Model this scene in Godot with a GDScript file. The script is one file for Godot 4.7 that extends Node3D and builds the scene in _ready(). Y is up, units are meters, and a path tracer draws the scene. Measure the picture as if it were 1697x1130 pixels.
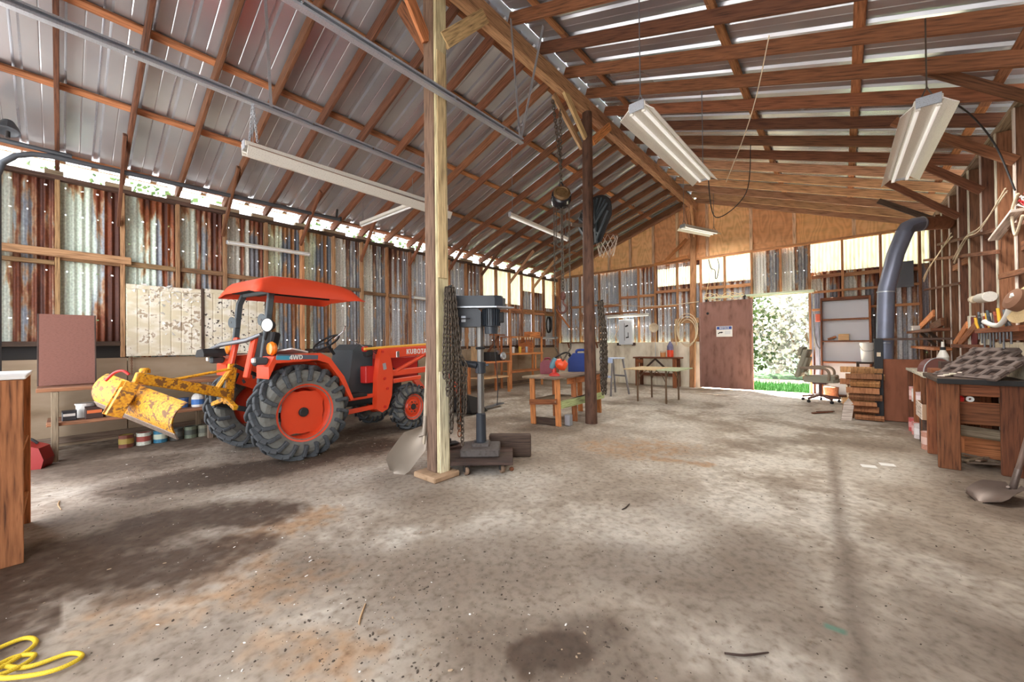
extends Node3D

# ---------------------------------------------------------------- camera, sky, light, exposure first
func _ready() -> void:
	rng.seed = 7
	var cam := Camera3D.new()
	cam.name = "camera"
	cam.keep_aspect = Camera3D.KEEP_HEIGHT
	cam.fov = rad_to_deg(2.0 * atan(565.0 / 640.0))
	cam.near = 0.05
	cam.far = 400.0
	add_child(cam)
	var yaw := Basis(Vector3.UP, 0.708)
	var pitched := yaw * Basis(Vector3.RIGHT, 0.0075)
	cam.transform = Transform3D(pitched * Basis(Vector3.BACK, -0.0107), Vector3(0, 1.4, 0))
	var env := Environment.new()
	env.background_mode = Environment.BG_SKY
	var sky := Sky.new()
	var sm := ProceduralSkyMaterial.new()
	sm.sky_top_color = Color(0.86, 0.88, 0.91)
	sm.sky_horizon_color = Color(0.94, 0.95, 0.96)
	sm.ground_bottom_color = Color(0.45, 0.45, 0.42)
	sm.ground_horizon_color = Color(0.8, 0.8, 0.78)
	sm.sky_energy_multiplier = 1.0
	sm.sun_angle_max = 1.0
	sky.sky_material = sm
	env.sky = sky
	env.background_energy_multiplier = 1.0
	env.tonemap_mode = Environment.TONE_MAPPER_LINEAR
	env.tonemap_exposure = EXPOSURE
	env.sdfgi_enabled = true
	env.ssao_enabled = true
	env.ssil_enabled = true
	var we := WorldEnvironment.new()
	we.name = "environment"
	we.environment = env
	add_child(we)
	var sun := DirectionalLight3D.new()
	sun.name = "sun"
	sun.light_color = Color(1.0, 0.96, 0.91)
	sun.light_energy = SUN
	sun.light_angular_distance = 2.0
	sun.shadow_enabled = true
	add_child(sun)
	sun.look_at_from_position(Vector3(-5.5, 15, -6.5), Vector3.ZERO)
	make_materials()
	build_structure()
	build_outside()
	build_all()

const EXPOSURE := 7.6
const SUN := 8.0
const LAMP_FILL := 0.85  # energy of the fill added under strip lights that are off
# ---------------------------------------------------------------- helpers
var rng := RandomNumberGenerator.new()
var M := {}
var taken := {}
var boxes := {}

func numbered(called: String) -> String:
	var n: int = taken.get(called, 0)
	taken[called] = n + 1
	return called if n == 0 else "%s_%03d" % [called, n]

func thing(called: String, label: String, category: String, at := Vector3.ZERO, turn := 0.0, group := "") -> Node3D:
	var o := Node3D.new()
	o.name = numbered(called)
	add_child(o, true)
	o.position = at
	o.rotation.y = turn
	tag(o, label, category, group)
	return o

func tag(o: Node, label: String, category := "", group := "", kind := "") -> void:
	o.set_meta("label", label)
	if category: o.set_meta("category", category)
	if group: o.set_meta("group", group)
	if kind: o.set_meta("kind", kind)

func setting(called: String, label: String) -> Node3D:
	var o := Node3D.new()
	o.name = numbered(called)
	add_child(o, true)
	o.set_meta("label", label)
	o.set_meta("category", called.get_slice("_", 0))
	o.set_meta("kind", "structure")
	return o

func mesh_node(called: String, parent: Node, mesh: Mesh, m: Material, xf := Transform3D.IDENTITY) -> MeshInstance3D:
	var o := MeshInstance3D.new()
	o.name = numbered(called) if parent == self else called
	o.mesh = mesh
	o.material_override = m
	parent.add_child(o, true)
	o.transform = xf
	return o

func S() -> SurfaceTool:
	var st := SurfaceTool.new()
	st.begin(Mesh.PRIMITIVE_TRIANGLES)
	return st

func done(called: String, parent: Node, st: SurfaceTool, m: Material, xf := Transform3D.IDENTITY) -> MeshInstance3D:
	st.generate_normals()
	return mesh_node(called, parent, st.commit(), m, xf)

# a flat polygon (convex fan) whose front looks along «out»
func face(st: SurfaceTool, p: Array, uv: Array, out: Vector3, smooth := -1) -> void:
	st.set_smooth_group(smooth)
	for k in range(1, p.size() - 1):
		var a: Vector3 = p[0]
		var b: Vector3 = p[k]
		var c: Vector3 = p[k + 1]
		var n := (a - c).cross(a - b)
		var order := [0, k, k + 1] if n.dot(out) > 0.0 else [0, k + 1, k]
		for i in order:
			st.set_uv(uv[i])
			st.add_vertex(p[i])

func quad(st: SurfaceTool, a: Vector3, b: Vector3, c: Vector3, d: Vector3, out: Vector3, smooth := -1, u0 := Vector2.ZERO, u1 := Vector2.ONE) -> void:
	face(st, [a, b, c, d], [u0, Vector2(u1.x, u0.y), u1, Vector2(u0.x, u1.y)], out, smooth)

# chamfered box centred at xf; u runs along the longest side
func box(st: SurfaceTool, size: Vector3, xf := Transform3D.IDENTITY, bev := 0.004) -> void:
	var h := size * 0.5
	var b := minf(bev, minf(h.x, minf(h.y, h.z)) * 0.45)
	var long := size.max_axis_index()
	var ctr := xf.origin
	for ax in 3:
		var u := (ax + 1) % 3
		var v := (ax + 2) % 3
		if v == long:
			var t := u
			u = v
			v = t
		for s: float in [-1.0, 1.0]:
			var ps := []
			var uvs := []
			for q in [[-1, -1], [1, -1], [1, 1], [-1, 1]]:
				var p := Vector3.ZERO
				p[ax] = s * h[ax]
				p[u] = q[0] * (h[u] - b)
				p[v] = q[1] * (h[v] - b)
				ps.append(xf * p)
				uvs.append(Vector2(p[u] + ctr[u] + ax * 0.37 + s * 0.21, p[v] + ctr[v] + ax * 0.53 + s * 0.11))
			var o := Vector3.ZERO
			o[ax] = s
			face(st, ps, uvs, xf.basis * o)
	if b <= 0.0005:
		return
	for ax in 3:
		var u := (ax + 1) % 3
		var v := (ax + 2) % 3
		for su: float in [-1.0, 1.0]:
			for sv: float in [-1.0, 1.0]:
				var ps := []
				var uvs := []
				for q in [[-1, 0], [1, 0], [1, 1], [-1, 1]]:
					var p := Vector3.ZERO
					p[ax] = q[0] * (h[ax] - b)
					p[u] = su * (h[u] - (b if q[1] == 1 else 0.0))
					p[v] = sv * (h[v] - (0.0 if q[1] == 1 else b))
					ps.append(xf * p)
					uvs.append(Vector2(p[ax], q[1] * b))
				var o := Vector3.ZERO
				o[u] = su
				o[v] = sv
				face(st, ps, uvs, xf.basis * o)
	for sx in [-1.0, 1.0]:
		for sy in [-1.0, 1.0]:
			for sz in [-1.0, 1.0]:
				var sg := Vector3(sx, sy, sz)
				face(st, [xf * (sg * (h - Vector3(0, b, b))), xf * (sg * (h - Vector3(b, 0, b))), xf * (sg * (h - Vector3(b, b, 0)))], [Vector2.ZERO, Vector2.ZERO, Vector2.ZERO], xf.basis * sg)

func at(p: Vector3, rx := 0.0, ry := 0.0, rz := 0.0) -> Transform3D:
	return Transform3D(Basis.from_euler(Vector3(deg_to_rad(rx), deg_to_rad(ry), deg_to_rad(rz))), p)

# transform whose z axis runs from a to b and whose y axis is near «up»
func along(a: Vector3, b: Vector3, up := Vector3.UP) -> Transform3D:
	var z := (b - a).normalized()
	if absf(z.dot(up.normalized())) > 0.995:
		up = Vector3.BACK if absf(z.z) < 0.9 else Vector3.RIGHT
	var x := up.cross(z).normalized()
	return Transform3D(Basis(x, z.cross(x), z), (a + b) * 0.5)

# a board from a to b, w wide and d deep (d along up), as a node of its own with its grain along it
func board(called: String, parent: Node, a: Vector3, b: Vector3, w: float, d: float, m: Variant, up := Vector3.UP, bev := 0.004) -> MeshInstance3D:
	var length := (b - a).length()
	var key := "%d_%d_%d_%d" % [roundi(w * 500), roundi(d * 500), roundi(length * 200), roundi(bev * 1000)]
	if not boxes.has(key):
		var st := S()
		box(st, Vector3(w, d, length), Transform3D.IDENTITY, bev)
		st.generate_normals()
		boxes[key] = st.commit()
	return mesh_node(called, parent, boxes[key], pick(m), along(a, b, up))

func bar(st: SurfaceTool, a: Vector3, b: Vector3, w: float, d: float, up := Vector3.UP, bev := 0.003) -> void:
	box(st, Vector3(w, d, (b - a).length()), along(a, b, up), bev)

func pick(m: Variant) -> Material:
	return m[rng.randi() % m.size()] if m is Array else m

func block(called: String, parent: Node, c: Vector3, size: Vector3, m: Variant, bev := 0.004, xf := Transform3D.IDENTITY) -> MeshInstance3D:
	var st := S()
	box(st, size, Transform3D.IDENTITY, bev)
	var t := xf
	t.origin += c
	return done(called, parent, st, pick(m), t)

# tube along a path; r a number or one per point
func tube(st: SurfaceTool, path: Array, r: Variant, sides := 8, cap := true) -> void:
	var n := path.size()
	var ring := []
	var prev := Vector3.ZERO
	var run := 0.0
	var runs := []
	for i in n:
		var d: Vector3 = (path[mini(i + 1, n - 1)] - path[maxi(i - 1, 0)]).normalized()
		var u: Vector3
		if i == 0:
			u = d.cross(Vector3.UP if absf(d.y) < 0.9 else Vector3.RIGHT).normalized()
		else:
			u = (prev - d * prev.dot(d)).normalized()
			run += (path[i] - path[i - 1]).length()
		prev = u
		var v := d.cross(u)
		var rr: float = r[i] if r is Array else r
		var pts := []
		for k in sides + 1:
			var a := TAU * k / sides
			pts.append(path[i] + (u * cos(a) + v * sin(a)) * rr)
		ring.append(pts)
		runs.append(run)
	for i in n - 1:
		for k in sides:
			var mid: Vector3 = (ring[i][k] + ring[i + 1][k + 1]) * 0.5
			quad(st, ring[i][k], ring[i + 1][k], ring[i + 1][k + 1], ring[i][k + 1], mid - (path[i] + path[i + 1]) * 0.5, 0, Vector2(runs[i], float(k) / sides * 0.2), Vector2(runs[i + 1], float(k + 1) / sides * 0.2))
	if cap:
		for e in [0, n - 1]:
			var p: Array = ring[e].slice(0, sides)
			var uvs := []
			for q in p: uvs.append(Vector2.ZERO)
			face(st, p, uvs, path[0] - path[1] if e == 0 else path[n - 1] - path[n - 2])

func rod(st: SurfaceTool, a: Vector3, b: Vector3, r: float, sides := 8) -> void:
	tube(st, [a, b], r, sides)

# profile [Vector2(r, y)] spun round y
func lathe(st: SurfaceTool, prof: Array, xf := Transform3D.IDENTITY, seg := 16, smooth := true) -> void:
	for i in prof.size() - 1:
		var p: Vector2 = prof[i]
		var q: Vector2 = prof[i + 1]
		var nr := Vector2(q.y - p.y, p.x - q.x)
		for k in seg:
			var a := TAU * k / seg
			var b := TAU * (k + 1) / seg
			var ca := Vector3(cos(a), 0, sin(a))
			var cb := Vector3(cos(b), 0, sin(b))
			var pts := [xf * (ca * p.x + Vector3(0, p.y, 0)), xf * (ca * q.x + Vector3(0, q.y, 0)), xf * (cb * q.x + Vector3(0, q.y, 0)), xf * (cb * p.x + Vector3(0, p.y, 0))]
			var uvs := [Vector2(float(k) / seg, p.y), Vector2(float(k) / seg, q.y), Vector2(float(k + 1) / seg, q.y), Vector2(float(k + 1) / seg, p.y)]
			if p.x < 0.0001:
				pts.remove_at(3)
				uvs.remove_at(3)
			elif q.x < 0.0001:
				pts.remove_at(2)
				uvs.remove_at(2)
			var out := xf.basis * ((ca + cb).normalized() * nr.x + Vector3(0, nr.y, 0))
			face(st, pts, uvs, out, (i % 30) if smooth else -1)

# closed 2d outline (x, y) pushed from z0 to z1
func extrude(st: SurfaceTool, outline: PackedVector2Array, z0: float, z1: float, xf := Transform3D.IDENTITY) -> void:
	var tri := Geometry2D.triangulate_polygon(outline)
	for i in range(0, tri.size(), 3):
		for z in [z0, z1]:
			var ps := []
			var uvs := []
			for j in 3:
				var p: Vector2 = outline[tri[i + j]]
				ps.append(xf * Vector3(p.x, p.y, z))
				uvs.append(p)
			face(st, ps, uvs, xf.basis * Vector3(0, 0, -1.0 if (z == z0) == (z0 < z1) else 1.0))
	var cw := Geometry2D.is_polygon_clockwise(outline)
	var n := outline.size()
	for i in n:
		var p := outline[i]
		var q := outline[(i + 1) % n]
		var d := q - p
		var o := Vector3(d.y, -d.x, 0) * (-1.0 if cw else 1.0)
		quad(st, xf * Vector3(p.x, p.y, z0), xf * Vector3(q.x, q.y, z0), xf * Vector3(q.x, q.y, z1), xf * Vector3(p.x, p.y, z1), xf.basis * o, -1, Vector2(0, 0), Vector2(d.length(), absf(z1 - z0)))

func outline(a: Array) -> PackedVector2Array:
	var o := PackedVector2Array()
	for i in range(0, a.size(), 2): o.append(Vector2(a[i], a[i + 1]))
	return o

func ell(rx: float, ry: float, n := 20) -> PackedVector2Array:
	var o := PackedVector2Array()
	for i in n: o.append(Vector2(cos(TAU * i / n) * rx, sin(TAU * i / n) * ry))
	return o

# a sagging cable through points
func curve(pts: Array, steps := 6) -> Array:
	var c := Curve3D.new()
	var n := pts.size()
	for i in n:
		var t: Vector3 = (pts[mini(i + 1, n - 1)] - pts[maxi(i - 1, 0)]) / 6.0
		c.add_point(pts[i], -t, t)
	var o := []
	for i in (n - 1) * steps + 1:
		var f := float(i) / steps
		o.append(c.sample(mini(int(f), n - 2), f - mini(int(f), n - 2)))
	return o

# one link of chain as a ring mesh
func link_mesh(length: float, r: float) -> ArrayMesh:
	var st := S()
	var path := []
	var w := length * 0.30
	for i in 10:
		var a := TAU * i / 9.0
		path.append(Vector3(cos(a) * w, sin(a) * length * 0.5, 0))
	tube(st, path, r, 5, false)
	st.generate_normals()
	return st.commit()

func chain(called: String, parent: Node, paths: Array, length: float, r: float, m: Material) -> MultiMeshInstance3D:
	var list: Array[Transform3D] = []
	for path in paths:
		var turn := 0
		for i in path.size() - 1:
			var a: Vector3 = path[i]
			var b: Vector3 = path[i + 1]
			var cnt := maxi(1, roundi((b - a).length() / (length * 0.72)))
			for k in cnt:
				var p := a.lerp(b, (k + 0.5) / cnt)
				var y := (b - a).normalized()
				var x := y.cross(Vector3(0.31, 0.2, 0.93)).normalized()
				var bs := Basis(x, y, x.cross(y))
				list.append(Transform3D(bs * Basis(Vector3.UP, turn * PI / 2 + 0.4), p))
				turn += 1
	var mm := MultiMesh.new()
	mm.transform_format = MultiMesh.TRANSFORM_3D
	mm.mesh = link_mesh(length, r)
	mm.instance_count = list.size()
	for i in list.size(): mm.set_instance_transform(i, list[i])
	var o := MultiMeshInstance3D.new()
	o.name = numbered(called) if parent == self else called
	o.multimesh = mm
	o.material_override = m
	o.set_meta("kind", "stuff")
	parent.add_child(o, true)
	return o

func rnd(a: float, b: float) -> float:
	return rng.randf_range(a, b)

func col(r: int, g: int, b: int) -> Color:
	return Color8(r, g, b)

func noise_tex(ramp: Array, freq := 0.02, oct := 4, size := 512, sd := 1, normal := false, bump := 4.0, type := FastNoiseLite.TYPE_SIMPLEX_SMOOTH) -> NoiseTexture2D:
	var n := FastNoiseLite.new()
	n.noise_type = type
	n.frequency = freq
	n.fractal_octaves = oct
	n.seed = sd
	var t := NoiseTexture2D.new()
	t.width = size
	t.height = size
	t.seamless = true
	t.noise = n
	if normal:
		t.as_normal_map = true
		t.bump_strength = bump
	else:
		var g := Gradient.new()
		var o := PackedFloat32Array()
		var c := PackedColorArray()
		for i in ramp.size():
			o.append(float(i) / (ramp.size() - 1))
			c.append(ramp[i])
		g.offsets = o
		g.colors = c
		t.color_ramp = g
	return t

func mat(c: Color, rough := 0.7, metal := 0.0, tex: Texture2D = null, uv := Vector3.ONE, tri := false) -> StandardMaterial3D:
	var m := StandardMaterial3D.new()
	m.albedo_color = c
	m.roughness = rough
	m.metallic = metal
	if tex:
		m.albedo_texture = tex
	m.uv1_scale = uv
	m.uv1_triplanar = tri
	return m

func woods(c: Color, n := 4, spread := 0.1, tex: Texture2D = null, rough := 0.8) -> Array:
	var a := []
	for i in n:
		var k := 1.0 + spread * (float(i) / maxf(n - 1, 1) * 2.0 - 1.0)
		var m := mat(Color(minf(c.r * k, 1), minf(c.g * (k + (0.03 if i % 2 else -0.01)), 1), minf(c.b * k, 1)), rough, 0.0, tex if tex else M.grain, Vector3(0.35, 5.0, 1))
		m.uv1_offset = Vector3(i * 0.37, i * 0.231, 0)
		m.normal_enabled = true
		m.normal_texture = M.grain_n
		m.normal_scale = 0.5
		a.append(m)
	return a
# ---------------------------------------------------------------- materials
func make_materials() -> void:
	M.grain = noise_tex([Color(0.42, 0.38, 0.36), Color(0.78, 0.76, 0.74), Color(0.92, 0.91, 0.9), Color(1, 1, 1), Color(0.72, 0.69, 0.66)], 0.012, 5, 512, 3)
	M.grain_n = noise_tex([], 0.03, 4, 512, 4, true, 3.0)
	M.spots = noise_tex([Color(0.74, 0.70, 0.66), Color(0.9, 0.89, 0.87), Color(0.97, 0.97, 0.97), Color(1, 1, 1), Color(0.95, 0.94, 0.92)], 0.012, 5, 512, 5)
	M.fine = noise_tex([Color(0.7, 0.68, 0.66), Color(0.95, 0.95, 0.95), Color(1, 1, 1), Color(0.85, 0.84, 0.83)], 0.08, 3, 512, 6)
	M.fine_n = noise_tex([], 0.06, 4, 512, 7, true, 5.0)
	M.stain = noise_tex([Color(0.8, 0.77, 0.73), Color(0.94, 0.93, 0.91), Color(1, 1, 1), Color(0.97, 0.96, 0.95)], 0.006, 5, 512, 9)
	M.ply = ply_tex()
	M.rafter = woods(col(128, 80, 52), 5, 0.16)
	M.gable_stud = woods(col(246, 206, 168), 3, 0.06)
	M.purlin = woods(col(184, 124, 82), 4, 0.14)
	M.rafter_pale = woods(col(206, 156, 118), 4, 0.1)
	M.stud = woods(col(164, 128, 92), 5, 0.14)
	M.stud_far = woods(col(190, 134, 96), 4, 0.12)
	M.stud_dark = woods(col(138, 92, 66), 4, 0.14)
	M.grey_wood = woods(col(150, 130, 110), 4, 0.12)
	M.dark_wood = woods(col(84, 64, 54), 3, 0.1)
	M.bench_wood = woods(col(140, 84, 52), 4, 0.15)
	M.orange_wood = woods(col(214, 138, 84), 4, 0.1)
	M.pale_wood = woods(col(222, 186, 138), 3, 0.08)
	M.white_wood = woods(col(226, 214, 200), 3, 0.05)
	M.gable = woods(col(255, 194, 138), 3, 0.07, M.ply)
	for m in M.gable: m.uv1_scale = Vector3(0.24, 0.24, 1)
	M.roof = mat(col(214, 217, 222), 0.26, 0.7, noise_tex([Color(0.85, 0.85, 0.86), Color(1, 1, 1), Color(0.92, 0.92, 0.93)], 0.004, 3, 512, 8), Vector3(0.2, 0.2, 1))
	M.galv = mat(col(190, 196, 204), 0.4, 0.6, M.fine, Vector3(2, 2, 1))
	M.steel = mat(col(120, 122, 126), 0.45, 0.6, M.fine, Vector3(2, 2, 1))
	M.iron = mat(col(58, 56, 56), 0.6, 0.4, M.fine, Vector3(2, 2, 1))
	M.rust = mat(col(128, 78, 50), 0.85, 0.1, M.spots, Vector3(3, 3, 1))
	M.chain = mat(col(92, 82, 72), 0.5, 0.6)
	M.black = mat(col(36, 35, 35), 0.8)
	M.rubber = mat(col(122, 122, 116), 0.85, 0.0, M.spots, Vector3(2.2, 2.2, 1), true)
	M.tread = mat(col(78, 82, 86), 0.7, 0.0, M.spots, Vector3(2.2, 2.2, 1), true)
	M.white = mat(col(232, 230, 224), 0.5)
	M.enamel = mat(col(226, 222, 212), 0.35, 0.0, M.fine, Vector3(2, 2, 1))
	M.tubeglass = mat(col(244, 246, 246), 0.2)
	M.tube_fill_glow = mat(col(244, 246, 246), 0.2)
	M.tube_fill_glow.emission_enabled = true
	M.tube_fill_glow.emission = Color(1.0, 0.98, 0.95)
	M.tube_fill_glow.emission_energy_multiplier = 0.06  # faint glow added to unlit tubes to go with the fill
	M.cream = mat(col(220, 204, 176), 0.8, 0.0, M.fine, Vector3(0.4, 0.4, 1))
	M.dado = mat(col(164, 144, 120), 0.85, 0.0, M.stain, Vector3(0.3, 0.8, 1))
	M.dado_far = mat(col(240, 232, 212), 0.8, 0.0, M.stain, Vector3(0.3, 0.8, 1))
	M.panel = mat(col(246, 248, 236), 0.5, 0.0, M.stain, Vector3(2.0, 0.3, 1))
	M.panel.backlight_enabled = true
	M.panel.backlight = Color(0.32, 0.325, 0.295)
	M.sheets = []
	for i in 8: M.sheets.append(sheet_mat(i))

func ply_tex() -> ImageTexture:
	var n := FastNoiseLite.new()
	n.seed = 21
	n.frequency = 0.006
	n.fractal_octaves = 3
	var im := Image.create(384, 384, false, Image.FORMAT_RGB8)
	for y in 384:
		for x in 384:
			var e := sin(x * TAU / 384.0) * 0.5
			var v := n.get_noise_2d(x * 2.4, y * 0.8) + e * 0.05
			var g := 0.5 + 0.5 * sin(v * 26.0)
			var k := 0.92 + 0.08 * pow(g, 0.6) + n.get_noise_2d(x * 3 + 900, y * 11) * 0.06
			im.set_pixel(x, y, Color(k, k * (0.97 + 0.03 * g), k * (0.94 + 0.06 * g)))
	return ImageTexture.create_from_image(im)

# corrugated iron: pale zinc, blue-grey and rust in streaks; one picture is one sheet
func sheet_mat(i: int) -> StandardMaterial3D:
	var n := FastNoiseLite.new()
	n.seed = 50 + i
	n.frequency = 0.02
	n.fractal_octaves = 4
	var r := RandomNumberGenerator.new()
	r.seed = 90 + i
	var rusty: float = [0.62, 0.6, 0.56, 0.58, 0.44, 0.4, 0.3, 0.36][i]
	var pale: Color = [col(206, 220, 206), col(208, 222, 210), col(200, 208, 196), col(196, 196, 186), col(214, 222, 196), col(214, 214, 206), col(206, 208, 210), col(200, 202, 206)][i]
	var blue: Color = [col(140, 146, 158), col(144, 150, 160), col(122, 128, 138), col(112, 112, 118), col(102, 110, 122), col(120, 122, 128), col(170, 176, 186), col(150, 150, 156)][i]
	var rust: Color = [col(122, 62, 34), col(132, 70, 36), col(110, 60, 40), col(118, 62, 36), col(150, 104, 60), col(110, 78, 60), col(132, 92, 66), col(124, 82, 62)][i]
	var im := Image.create(120, 300, false, Image.FORMAT_RGB8)
	var side: Array = []
	for k in 11: side.append([r.randf(), r.randf_range(-0.25, 0.25), r.randf()])
	for x in 120:
		var k := x / 12
		var across := x / 120.0
		var streak := n.get_noise_2d(x * 1.3, 7.0) * 0.4
		for y in 300:
			var down := y / 300.0
			var v := n.get_noise_2d(x * 0.55, y * 0.12) * 1.0 + n.get_noise_2d(x * 5.0 + 300, y * 1.6) * 0.22
			var base: Color = pale.lerp(blue, clampf((across - 0.45 + side[k][1]) * 5.0 + v * 2.0 + 0.5, 0, 1))
			var a: float = rusty - 0.60 + side[k][1] * 1.1 + streak * 0.6 + v * 0.75 + maxf(0.0, across - 0.7) * 1.3 + maxf(0.0, 0.16 - down) * 2.2 + maxf(0.0, down - 0.9)
			var c := base.lerp(Color(0.72, 0.5, 0.28), clampf(a * 5.0 + 0.3, 0, 0.65))
			c = c.lerp(rust, clampf(a * 7.0 - 0.25, 0, 1))
			c = c.lerp(Color(0.24, 0.12, 0.09), clampf(a * 4.0 - 1.4, 0, 0.75))
			var g := 1.0 + n.get_noise_2d(x * 9, y * 9) * 0.16
			im.set_pixel(x, y, Color(c.r * g, c.g * g, c.b * g))
	var m := mat(Color(1, 1, 1), 0.55, 0.15, ImageTexture.create_from_image(im))
	return m

# corrugated sheet hung in the xy plane from (0,0) to (w,h), waves along z; holes are left out where nails have pulled through
func corrugated(st: SurfaceTool, w: float, h: float, waves: int, amp: float, hole_rows: Array, xf: Transform3D, tex0 := Vector2.ZERO, tex1 := Vector2.ONE) -> void:
	var ys := [0.0]
	var holed := {}
	for r in hole_rows:
		if r > 0.02 and r < h - 0.03:
			ys.append(r)
			ys.append(r + 0.016)
	ys.append(h)
	ys.sort()
	for j in ys.size() - 1:
		if ys[j + 1] - ys[j] < 0.02: holed[j] = true
	var cols := waves * 6
	for i in cols:
		var x0 := w * i / cols
		var x1 := w * (i + 1) / cols
		var z0 := sin(i * TAU / 6.0) * amp
		var z1 := sin((i + 1) * TAU / 6.0) * amp
		for j in ys.size() - 1:
			if holed.has(j) and i % 12 in [7, 8] and rng.randf() < 0.75:
				continue
			st.set_smooth_group(0)
			var y0: float = ys[j]
			var y1: float = ys[j + 1]
			quad(st, xf * Vector3(x0, y0, z0), xf * Vector3(x1, y0, z1), xf * Vector3(x1, y1, z1), xf * Vector3(x0, y1, z0), xf.basis * Vector3(0, 0, 1), 0, Vector2(lerpf(tex0.x, tex1.x, x0 / w), lerpf(tex1.y, tex0.y, y0 / h)), Vector2(lerpf(tex0.x, tex1.x, x1 / w), lerpf(tex1.y, tex0.y, y1 / h)))

const XL := -8.5
const XR := 1.42
const ZF := -12.8
const RX := -3.4
func yl(x: float) -> float: return 3.95 + 0.3431 * (x + 8.5)      # underside of the rafters, left slope
func yr(x: float) -> float: return 5.70 - 0.3589 * (x + 3.4)      # and right slope
func zl(k: int) -> float: return 0.03 - 0.66 * k

func build_structure() -> void:
	build_floor()
	build_roof()
	build_wall_left()
	build_wall_far()
	build_wall_right()
	build_wall_front()
	build_posts()

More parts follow.
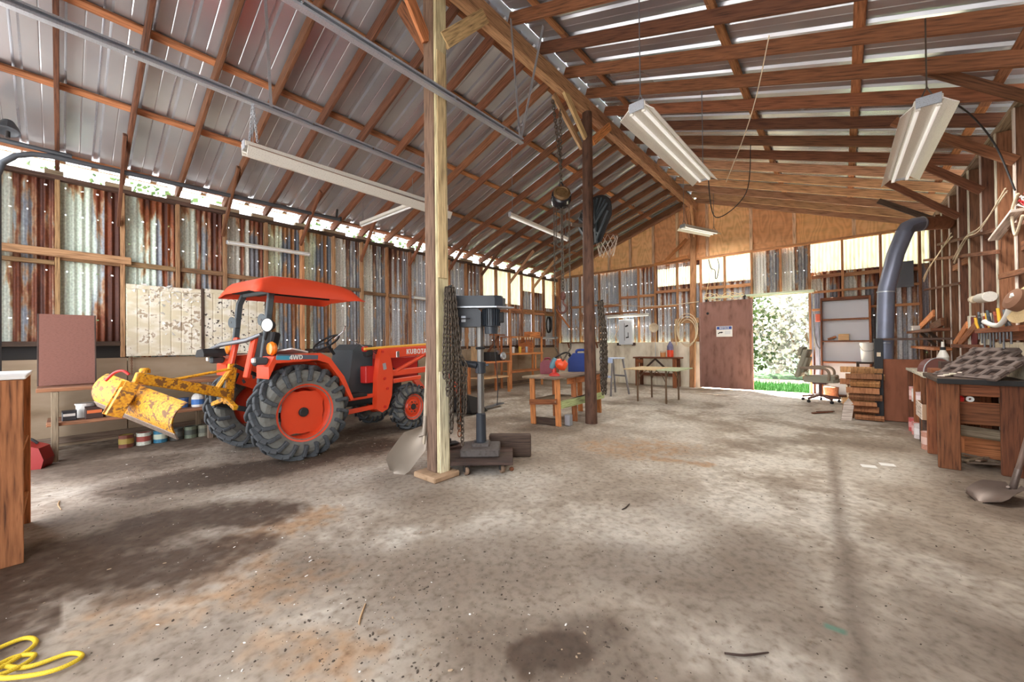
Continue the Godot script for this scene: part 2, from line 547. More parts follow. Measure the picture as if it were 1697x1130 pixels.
# ---------------------------------------------------------------- floor
func build_floor() -> void:
	var f := setting("floor", "worn grey-brown concrete floor with dark dirt and oil stains")
	var w := 512
	var hgt := 690
	var x0 := -8.7
	var x1 := 1.75
	var z0 := -12.95
	var z1 := 1.1
	var n := FastNoiseLite.new()
	n.seed = 5
	n.frequency = 1.0
	n.fractal_octaves = 4
	var n2 := FastNoiseLite.new()
	n2.seed = 6
	n2.frequency = 7.0
	n2.fractal_octaves = 3
	var im := Image.create(w, hgt, false, Image.FORMAT_RGB8)
	var base := Color(0.61, 0.555, 0.49)
	var pale := Color(0.80, 0.77, 0.72)
	var dirt := Color(0.27, 0.205, 0.155)
	var tan_ := Color(0.62, 0.47, 0.33)
	# patches as capsules: x, z, x, z, radius, strength
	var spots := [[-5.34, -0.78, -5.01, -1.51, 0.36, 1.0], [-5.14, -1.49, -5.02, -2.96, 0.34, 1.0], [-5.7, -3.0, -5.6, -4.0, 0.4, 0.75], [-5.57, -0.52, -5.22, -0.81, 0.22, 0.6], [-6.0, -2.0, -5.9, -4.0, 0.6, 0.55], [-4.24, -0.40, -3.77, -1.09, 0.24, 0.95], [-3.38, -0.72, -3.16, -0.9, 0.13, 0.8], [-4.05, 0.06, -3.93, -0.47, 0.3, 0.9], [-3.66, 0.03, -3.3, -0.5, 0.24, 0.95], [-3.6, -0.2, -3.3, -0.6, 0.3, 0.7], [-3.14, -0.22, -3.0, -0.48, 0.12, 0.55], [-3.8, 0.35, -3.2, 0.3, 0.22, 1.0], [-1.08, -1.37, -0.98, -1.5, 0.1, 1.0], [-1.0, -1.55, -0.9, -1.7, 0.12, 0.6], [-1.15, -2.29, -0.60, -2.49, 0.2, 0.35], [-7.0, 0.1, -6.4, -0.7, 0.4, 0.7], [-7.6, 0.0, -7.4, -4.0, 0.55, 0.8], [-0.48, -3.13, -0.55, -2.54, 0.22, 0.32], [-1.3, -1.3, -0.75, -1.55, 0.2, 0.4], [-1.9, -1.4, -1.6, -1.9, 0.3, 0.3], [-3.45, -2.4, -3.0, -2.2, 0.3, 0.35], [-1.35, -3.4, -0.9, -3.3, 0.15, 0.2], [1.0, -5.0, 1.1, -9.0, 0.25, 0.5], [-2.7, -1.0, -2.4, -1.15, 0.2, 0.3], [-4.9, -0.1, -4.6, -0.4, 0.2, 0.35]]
	var tans := [[-3.33, -0.95, -3.25, -1.35, 0.16, 0.8], [-2.9, -0.72, -2.5, -0.85, 0.22, 0.6], [-2.41, -4.81, -1.73, -5.16, 0.28, 0.6], [-1.71, -4.67, -1.2, -4.78, 0.07, 0.8], [-1.9, -0.72, -1.7, -0.84, 0.1, 0.7], [-2.1, -0.6, -1.9, -0.75, 0.1, 0.4], [-3.0, -0.2, -2.7, -0.4, 0.15, 0.5]]
	var lights := [[-2.92, -0.30, -2.84, -0.46, 0.13, 0.7], [-3.05, -0.55, -2.79, -0.81, 0.16, 0.8], [-2.31, -0.81, -2.31, -0.47, 0.25, 0.5], [-2.82, -1.32, -2.63, -1.59, 0.2, 0.65], [-3.23, -1.51, -2.94, -1.9, 0.2, 0.4], [-0.95, -7.4, -0.45, -4.2, 0.36, 0.95], [-0.35, -3.58, -0.6, -4.6, 0.3, 0.6], [-5.28, 0.01, -5.42, -0.65, 0.3, 0.4], [0.45, -3.61, 0.53, -3.43, 0.08, 0.5], [-4.5, -8.5, -1.5, -10.5, 1.7, 0.9], [-0.4, -9.0, -0.6, -12.0, 0.9, 0.8], [-1.8, -2.3, -1.5, -2.9, 0.35, 0.35], [-0.55, -1.95, -0.3, -2.3, 0.2, 0.4], [0.3, -2.6, 0.5, -3.2, 0.3, 0.3]]  # pale concrete; far and doorway patches also paint daylight glare into it
	for y in hgt:
		var z := lerpf(z0, z1, (y + 0.5) / hgt)
		var row_s := near_row(spots, z)
		var row_t := near_row(tans, z)
		var row_l := near_row(lights, z)
		for x in w:
			var px := lerpf(x0, x1, (x + 0.5) / w)
			var a := n.get_noise_2d(px, z)
			var b := n2.get_noise_2d(px, z)
			var g := n.get_noise_2d(px * 0.4 + 40.0, z * 0.4)
			var c := base.lerp(pale, clampf(g * 0.9 + a * 0.55 + 0.2, 0, 0.8))
			var wob := a * 0.8 + b * 0.35
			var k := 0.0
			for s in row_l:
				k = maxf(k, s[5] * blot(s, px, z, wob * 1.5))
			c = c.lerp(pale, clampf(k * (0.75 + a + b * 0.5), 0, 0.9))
			k = 0.0
			for s in row_t:
				k = maxf(k, s[5] * blot(s, px, z, wob * 1.5))
			c = c.lerp(tan_, clampf(k * (0.75 + b), 0, 0.7))
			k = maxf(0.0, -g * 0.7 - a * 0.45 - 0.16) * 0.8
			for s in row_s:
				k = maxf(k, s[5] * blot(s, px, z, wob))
			# a long scuffed track down the right side, and a dirty strip beyond a joint on the left
			if z > -6.9:
				var tx := 0.05 - 0.19 * clampf((-2.0 - z) / 4.8, 0, 1)
				k = maxf(k, maxf(0.0, 1.0 - absf(px - tx + a * 0.03) / 0.085) * 0.45 * clampf(z + 6.9, 0, 1))
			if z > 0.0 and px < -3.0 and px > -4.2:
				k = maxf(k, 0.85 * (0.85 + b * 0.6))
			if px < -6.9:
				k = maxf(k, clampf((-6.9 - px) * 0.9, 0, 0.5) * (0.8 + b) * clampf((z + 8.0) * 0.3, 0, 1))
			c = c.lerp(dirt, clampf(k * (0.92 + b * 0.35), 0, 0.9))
			if absf(px + 0.05) < 0.035 and absf(z + 2.44) < 0.02: c = c.lerp(Color(0.3, 0.5, 0.42), 0.7)
			var d := 1.0 + b * 0.08
			im.set_pixel(x, y, Color(c.r * d, c.g * d, c.b * d))
	var m := mat(Color(1, 1, 1), 0.62, 0.0, ImageTexture.create_from_image(im))
	m.roughness_texture = M.spots
	m.roughness = 0.75
	m.normal_enabled = true
	m.normal_texture = noise_tex([], 0.02, 5, 1024, 11, true, 3.0)
	m.detail_enabled = true
	m.detail_blend_mode = BaseMaterial3D.BLEND_MODE_MUL
	m.detail_albedo = noise_tex([Color(0.72, 0.68, 0.64), Color(0.88, 0.87, 0.86), Color(0.96, 0.96, 0.96), Color(1, 1, 1), Color(0.9, 0.89, 0.88)], 0.016, 6, 1024, 12)
	m.detail_uv_layer = BaseMaterial3D.DETAIL_UV_2
	m.uv2_scale = Vector3(9, 12, 1)
	m.normal_enabled = false
	var st := S()
	for i in 2:
		var tri := [[0, 0], [1, 0], [1, 1]] if i == 0 else [[0, 0], [1, 1], [0, 1]]
		for t in tri:
			st.set_normal(Vector3.UP)
			st.set_uv(Vector2(t[0], t[1]))
			st.set_uv2(Vector2(t[0], t[1]))
			st.add_vertex(Vector3(lerpf(x0, x1, t[0]), 0, lerpf(z0, z1, t[1])))
	mesh_node("concrete_surface", f, st.commit(), m)
	block("concrete_slab", f, Vector3((x0 + x1) * 0.5, -0.105, (z0 + z1) * 0.5), Vector3(x1 - x0, 0.2, z1 - z0), mat(col(150, 140, 128), 0.9), 0.01)
	# grit, bark and crumbs swept nowhere
	var mm := MultiMesh.new()
	mm.transform_format = MultiMesh.TRANSFORM_3D
	mm.use_colors = true
	var gs := S()
	lathe(gs, [Vector2(0, -0.3), Vector2(0.9, -0.1), Vector2(0.8, 0.5), Vector2(0, 0.8)], Transform3D.IDENTITY, 5, false)
	gs.generate_normals()
	mm.mesh = gs.commit()
	mm.instance_count = 9000
	var gr := RandomNumberGenerator.new()
	gr.seed = 44
	for i in mm.instance_count:
		var p := Vector2(gr.randf_range(-6.5, 1.2), gr.randf_range(-6.0, 0.4))
		if i % 3 == 0: p = Vector2(gr.randfn(-5.4, 0.75), gr.randfn(-1.9, 0.9))
		elif i % 3 == 1: p = Vector2(gr.randfn(-1.3, 1.0), gr.randfn(-0.9, 0.6))
		var sz := 0.0018 + 0.005 * pow(gr.randf(), 5.0)
		var bs := Basis.from_euler(Vector3(gr.randf_range(-0.2, 0.2), gr.randf() * TAU, 0)).scaled_local(Vector3(sz * gr.randf_range(0.8, 2.6), sz * 0.6, sz))
		mm.set_instance_transform(i, Transform3D(bs, Vector3(p.x, sz * 0.2, p.y)))
		var q := gr.randf()
		mm.set_instance_color(i, Color(0.07, 0.05, 0.035) if q < 0.75 else (Color(0.35, 0.25, 0.16) if q < 0.92 else Color(0.7, 0.66, 0.6)))
	var o := MultiMeshInstance3D.new()
	o.name = "floor_grit"
	o.multimesh = mm
	var gm := mat(Color(1, 1, 1), 0.9)
	gm.vertex_color_use_as_albedo = true
	o.material_override = gm
	add_child(o, true)
	tag(o, "dark grit, bark crumbs and pale chips scattered over the concrete floor", "grit", "", "stuff")

func near_row(list: Array, z: float) -> Array:
	return list.filter(func(s): return z > minf(s[1], s[3]) - 2.0 * s[4] and z < maxf(s[1], s[3]) + 2.0 * s[4])

func blot(s: Array, x: float, z: float, wob: float) -> float:
	if x < minf(s[0], s[2]) - 2.0 * s[4] or x > maxf(s[0], s[2]) + 2.0 * s[4]: return 0.0
	var p := Vector2(x, z)
	var a := Vector2(s[0], s[1])
	var ab := Vector2(s[2], s[3]) - a
	var t := clampf((p - a).dot(ab) / maxf(ab.length_squared(), 0.0001), 0.0, 1.0)
	return clampf(1.7 - (p - a - ab * t).length() / s[4] + wob * 0.9, 0.0, 1.0)

# ---------------------------------------------------------------- roof
func build_roof() -> void:
	var c := setting("ceiling", "open timber roof of rafters and purlins under ribbed metal sheets")
	var zb := 0.75
	# ridge beam in three lengths
	for seg in [[0.75, -2.62], [-2.62, -6.1], [-6.1, -12.75]]:
		board("ridge_beam", c, Vector3(RX, 5.565, seg[0]), Vector3(RX, 5.565, seg[1]), 0.13, 0.26, M.rafter_pale, Vector3.UP, 0.014)
	var kl := Vector3(-8.66, yl(-8.66) + 0.08, 0)
	for k in range(-1, 20):
		var z := zl(k)
		if z < -12.6: continue
		var up := Vector3(-0.3431, 1, 0).normalized()
		var a := Vector3(-8.62, yl(-8.62), z) + up * 0.079
		var b := Vector3(RX - 0.02, yl(RX - 0.02), z) + up * 0.079
		board("rafter", c, a, b, 0.045, 0.158, M.rafter, up, 0.005)
		block("bearing_block", c, Vector3(-8.55, 3.915, z + rnd(-0.06, 0.06)), Vector3(0.1, 0.066, rnd(0.16, 0.5)), M.grey_wood)
	for k in range(-9, 12):
		var z := -4.62 - 0.685 * k
		if z > 0.8: continue
		var up := Vector3(0.3589, 1, 0).normalized()
		var a := Vector3(RX + 0.02, yr(RX + 0.02), z) + up * 0.079
		var b := Vector3(1.68, yr(1.68), z) + up * 0.079
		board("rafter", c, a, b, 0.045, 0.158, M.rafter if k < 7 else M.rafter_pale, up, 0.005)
	for s in [-1, 1]:
		var up := Vector3(0.35 * s, 1, 0).normalized()
		var xe := -8.62 if s < 0 else 1.68
		var a := Vector3(xe, (yl(xe) if s < 0 else yr(xe)), -12.72) + up * 0.079
		board("end_rafter", c, a, Vector3(RX, yl(RX), -12.72) + up * 0.079, 0.05, 0.158, M.rafter_pale, up, 0.005)
	# purlins lie flat over the rafters
	for x in [-3.75, -4.72, -5.98, -7.17, -8.45]:
		lay_purlin(c, x, yl(x) + 0.19, Vector3(-0.3431, 1, 0), zb)
	for x in [-2.9, -1.03, 0.17, 1.32]:
		lay_purlin(c, x, yr(x) + 0.19, Vector3(0.3589, 1, 0), zb)
	# ribbed sheets
	var lst := roof_mesh(5.56)
	var rst := roof_mesh(5.5)
	var n := 0
	var z := zb + 0.05
	while z > -12.9:
		var up := Vector3(-0.3431, 1, 0).normalized()
		var d := Vector3(-1, -0.3431, 0).normalized()
		var o := Vector3(RX, yl(RX), z) + up * (0.207 + 0.0015 * (n % 2))
		mesh_node("roof_sheet", c, lst, M.roof, Transform3D(Basis(Vector3(0, 0, -1), up, d), o))
		up = Vector3(0.3589, 1, 0).normalized()
		d = Vector3(1, -0.3589, 0).normalized()
		o = Vector3(RX, yr(RX), z) + up * (0.207 + 0.0015 * (n % 2))
		mesh_node("roof_sheet", c, rst, M.roof, Transform3D(Basis(Vector3(0, 0, -1), up, d), o))
		z -= 0.99
		n += 1
	for s: float in [-1.0, 1.0]: board("ridge_cap", c, Vector3(RX + s * 0.16, 5.925, zb), Vector3(RX + s * 0.16, 5.925, -12.95), 0.4, 0.006, M.roof, Vector3(0.35 * s, 1, 0), 0.001)
	board("eave_board", c, Vector3(-8.66, 4.16, zb), Vector3(-8.66, 4.16, -12.75), 0.022, 0.10, M.pale_wood)
	board("eave_board", c, Vector3(1.78, 4.02, zb), Vector3(1.78, 4.02, -12.75), 0.022, 0.10, M.pale_wood)
	board("end_beam", c, Vector3(-8.6, 4.25, 0.8), Vector3(1.6, 4.25, 0.8), 0.09, 0.3, M.rafter)

func lay_purlin(c: Node3D, x: float, y: float, up: Vector3, zb: float) -> void:
	var z := zb
	while z > -12.7:
		var e := maxf(z - 2.64, -12.75)
		board("purlin", c, Vector3(x, y - 0.01, z), Vector3(x, y - 0.01, e + 0.006), 0.092, 0.04, M.purlin, up)
		z = e
		if z < -12.74: break

# local: x across the sheet (0.99 wide), y out of the roof, z down the slope
func roof_mesh(length: float) -> ArrayMesh:
	var st := S()
	var prof := [Vector2(0, 0)]
	for k in 3:
		var x := 0.11 + k * 0.33
		prof.append_array([Vector2(x, 0), Vector2(x + 0.02, 0.03), Vector2(x + 0.06, 0.03), Vector2(x + 0.08, 0)])
		prof.append_array([Vector2(x + 0.2, 0), Vector2(x + 0.208, 0.004), Vector2(x + 0.216, 0)])
	prof.append(Vector2(1.0, 0))
	for i in prof.size() - 1:
		var p: Vector2 = prof[i]
		var q: Vector2 = prof[i + 1]
		for t in [0.0, -0.0012]:
			quad(st, Vector3(p.x, p.y + t, 0), Vector3(q.x, q.y + t, 0), Vector3(q.x, q.y + t, length), Vector3(p.x, p.y + t, length), Vector3(p.y - q.y, q.x - p.x, 0) * (1.0 if t == 0.0 else -1.0), -1, Vector2(p.x, 0), Vector2(q.x, length))
	st.generate_normals()
	return st.commit()

# ---------------------------------------------------------------- left wall
func build_wall_left() -> void:
	var w := setting("wall_left", "left barn wall of rusty corrugated iron sheets on timber studs")
	for k in range(-1, 20):
		var z := zl(k)
		if k != 5:
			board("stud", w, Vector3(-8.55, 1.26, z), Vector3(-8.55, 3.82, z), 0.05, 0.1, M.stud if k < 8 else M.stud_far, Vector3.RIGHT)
		else:
			board("stud", w, Vector3(-8.54, 1.26, z), Vector3(-8.54, 3.82, z), 0.06, 0.11, M.stud_far, Vector3.RIGHT)
	for seg in [[0.75, -1.95], [-1.95, -5.9], [-5.9, -9.9], [-9.9, -12.75]]:
		board("top_plate", w, Vector3(-8.55, 3.85, seg[0]), Vector3(-8.55, 3.85, seg[1]), 0.1, 0.06, M.dark_wood)
	# corrugated sheets between the studs, some in two lengths
	for k in range(-1, 13):
		var z := zl(k) + 0.02
		var bottom := 1.4 if k < 1 else 1.1
		var m: Material = M.sheets[[1, 3, 2, 0, 1, 2, 3, 4, 4, 5, 5, 7, 6, 7, 6, 7][k + 3]]
		var st := S()
		var xf := Transform3D(Basis(Vector3(0, 0, -1), Vector3.UP, Vector3.RIGHT), Vector3(-8.63, bottom, z))
		corrugated(st, 0.70, 3.86 - bottom, 9, 0.014, [0.42, 1.12 if k < 2 else 1.2, 1.95, 2.34 if k < 2 else 2.5], xf)
		done("corrugated_sheet", w, st, m)
	# far end: clear panels above, iron below
	for k in range(13, 20):
		var z := zl(k) + 0.02
		var wd := 0.68 if k < 19 else 0.3
		var low: float = 2.76 if k < 16 or k == 18 else 3.29
		var xf := Transform3D(Basis(Vector3(0, 0, -1), Vector3.UP, Vector3.RIGHT), Vector3(-8.63, low, z))
		var st := S()
		corrugated(st, wd, 3.86 - low, 9, 0.008, [], xf)
		done("clear_panel", w, st, M.panel)
		st = S()
		xf.origin = Vector3(-8.62, 1.1, z)
		corrugated(st, wd, low - 1.1, 9, 0.011, [0.42, 1.12], xf)
		done("corrugated_sheet", w, st, M.sheets[6 + k % 2])
	# girts: one long board in front of the studs, then short pieces between them
	board("girt", w, Vector3(-8.47, 2.765, 0.75), Vector3(-8.47, 2.76, -0.72), 0.05, 0.11, M.stud)
	for k in range(-1, 19):
		var drop := 2.72 - 0.008 * k + rnd(-0.03, 0.03)
		if k == 4: drop -= 0.08
		if k >= 0: board("girt", w, Vector3(-8.565, drop, zl(k) - 0.026), Vector3(-8.565, drop + rnd(-0.01, 0.01), zl(k + 1) + 0.026), 0.07, 0.075, M.stud if k < 9 else M.stud_far)
		else: board("girt", w, Vector3(-8.565, 2.63, zl(k) - 0.026), Vector3(-8.565, 2.63, zl(k + 1) + 0.026), 0.07, 0.06, M.stud)
		board("sill_girt", w, Vector3(-8.56, 1.47 if k < 1 else 1.31, zl(k) - 0.026), Vector3(-8.56, 1.47 if k < 1 else 1.31, zl(k + 1) + 0.026), 0.06, 0.07, M.dark_wood)
	for k in range(12, 19):
		board("girt", w, Vector3(-8.55, 2.5, zl(k) - 0.026), Vector3(-8.55, 2.5, zl(k + 1) + 0.026), 0.06, 0.09, M.stud_far)
	board("back_board", w, Vector3(-8.62, 1.34, 0.75), Vector3(-8.62, 1.34, -0.7), 0.02, 0.2, M.black)  # black board added to stand in for the dark gap under the sheets
	# low dado of painted board
	var z := 0.75
	var i := 0
	while z > -12.7:
		var e := maxf(z - [1.43, 2.4, 2.4, 2.4, 2.4, 2.4, 2.4, 2.4][i], -12.75)
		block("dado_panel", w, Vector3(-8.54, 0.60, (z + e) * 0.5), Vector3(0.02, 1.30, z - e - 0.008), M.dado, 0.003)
		z = e
		i += 1
		if e <= -12.74: break
	block("leak_backer", w, Vector3(-8.575, 0.55, -6.0), Vector3(0.02, 1.3, 13.6), M.dado, 0.002)  # added behind the dado to block light leaking through its joints
	block("corner_post", w, Vector3(-8.56, 1.95, -12.86), Vector3(0.16, 4.1, 0.14), M.stud_far, 0.008)
	board("base_rail", w, Vector3(-8.515, 0.09, 0.75), Vector3(-8.515, 0.09, -12.7), 0.02, 0.1, M.grey_wood)
	# braces from the studs up to the rafters
	for b in [[1, -7.5, 3.30], [3, -7.5, 3.42], [5, -7.52, 3.5], [7, -7.8, 3.36], [9, -7.6, 3.45], [11, -7.5, 3.5], [13, -7.55, 3.55], [15, -7.45, 3.45], [17, -7.45, 3.43]]:
		var zz: float = zl(b[0]) + 0.05
		board("brace", w, Vector3(-8.49, b[2], zz), Vector3(b[1], yl(b[1]) + 0.06, zz), 0.038, 0.09, M.rafter if b[0] < 14 else M.rafter_pale, Vector3(-1, 1, 0))

# ---------------------------------------------------------------- far wall and gable
func build_wall_far() -> void:
	var w := setting("wall_far", "far end wall of corrugated iron with clear panels under a plywood gable")
	for x in [-7.98, -7.57, -6.76, -5.96, -5.28, -4.71, -4.0, -3.3, -2.64, -1.95]:
		var low := 1.41 if x < -3.4 else 2.6
		board("stud", w, Vector3(x, low, -12.85), Vector3(x, 3.94, -12.85), 0.05, 0.1, M.stud_far, Vector3.BACK)
	for x in [-1.27, -0.64, 0.02, 0.72, 1.37]:
		board("stud", w, Vector3(x, 2.76 if x < -0.7 else (0.0 if x < -0.6 or x > 1.3 else 2.05), -12.85), Vector3(x, 3.94, -12.85), 0.05, 0.1, M.stud_far, Vector3.BACK)
	for seg in [[-8.6, -3.62], [-3.46, 1.6]]:
		board("top_plate", w, Vector3(seg[0], 3.97, -12.84), Vector3(seg[1], 3.97, -12.84), 0.12, 0.06, M.stud_far)
	var face_basis := Basis(Vector3.RIGHT, Vector3.UP, Vector3.BACK)
	var zs := -12.93
	# x0, x1, y0, y1, material (-1 clear), waves
	for s in [[-8.55, -7.57, 1.4, 4.08, 6, 12], [-7.57, -6.76, 1.4, 4.08, 6, 10], [-6.76, -5.96, 1.4, 4.08, 6, 10], [-5.96, -5.28, 1.4, 4.08, 6, 9], [-5.28, -4.66, 1.4, 4.08, 7, 8], [-4.66, -4.0, 1.4, 3.24, 7, 9], [-4.0, -3.3, 1.4, 3.24, 7, 9], [-3.3, -2.64, 1.4, 3.2, 7, 9], [-2.64, -1.93, 2.5, 3.2, 7, 9], [-4.66, -4.0, 3.24, 3.8, -1, 9], [-4.0, -3.3, 3.24, 3.8, -1, 9], [-3.3, -2.64, 3.2, 4.08, -1, 9], [-2.64, -1.93, 3.18, 4.08, -1, 9], [-4.66, -3.3, 3.8, 4.08, 7, 18], [-1.93, -1.27, 2.72, 4.08, 5, 9], [-1.27, -0.64, 2.72, 4.08, 5, 9], [-0.6, 0.02, 3.2, 4.08, -1, 8], [0.02, 0.72, 3.18, 4.08, -1, 9], [0.72, 1.6, 3.16, 4.08, -1, 11], [-0.62, 0.02, 0.0, 3.2, 3, 8], [0.02, 0.72, 0.0, 3.18, 3, 9], [0.72, 1.6, 0.0, 3.16, 7, 11]]:
		var st := S()
		corrugated(st, s[1] - s[0], s[3] - s[2], s[5], 0.016, [] if s[4] < 0 else [0.55, 1.1, 2.0], Transform3D(face_basis, Vector3(s[0], s[2], zs)))
		done("clear_panel" if s[4] < 0 else "corrugated_sheet", w, st, M.panel if s[4] < 0 else M.sheets[s[4]])
	# girts and rails
	for g in [[-8.0, -7.57, 2.78], [-6.76, -5.96, 2.72], [-5.96, -5.28, 2.98], [-5.28, -4.71, 2.98], [-4.71, -4.0, 3.06], [-4.0, -3.6, 3.06], [-3.3, -2.64, 3.04], [-2.64, -1.95, 3.03], [-0.62, 0.02, 3.06], [0.02, 0.72, 3.05], [0.72, 1.37, 3.03]]:
		board("girt", w, Vector3(g[0] + 0.026, g[2], -12.86), Vector3(g[1] - 0.026, g[2] + rnd(-0.02, 0.02), -12.86), 0.05, 0.09, M.stud_far)
	for g in [[-7.57, -6.76, 2.76], [-5.28, -4.0, 2.55], [-6.76, -5.3, 2.43], [-0.6, 1.35, 2.66], [-0.6, 1.35, 2.2]]:
		board("girt", w, Vector3(g[0], g[2], -12.79), Vector3(g[1], g[2] + 0.02, -12.79), 0.03, 0.06, M.stud_far)
	for d in [[-8.5, -7.2], [-7.2, -5.98], [-5.98, -4.66], [-4.66, -3.32]]:
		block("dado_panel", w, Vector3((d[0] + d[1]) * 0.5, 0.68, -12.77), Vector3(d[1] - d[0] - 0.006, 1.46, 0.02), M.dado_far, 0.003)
	block("leak_backer", w, Vector3(-5.95, 0.6, -12.82), Vector3(5.3, 1.4, 0.02), M.dado_far, 0.002)  # added to keep outside light from leaking past the far dado
	# beam and rail over the sliding door
	board("door_header", w, Vector3(-2.0, 2.70, -12.80), Vector3(-0.55, 2.70, -12.80), 0.06, 0.09, M.white_wood)
	board("door_rail", w, Vector3(-3.2, 2.72, -12.70), Vector3(-0.55, 2.70, -12.70), 0.06, 0.05, mat(col(196, 210, 186), 0.5), Vector3.UP)
	for x in [-0.63, -0.5, -0.4]:
		board("door_jamb", w, Vector3(x, 0, -12.84), Vector3(x, 2.64, -12.84), 0.09, 0.06, mat(col(150, 156, 176), 0.7, 0.0, M.grain, Vector3(0.3, 4, 1)), Vector3.BACK)
	# gable: plywood sheets between light studs, cut to the roof
	var xs := [-8.4, -7.2, -6.35, -5.55, -4.75, -3.98, -3.1, -1.95, -0.95, 0.25, 1.5]
	for i in xs.size() - 1:
		var a: float = xs[i]
		var b: float = xs[i + 1]
		var pts := [a, 4.0, b, 4.0, b, roof_y(b), a, roof_y(a)]
		if a < RX and b > RX: pts = [a, 4.0, b, 4.0, b, roof_y(b), RX, roof_y(RX), a, roof_y(a)]
		var st := S()
		extrude(st, outline(pts), -12.90, -12.885)
		done("plywood_panel", w, st, pick(M.gable))
	for x in [-7.2, -6.35, -5.55, -4.75, -3.98, -3.1, -1.95, -0.95, 0.25]:
		board("gable_stud", w, Vector3(x, 4.0, -12.845), Vector3(x, roof_y(x), -12.845), 0.075, 0.085, M.gable_stud, Vector3.BACK)

func build_wall_front() -> void:
	var w := setting("wall_front", "front wall with two wide open garage doorways behind the viewpoint")
	for s in [[-8.65, -8.1], [-4.65, -3.25], [0.5, 1.65]]:
		block("pier", w, Vector3((s[0] + s[1]) * 0.5, 2.0, 0.82), Vector3(s[1] - s[0], 4.0, 0.1), M.orange_wood)
	var st := S()
	extrude(st, outline([-7.6, 4.4, 0.6, 4.4, RX, roof_y(RX) - 0.05]), 0.8, 0.815)
	done("gable_panel", w, st, M.gable[0])

func roof_y(x: float) -> float:
	return (yl(x) if x < RX else yr(x)) + 0.17

# ---------------------------------------------------------------- right wall
func build_wall_right() -> void:
	var w := setting("wall_right", "right barn wall of brown vertical boards behind deep studs with light painted on their edges")
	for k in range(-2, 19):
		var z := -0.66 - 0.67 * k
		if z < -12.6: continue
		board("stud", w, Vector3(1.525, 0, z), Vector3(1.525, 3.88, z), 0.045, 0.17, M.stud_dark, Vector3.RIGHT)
		board("lit_stud_edge", w, Vector3(1.432, 0, z), Vector3(1.432, 3.88, z), 0.045 if k % 3 else 0.06, 0.014, M.white_wood, Vector3.RIGHT, 0.003)  # pale strip paints side light onto the front edge of the stud
	var z := 0.8
	while z > -12.8:
		var wd := rnd(0.17, 0.25)
		board("wall_board", w, Vector3(1.63, 0, z - wd * 0.5), Vector3(1.63, 3.9, z - wd * 0.5), wd - 0.004, 0.024, M.stud_dark, Vector3.RIGHT)
		z -= wd
	for s in [[0.75, -3.6], [-3.6, -8.2], [-8.2, -12.75]]:
		board("top_plate", w, Vector3(1.52, 3.91, s[0]), Vector3(1.52, 3.91, s[1]), 0.19, 0.05, M.grey_wood)
	# thin rails nailed over the studs
	for s in [[2.52, -6.0, 3.26, -10.85], [2.42, -7.15, 3.22, -12.5], [2.27, -9.1, 2.52, -12.5], [2.12, -7.1, 2.1, -5.9], [2.9, -6.3, 2.86, -6.0]]:
		pass
	board("nailed_rail", w, Vector3(1.40, 2.52, -6.0), Vector3(1.40, 3.2, -10.85), 0.03, 0.045, M.stud_dark)
	board("nailed_rail", w, Vector3(1.40, 2.42, -7.15), Vector3(1.40, 3.16, -12.5), 0.03, 0.05, M.stud_dark)
	board("nailed_rail", w, Vector3(1.40, 2.27, -9.1), Vector3(1.40, 2.5, -12.5), 0.03, 0.04, M.rafter)
	board("nailed_rail", w, Vector3(1.40, 2.12, -7.1), Vector3(1.40, 2.06, -5.9), 0.03, 0.06, M.rafter)
	# blocking between the studs
	for b in [[7, 2.62], [8, 2.36], [9, 2.75], [10, 2.75], [12, 2.6], [13, 2.6], [8, 1.35], [9, 1.35], [10, 1.35], [11, 1.35], [12, 1.35], [13, 1.35], [14, 1.35]]:
		var zz: float = -0.66 - 0.67 * b[0]
		board("blocking", w, Vector3(1.53, b[1], zz - 0.03), Vector3(1.53, b[1] + 0.02, zz - 0.64), 0.15, 0.1, M.bench_wood)
	for b in [[3.77, 0.58, 4.53, -6.23], [3.3, 0.51, 4.09, -6.66], [3.37, 0.85, 3.95, -8.0], [3.35, 0.62, 4.14, -9.34], [3.57, 0.58, 4.2, -10.68]]:
		board("brace", w, Vector3(1.44, b[0], b[3]), Vector3(b[1], b[2], b[3] - 0.02), 0.04, 0.1, M.rafter if b[3] > -10 else M.dark_wood, Vector3(1, 1, 0))

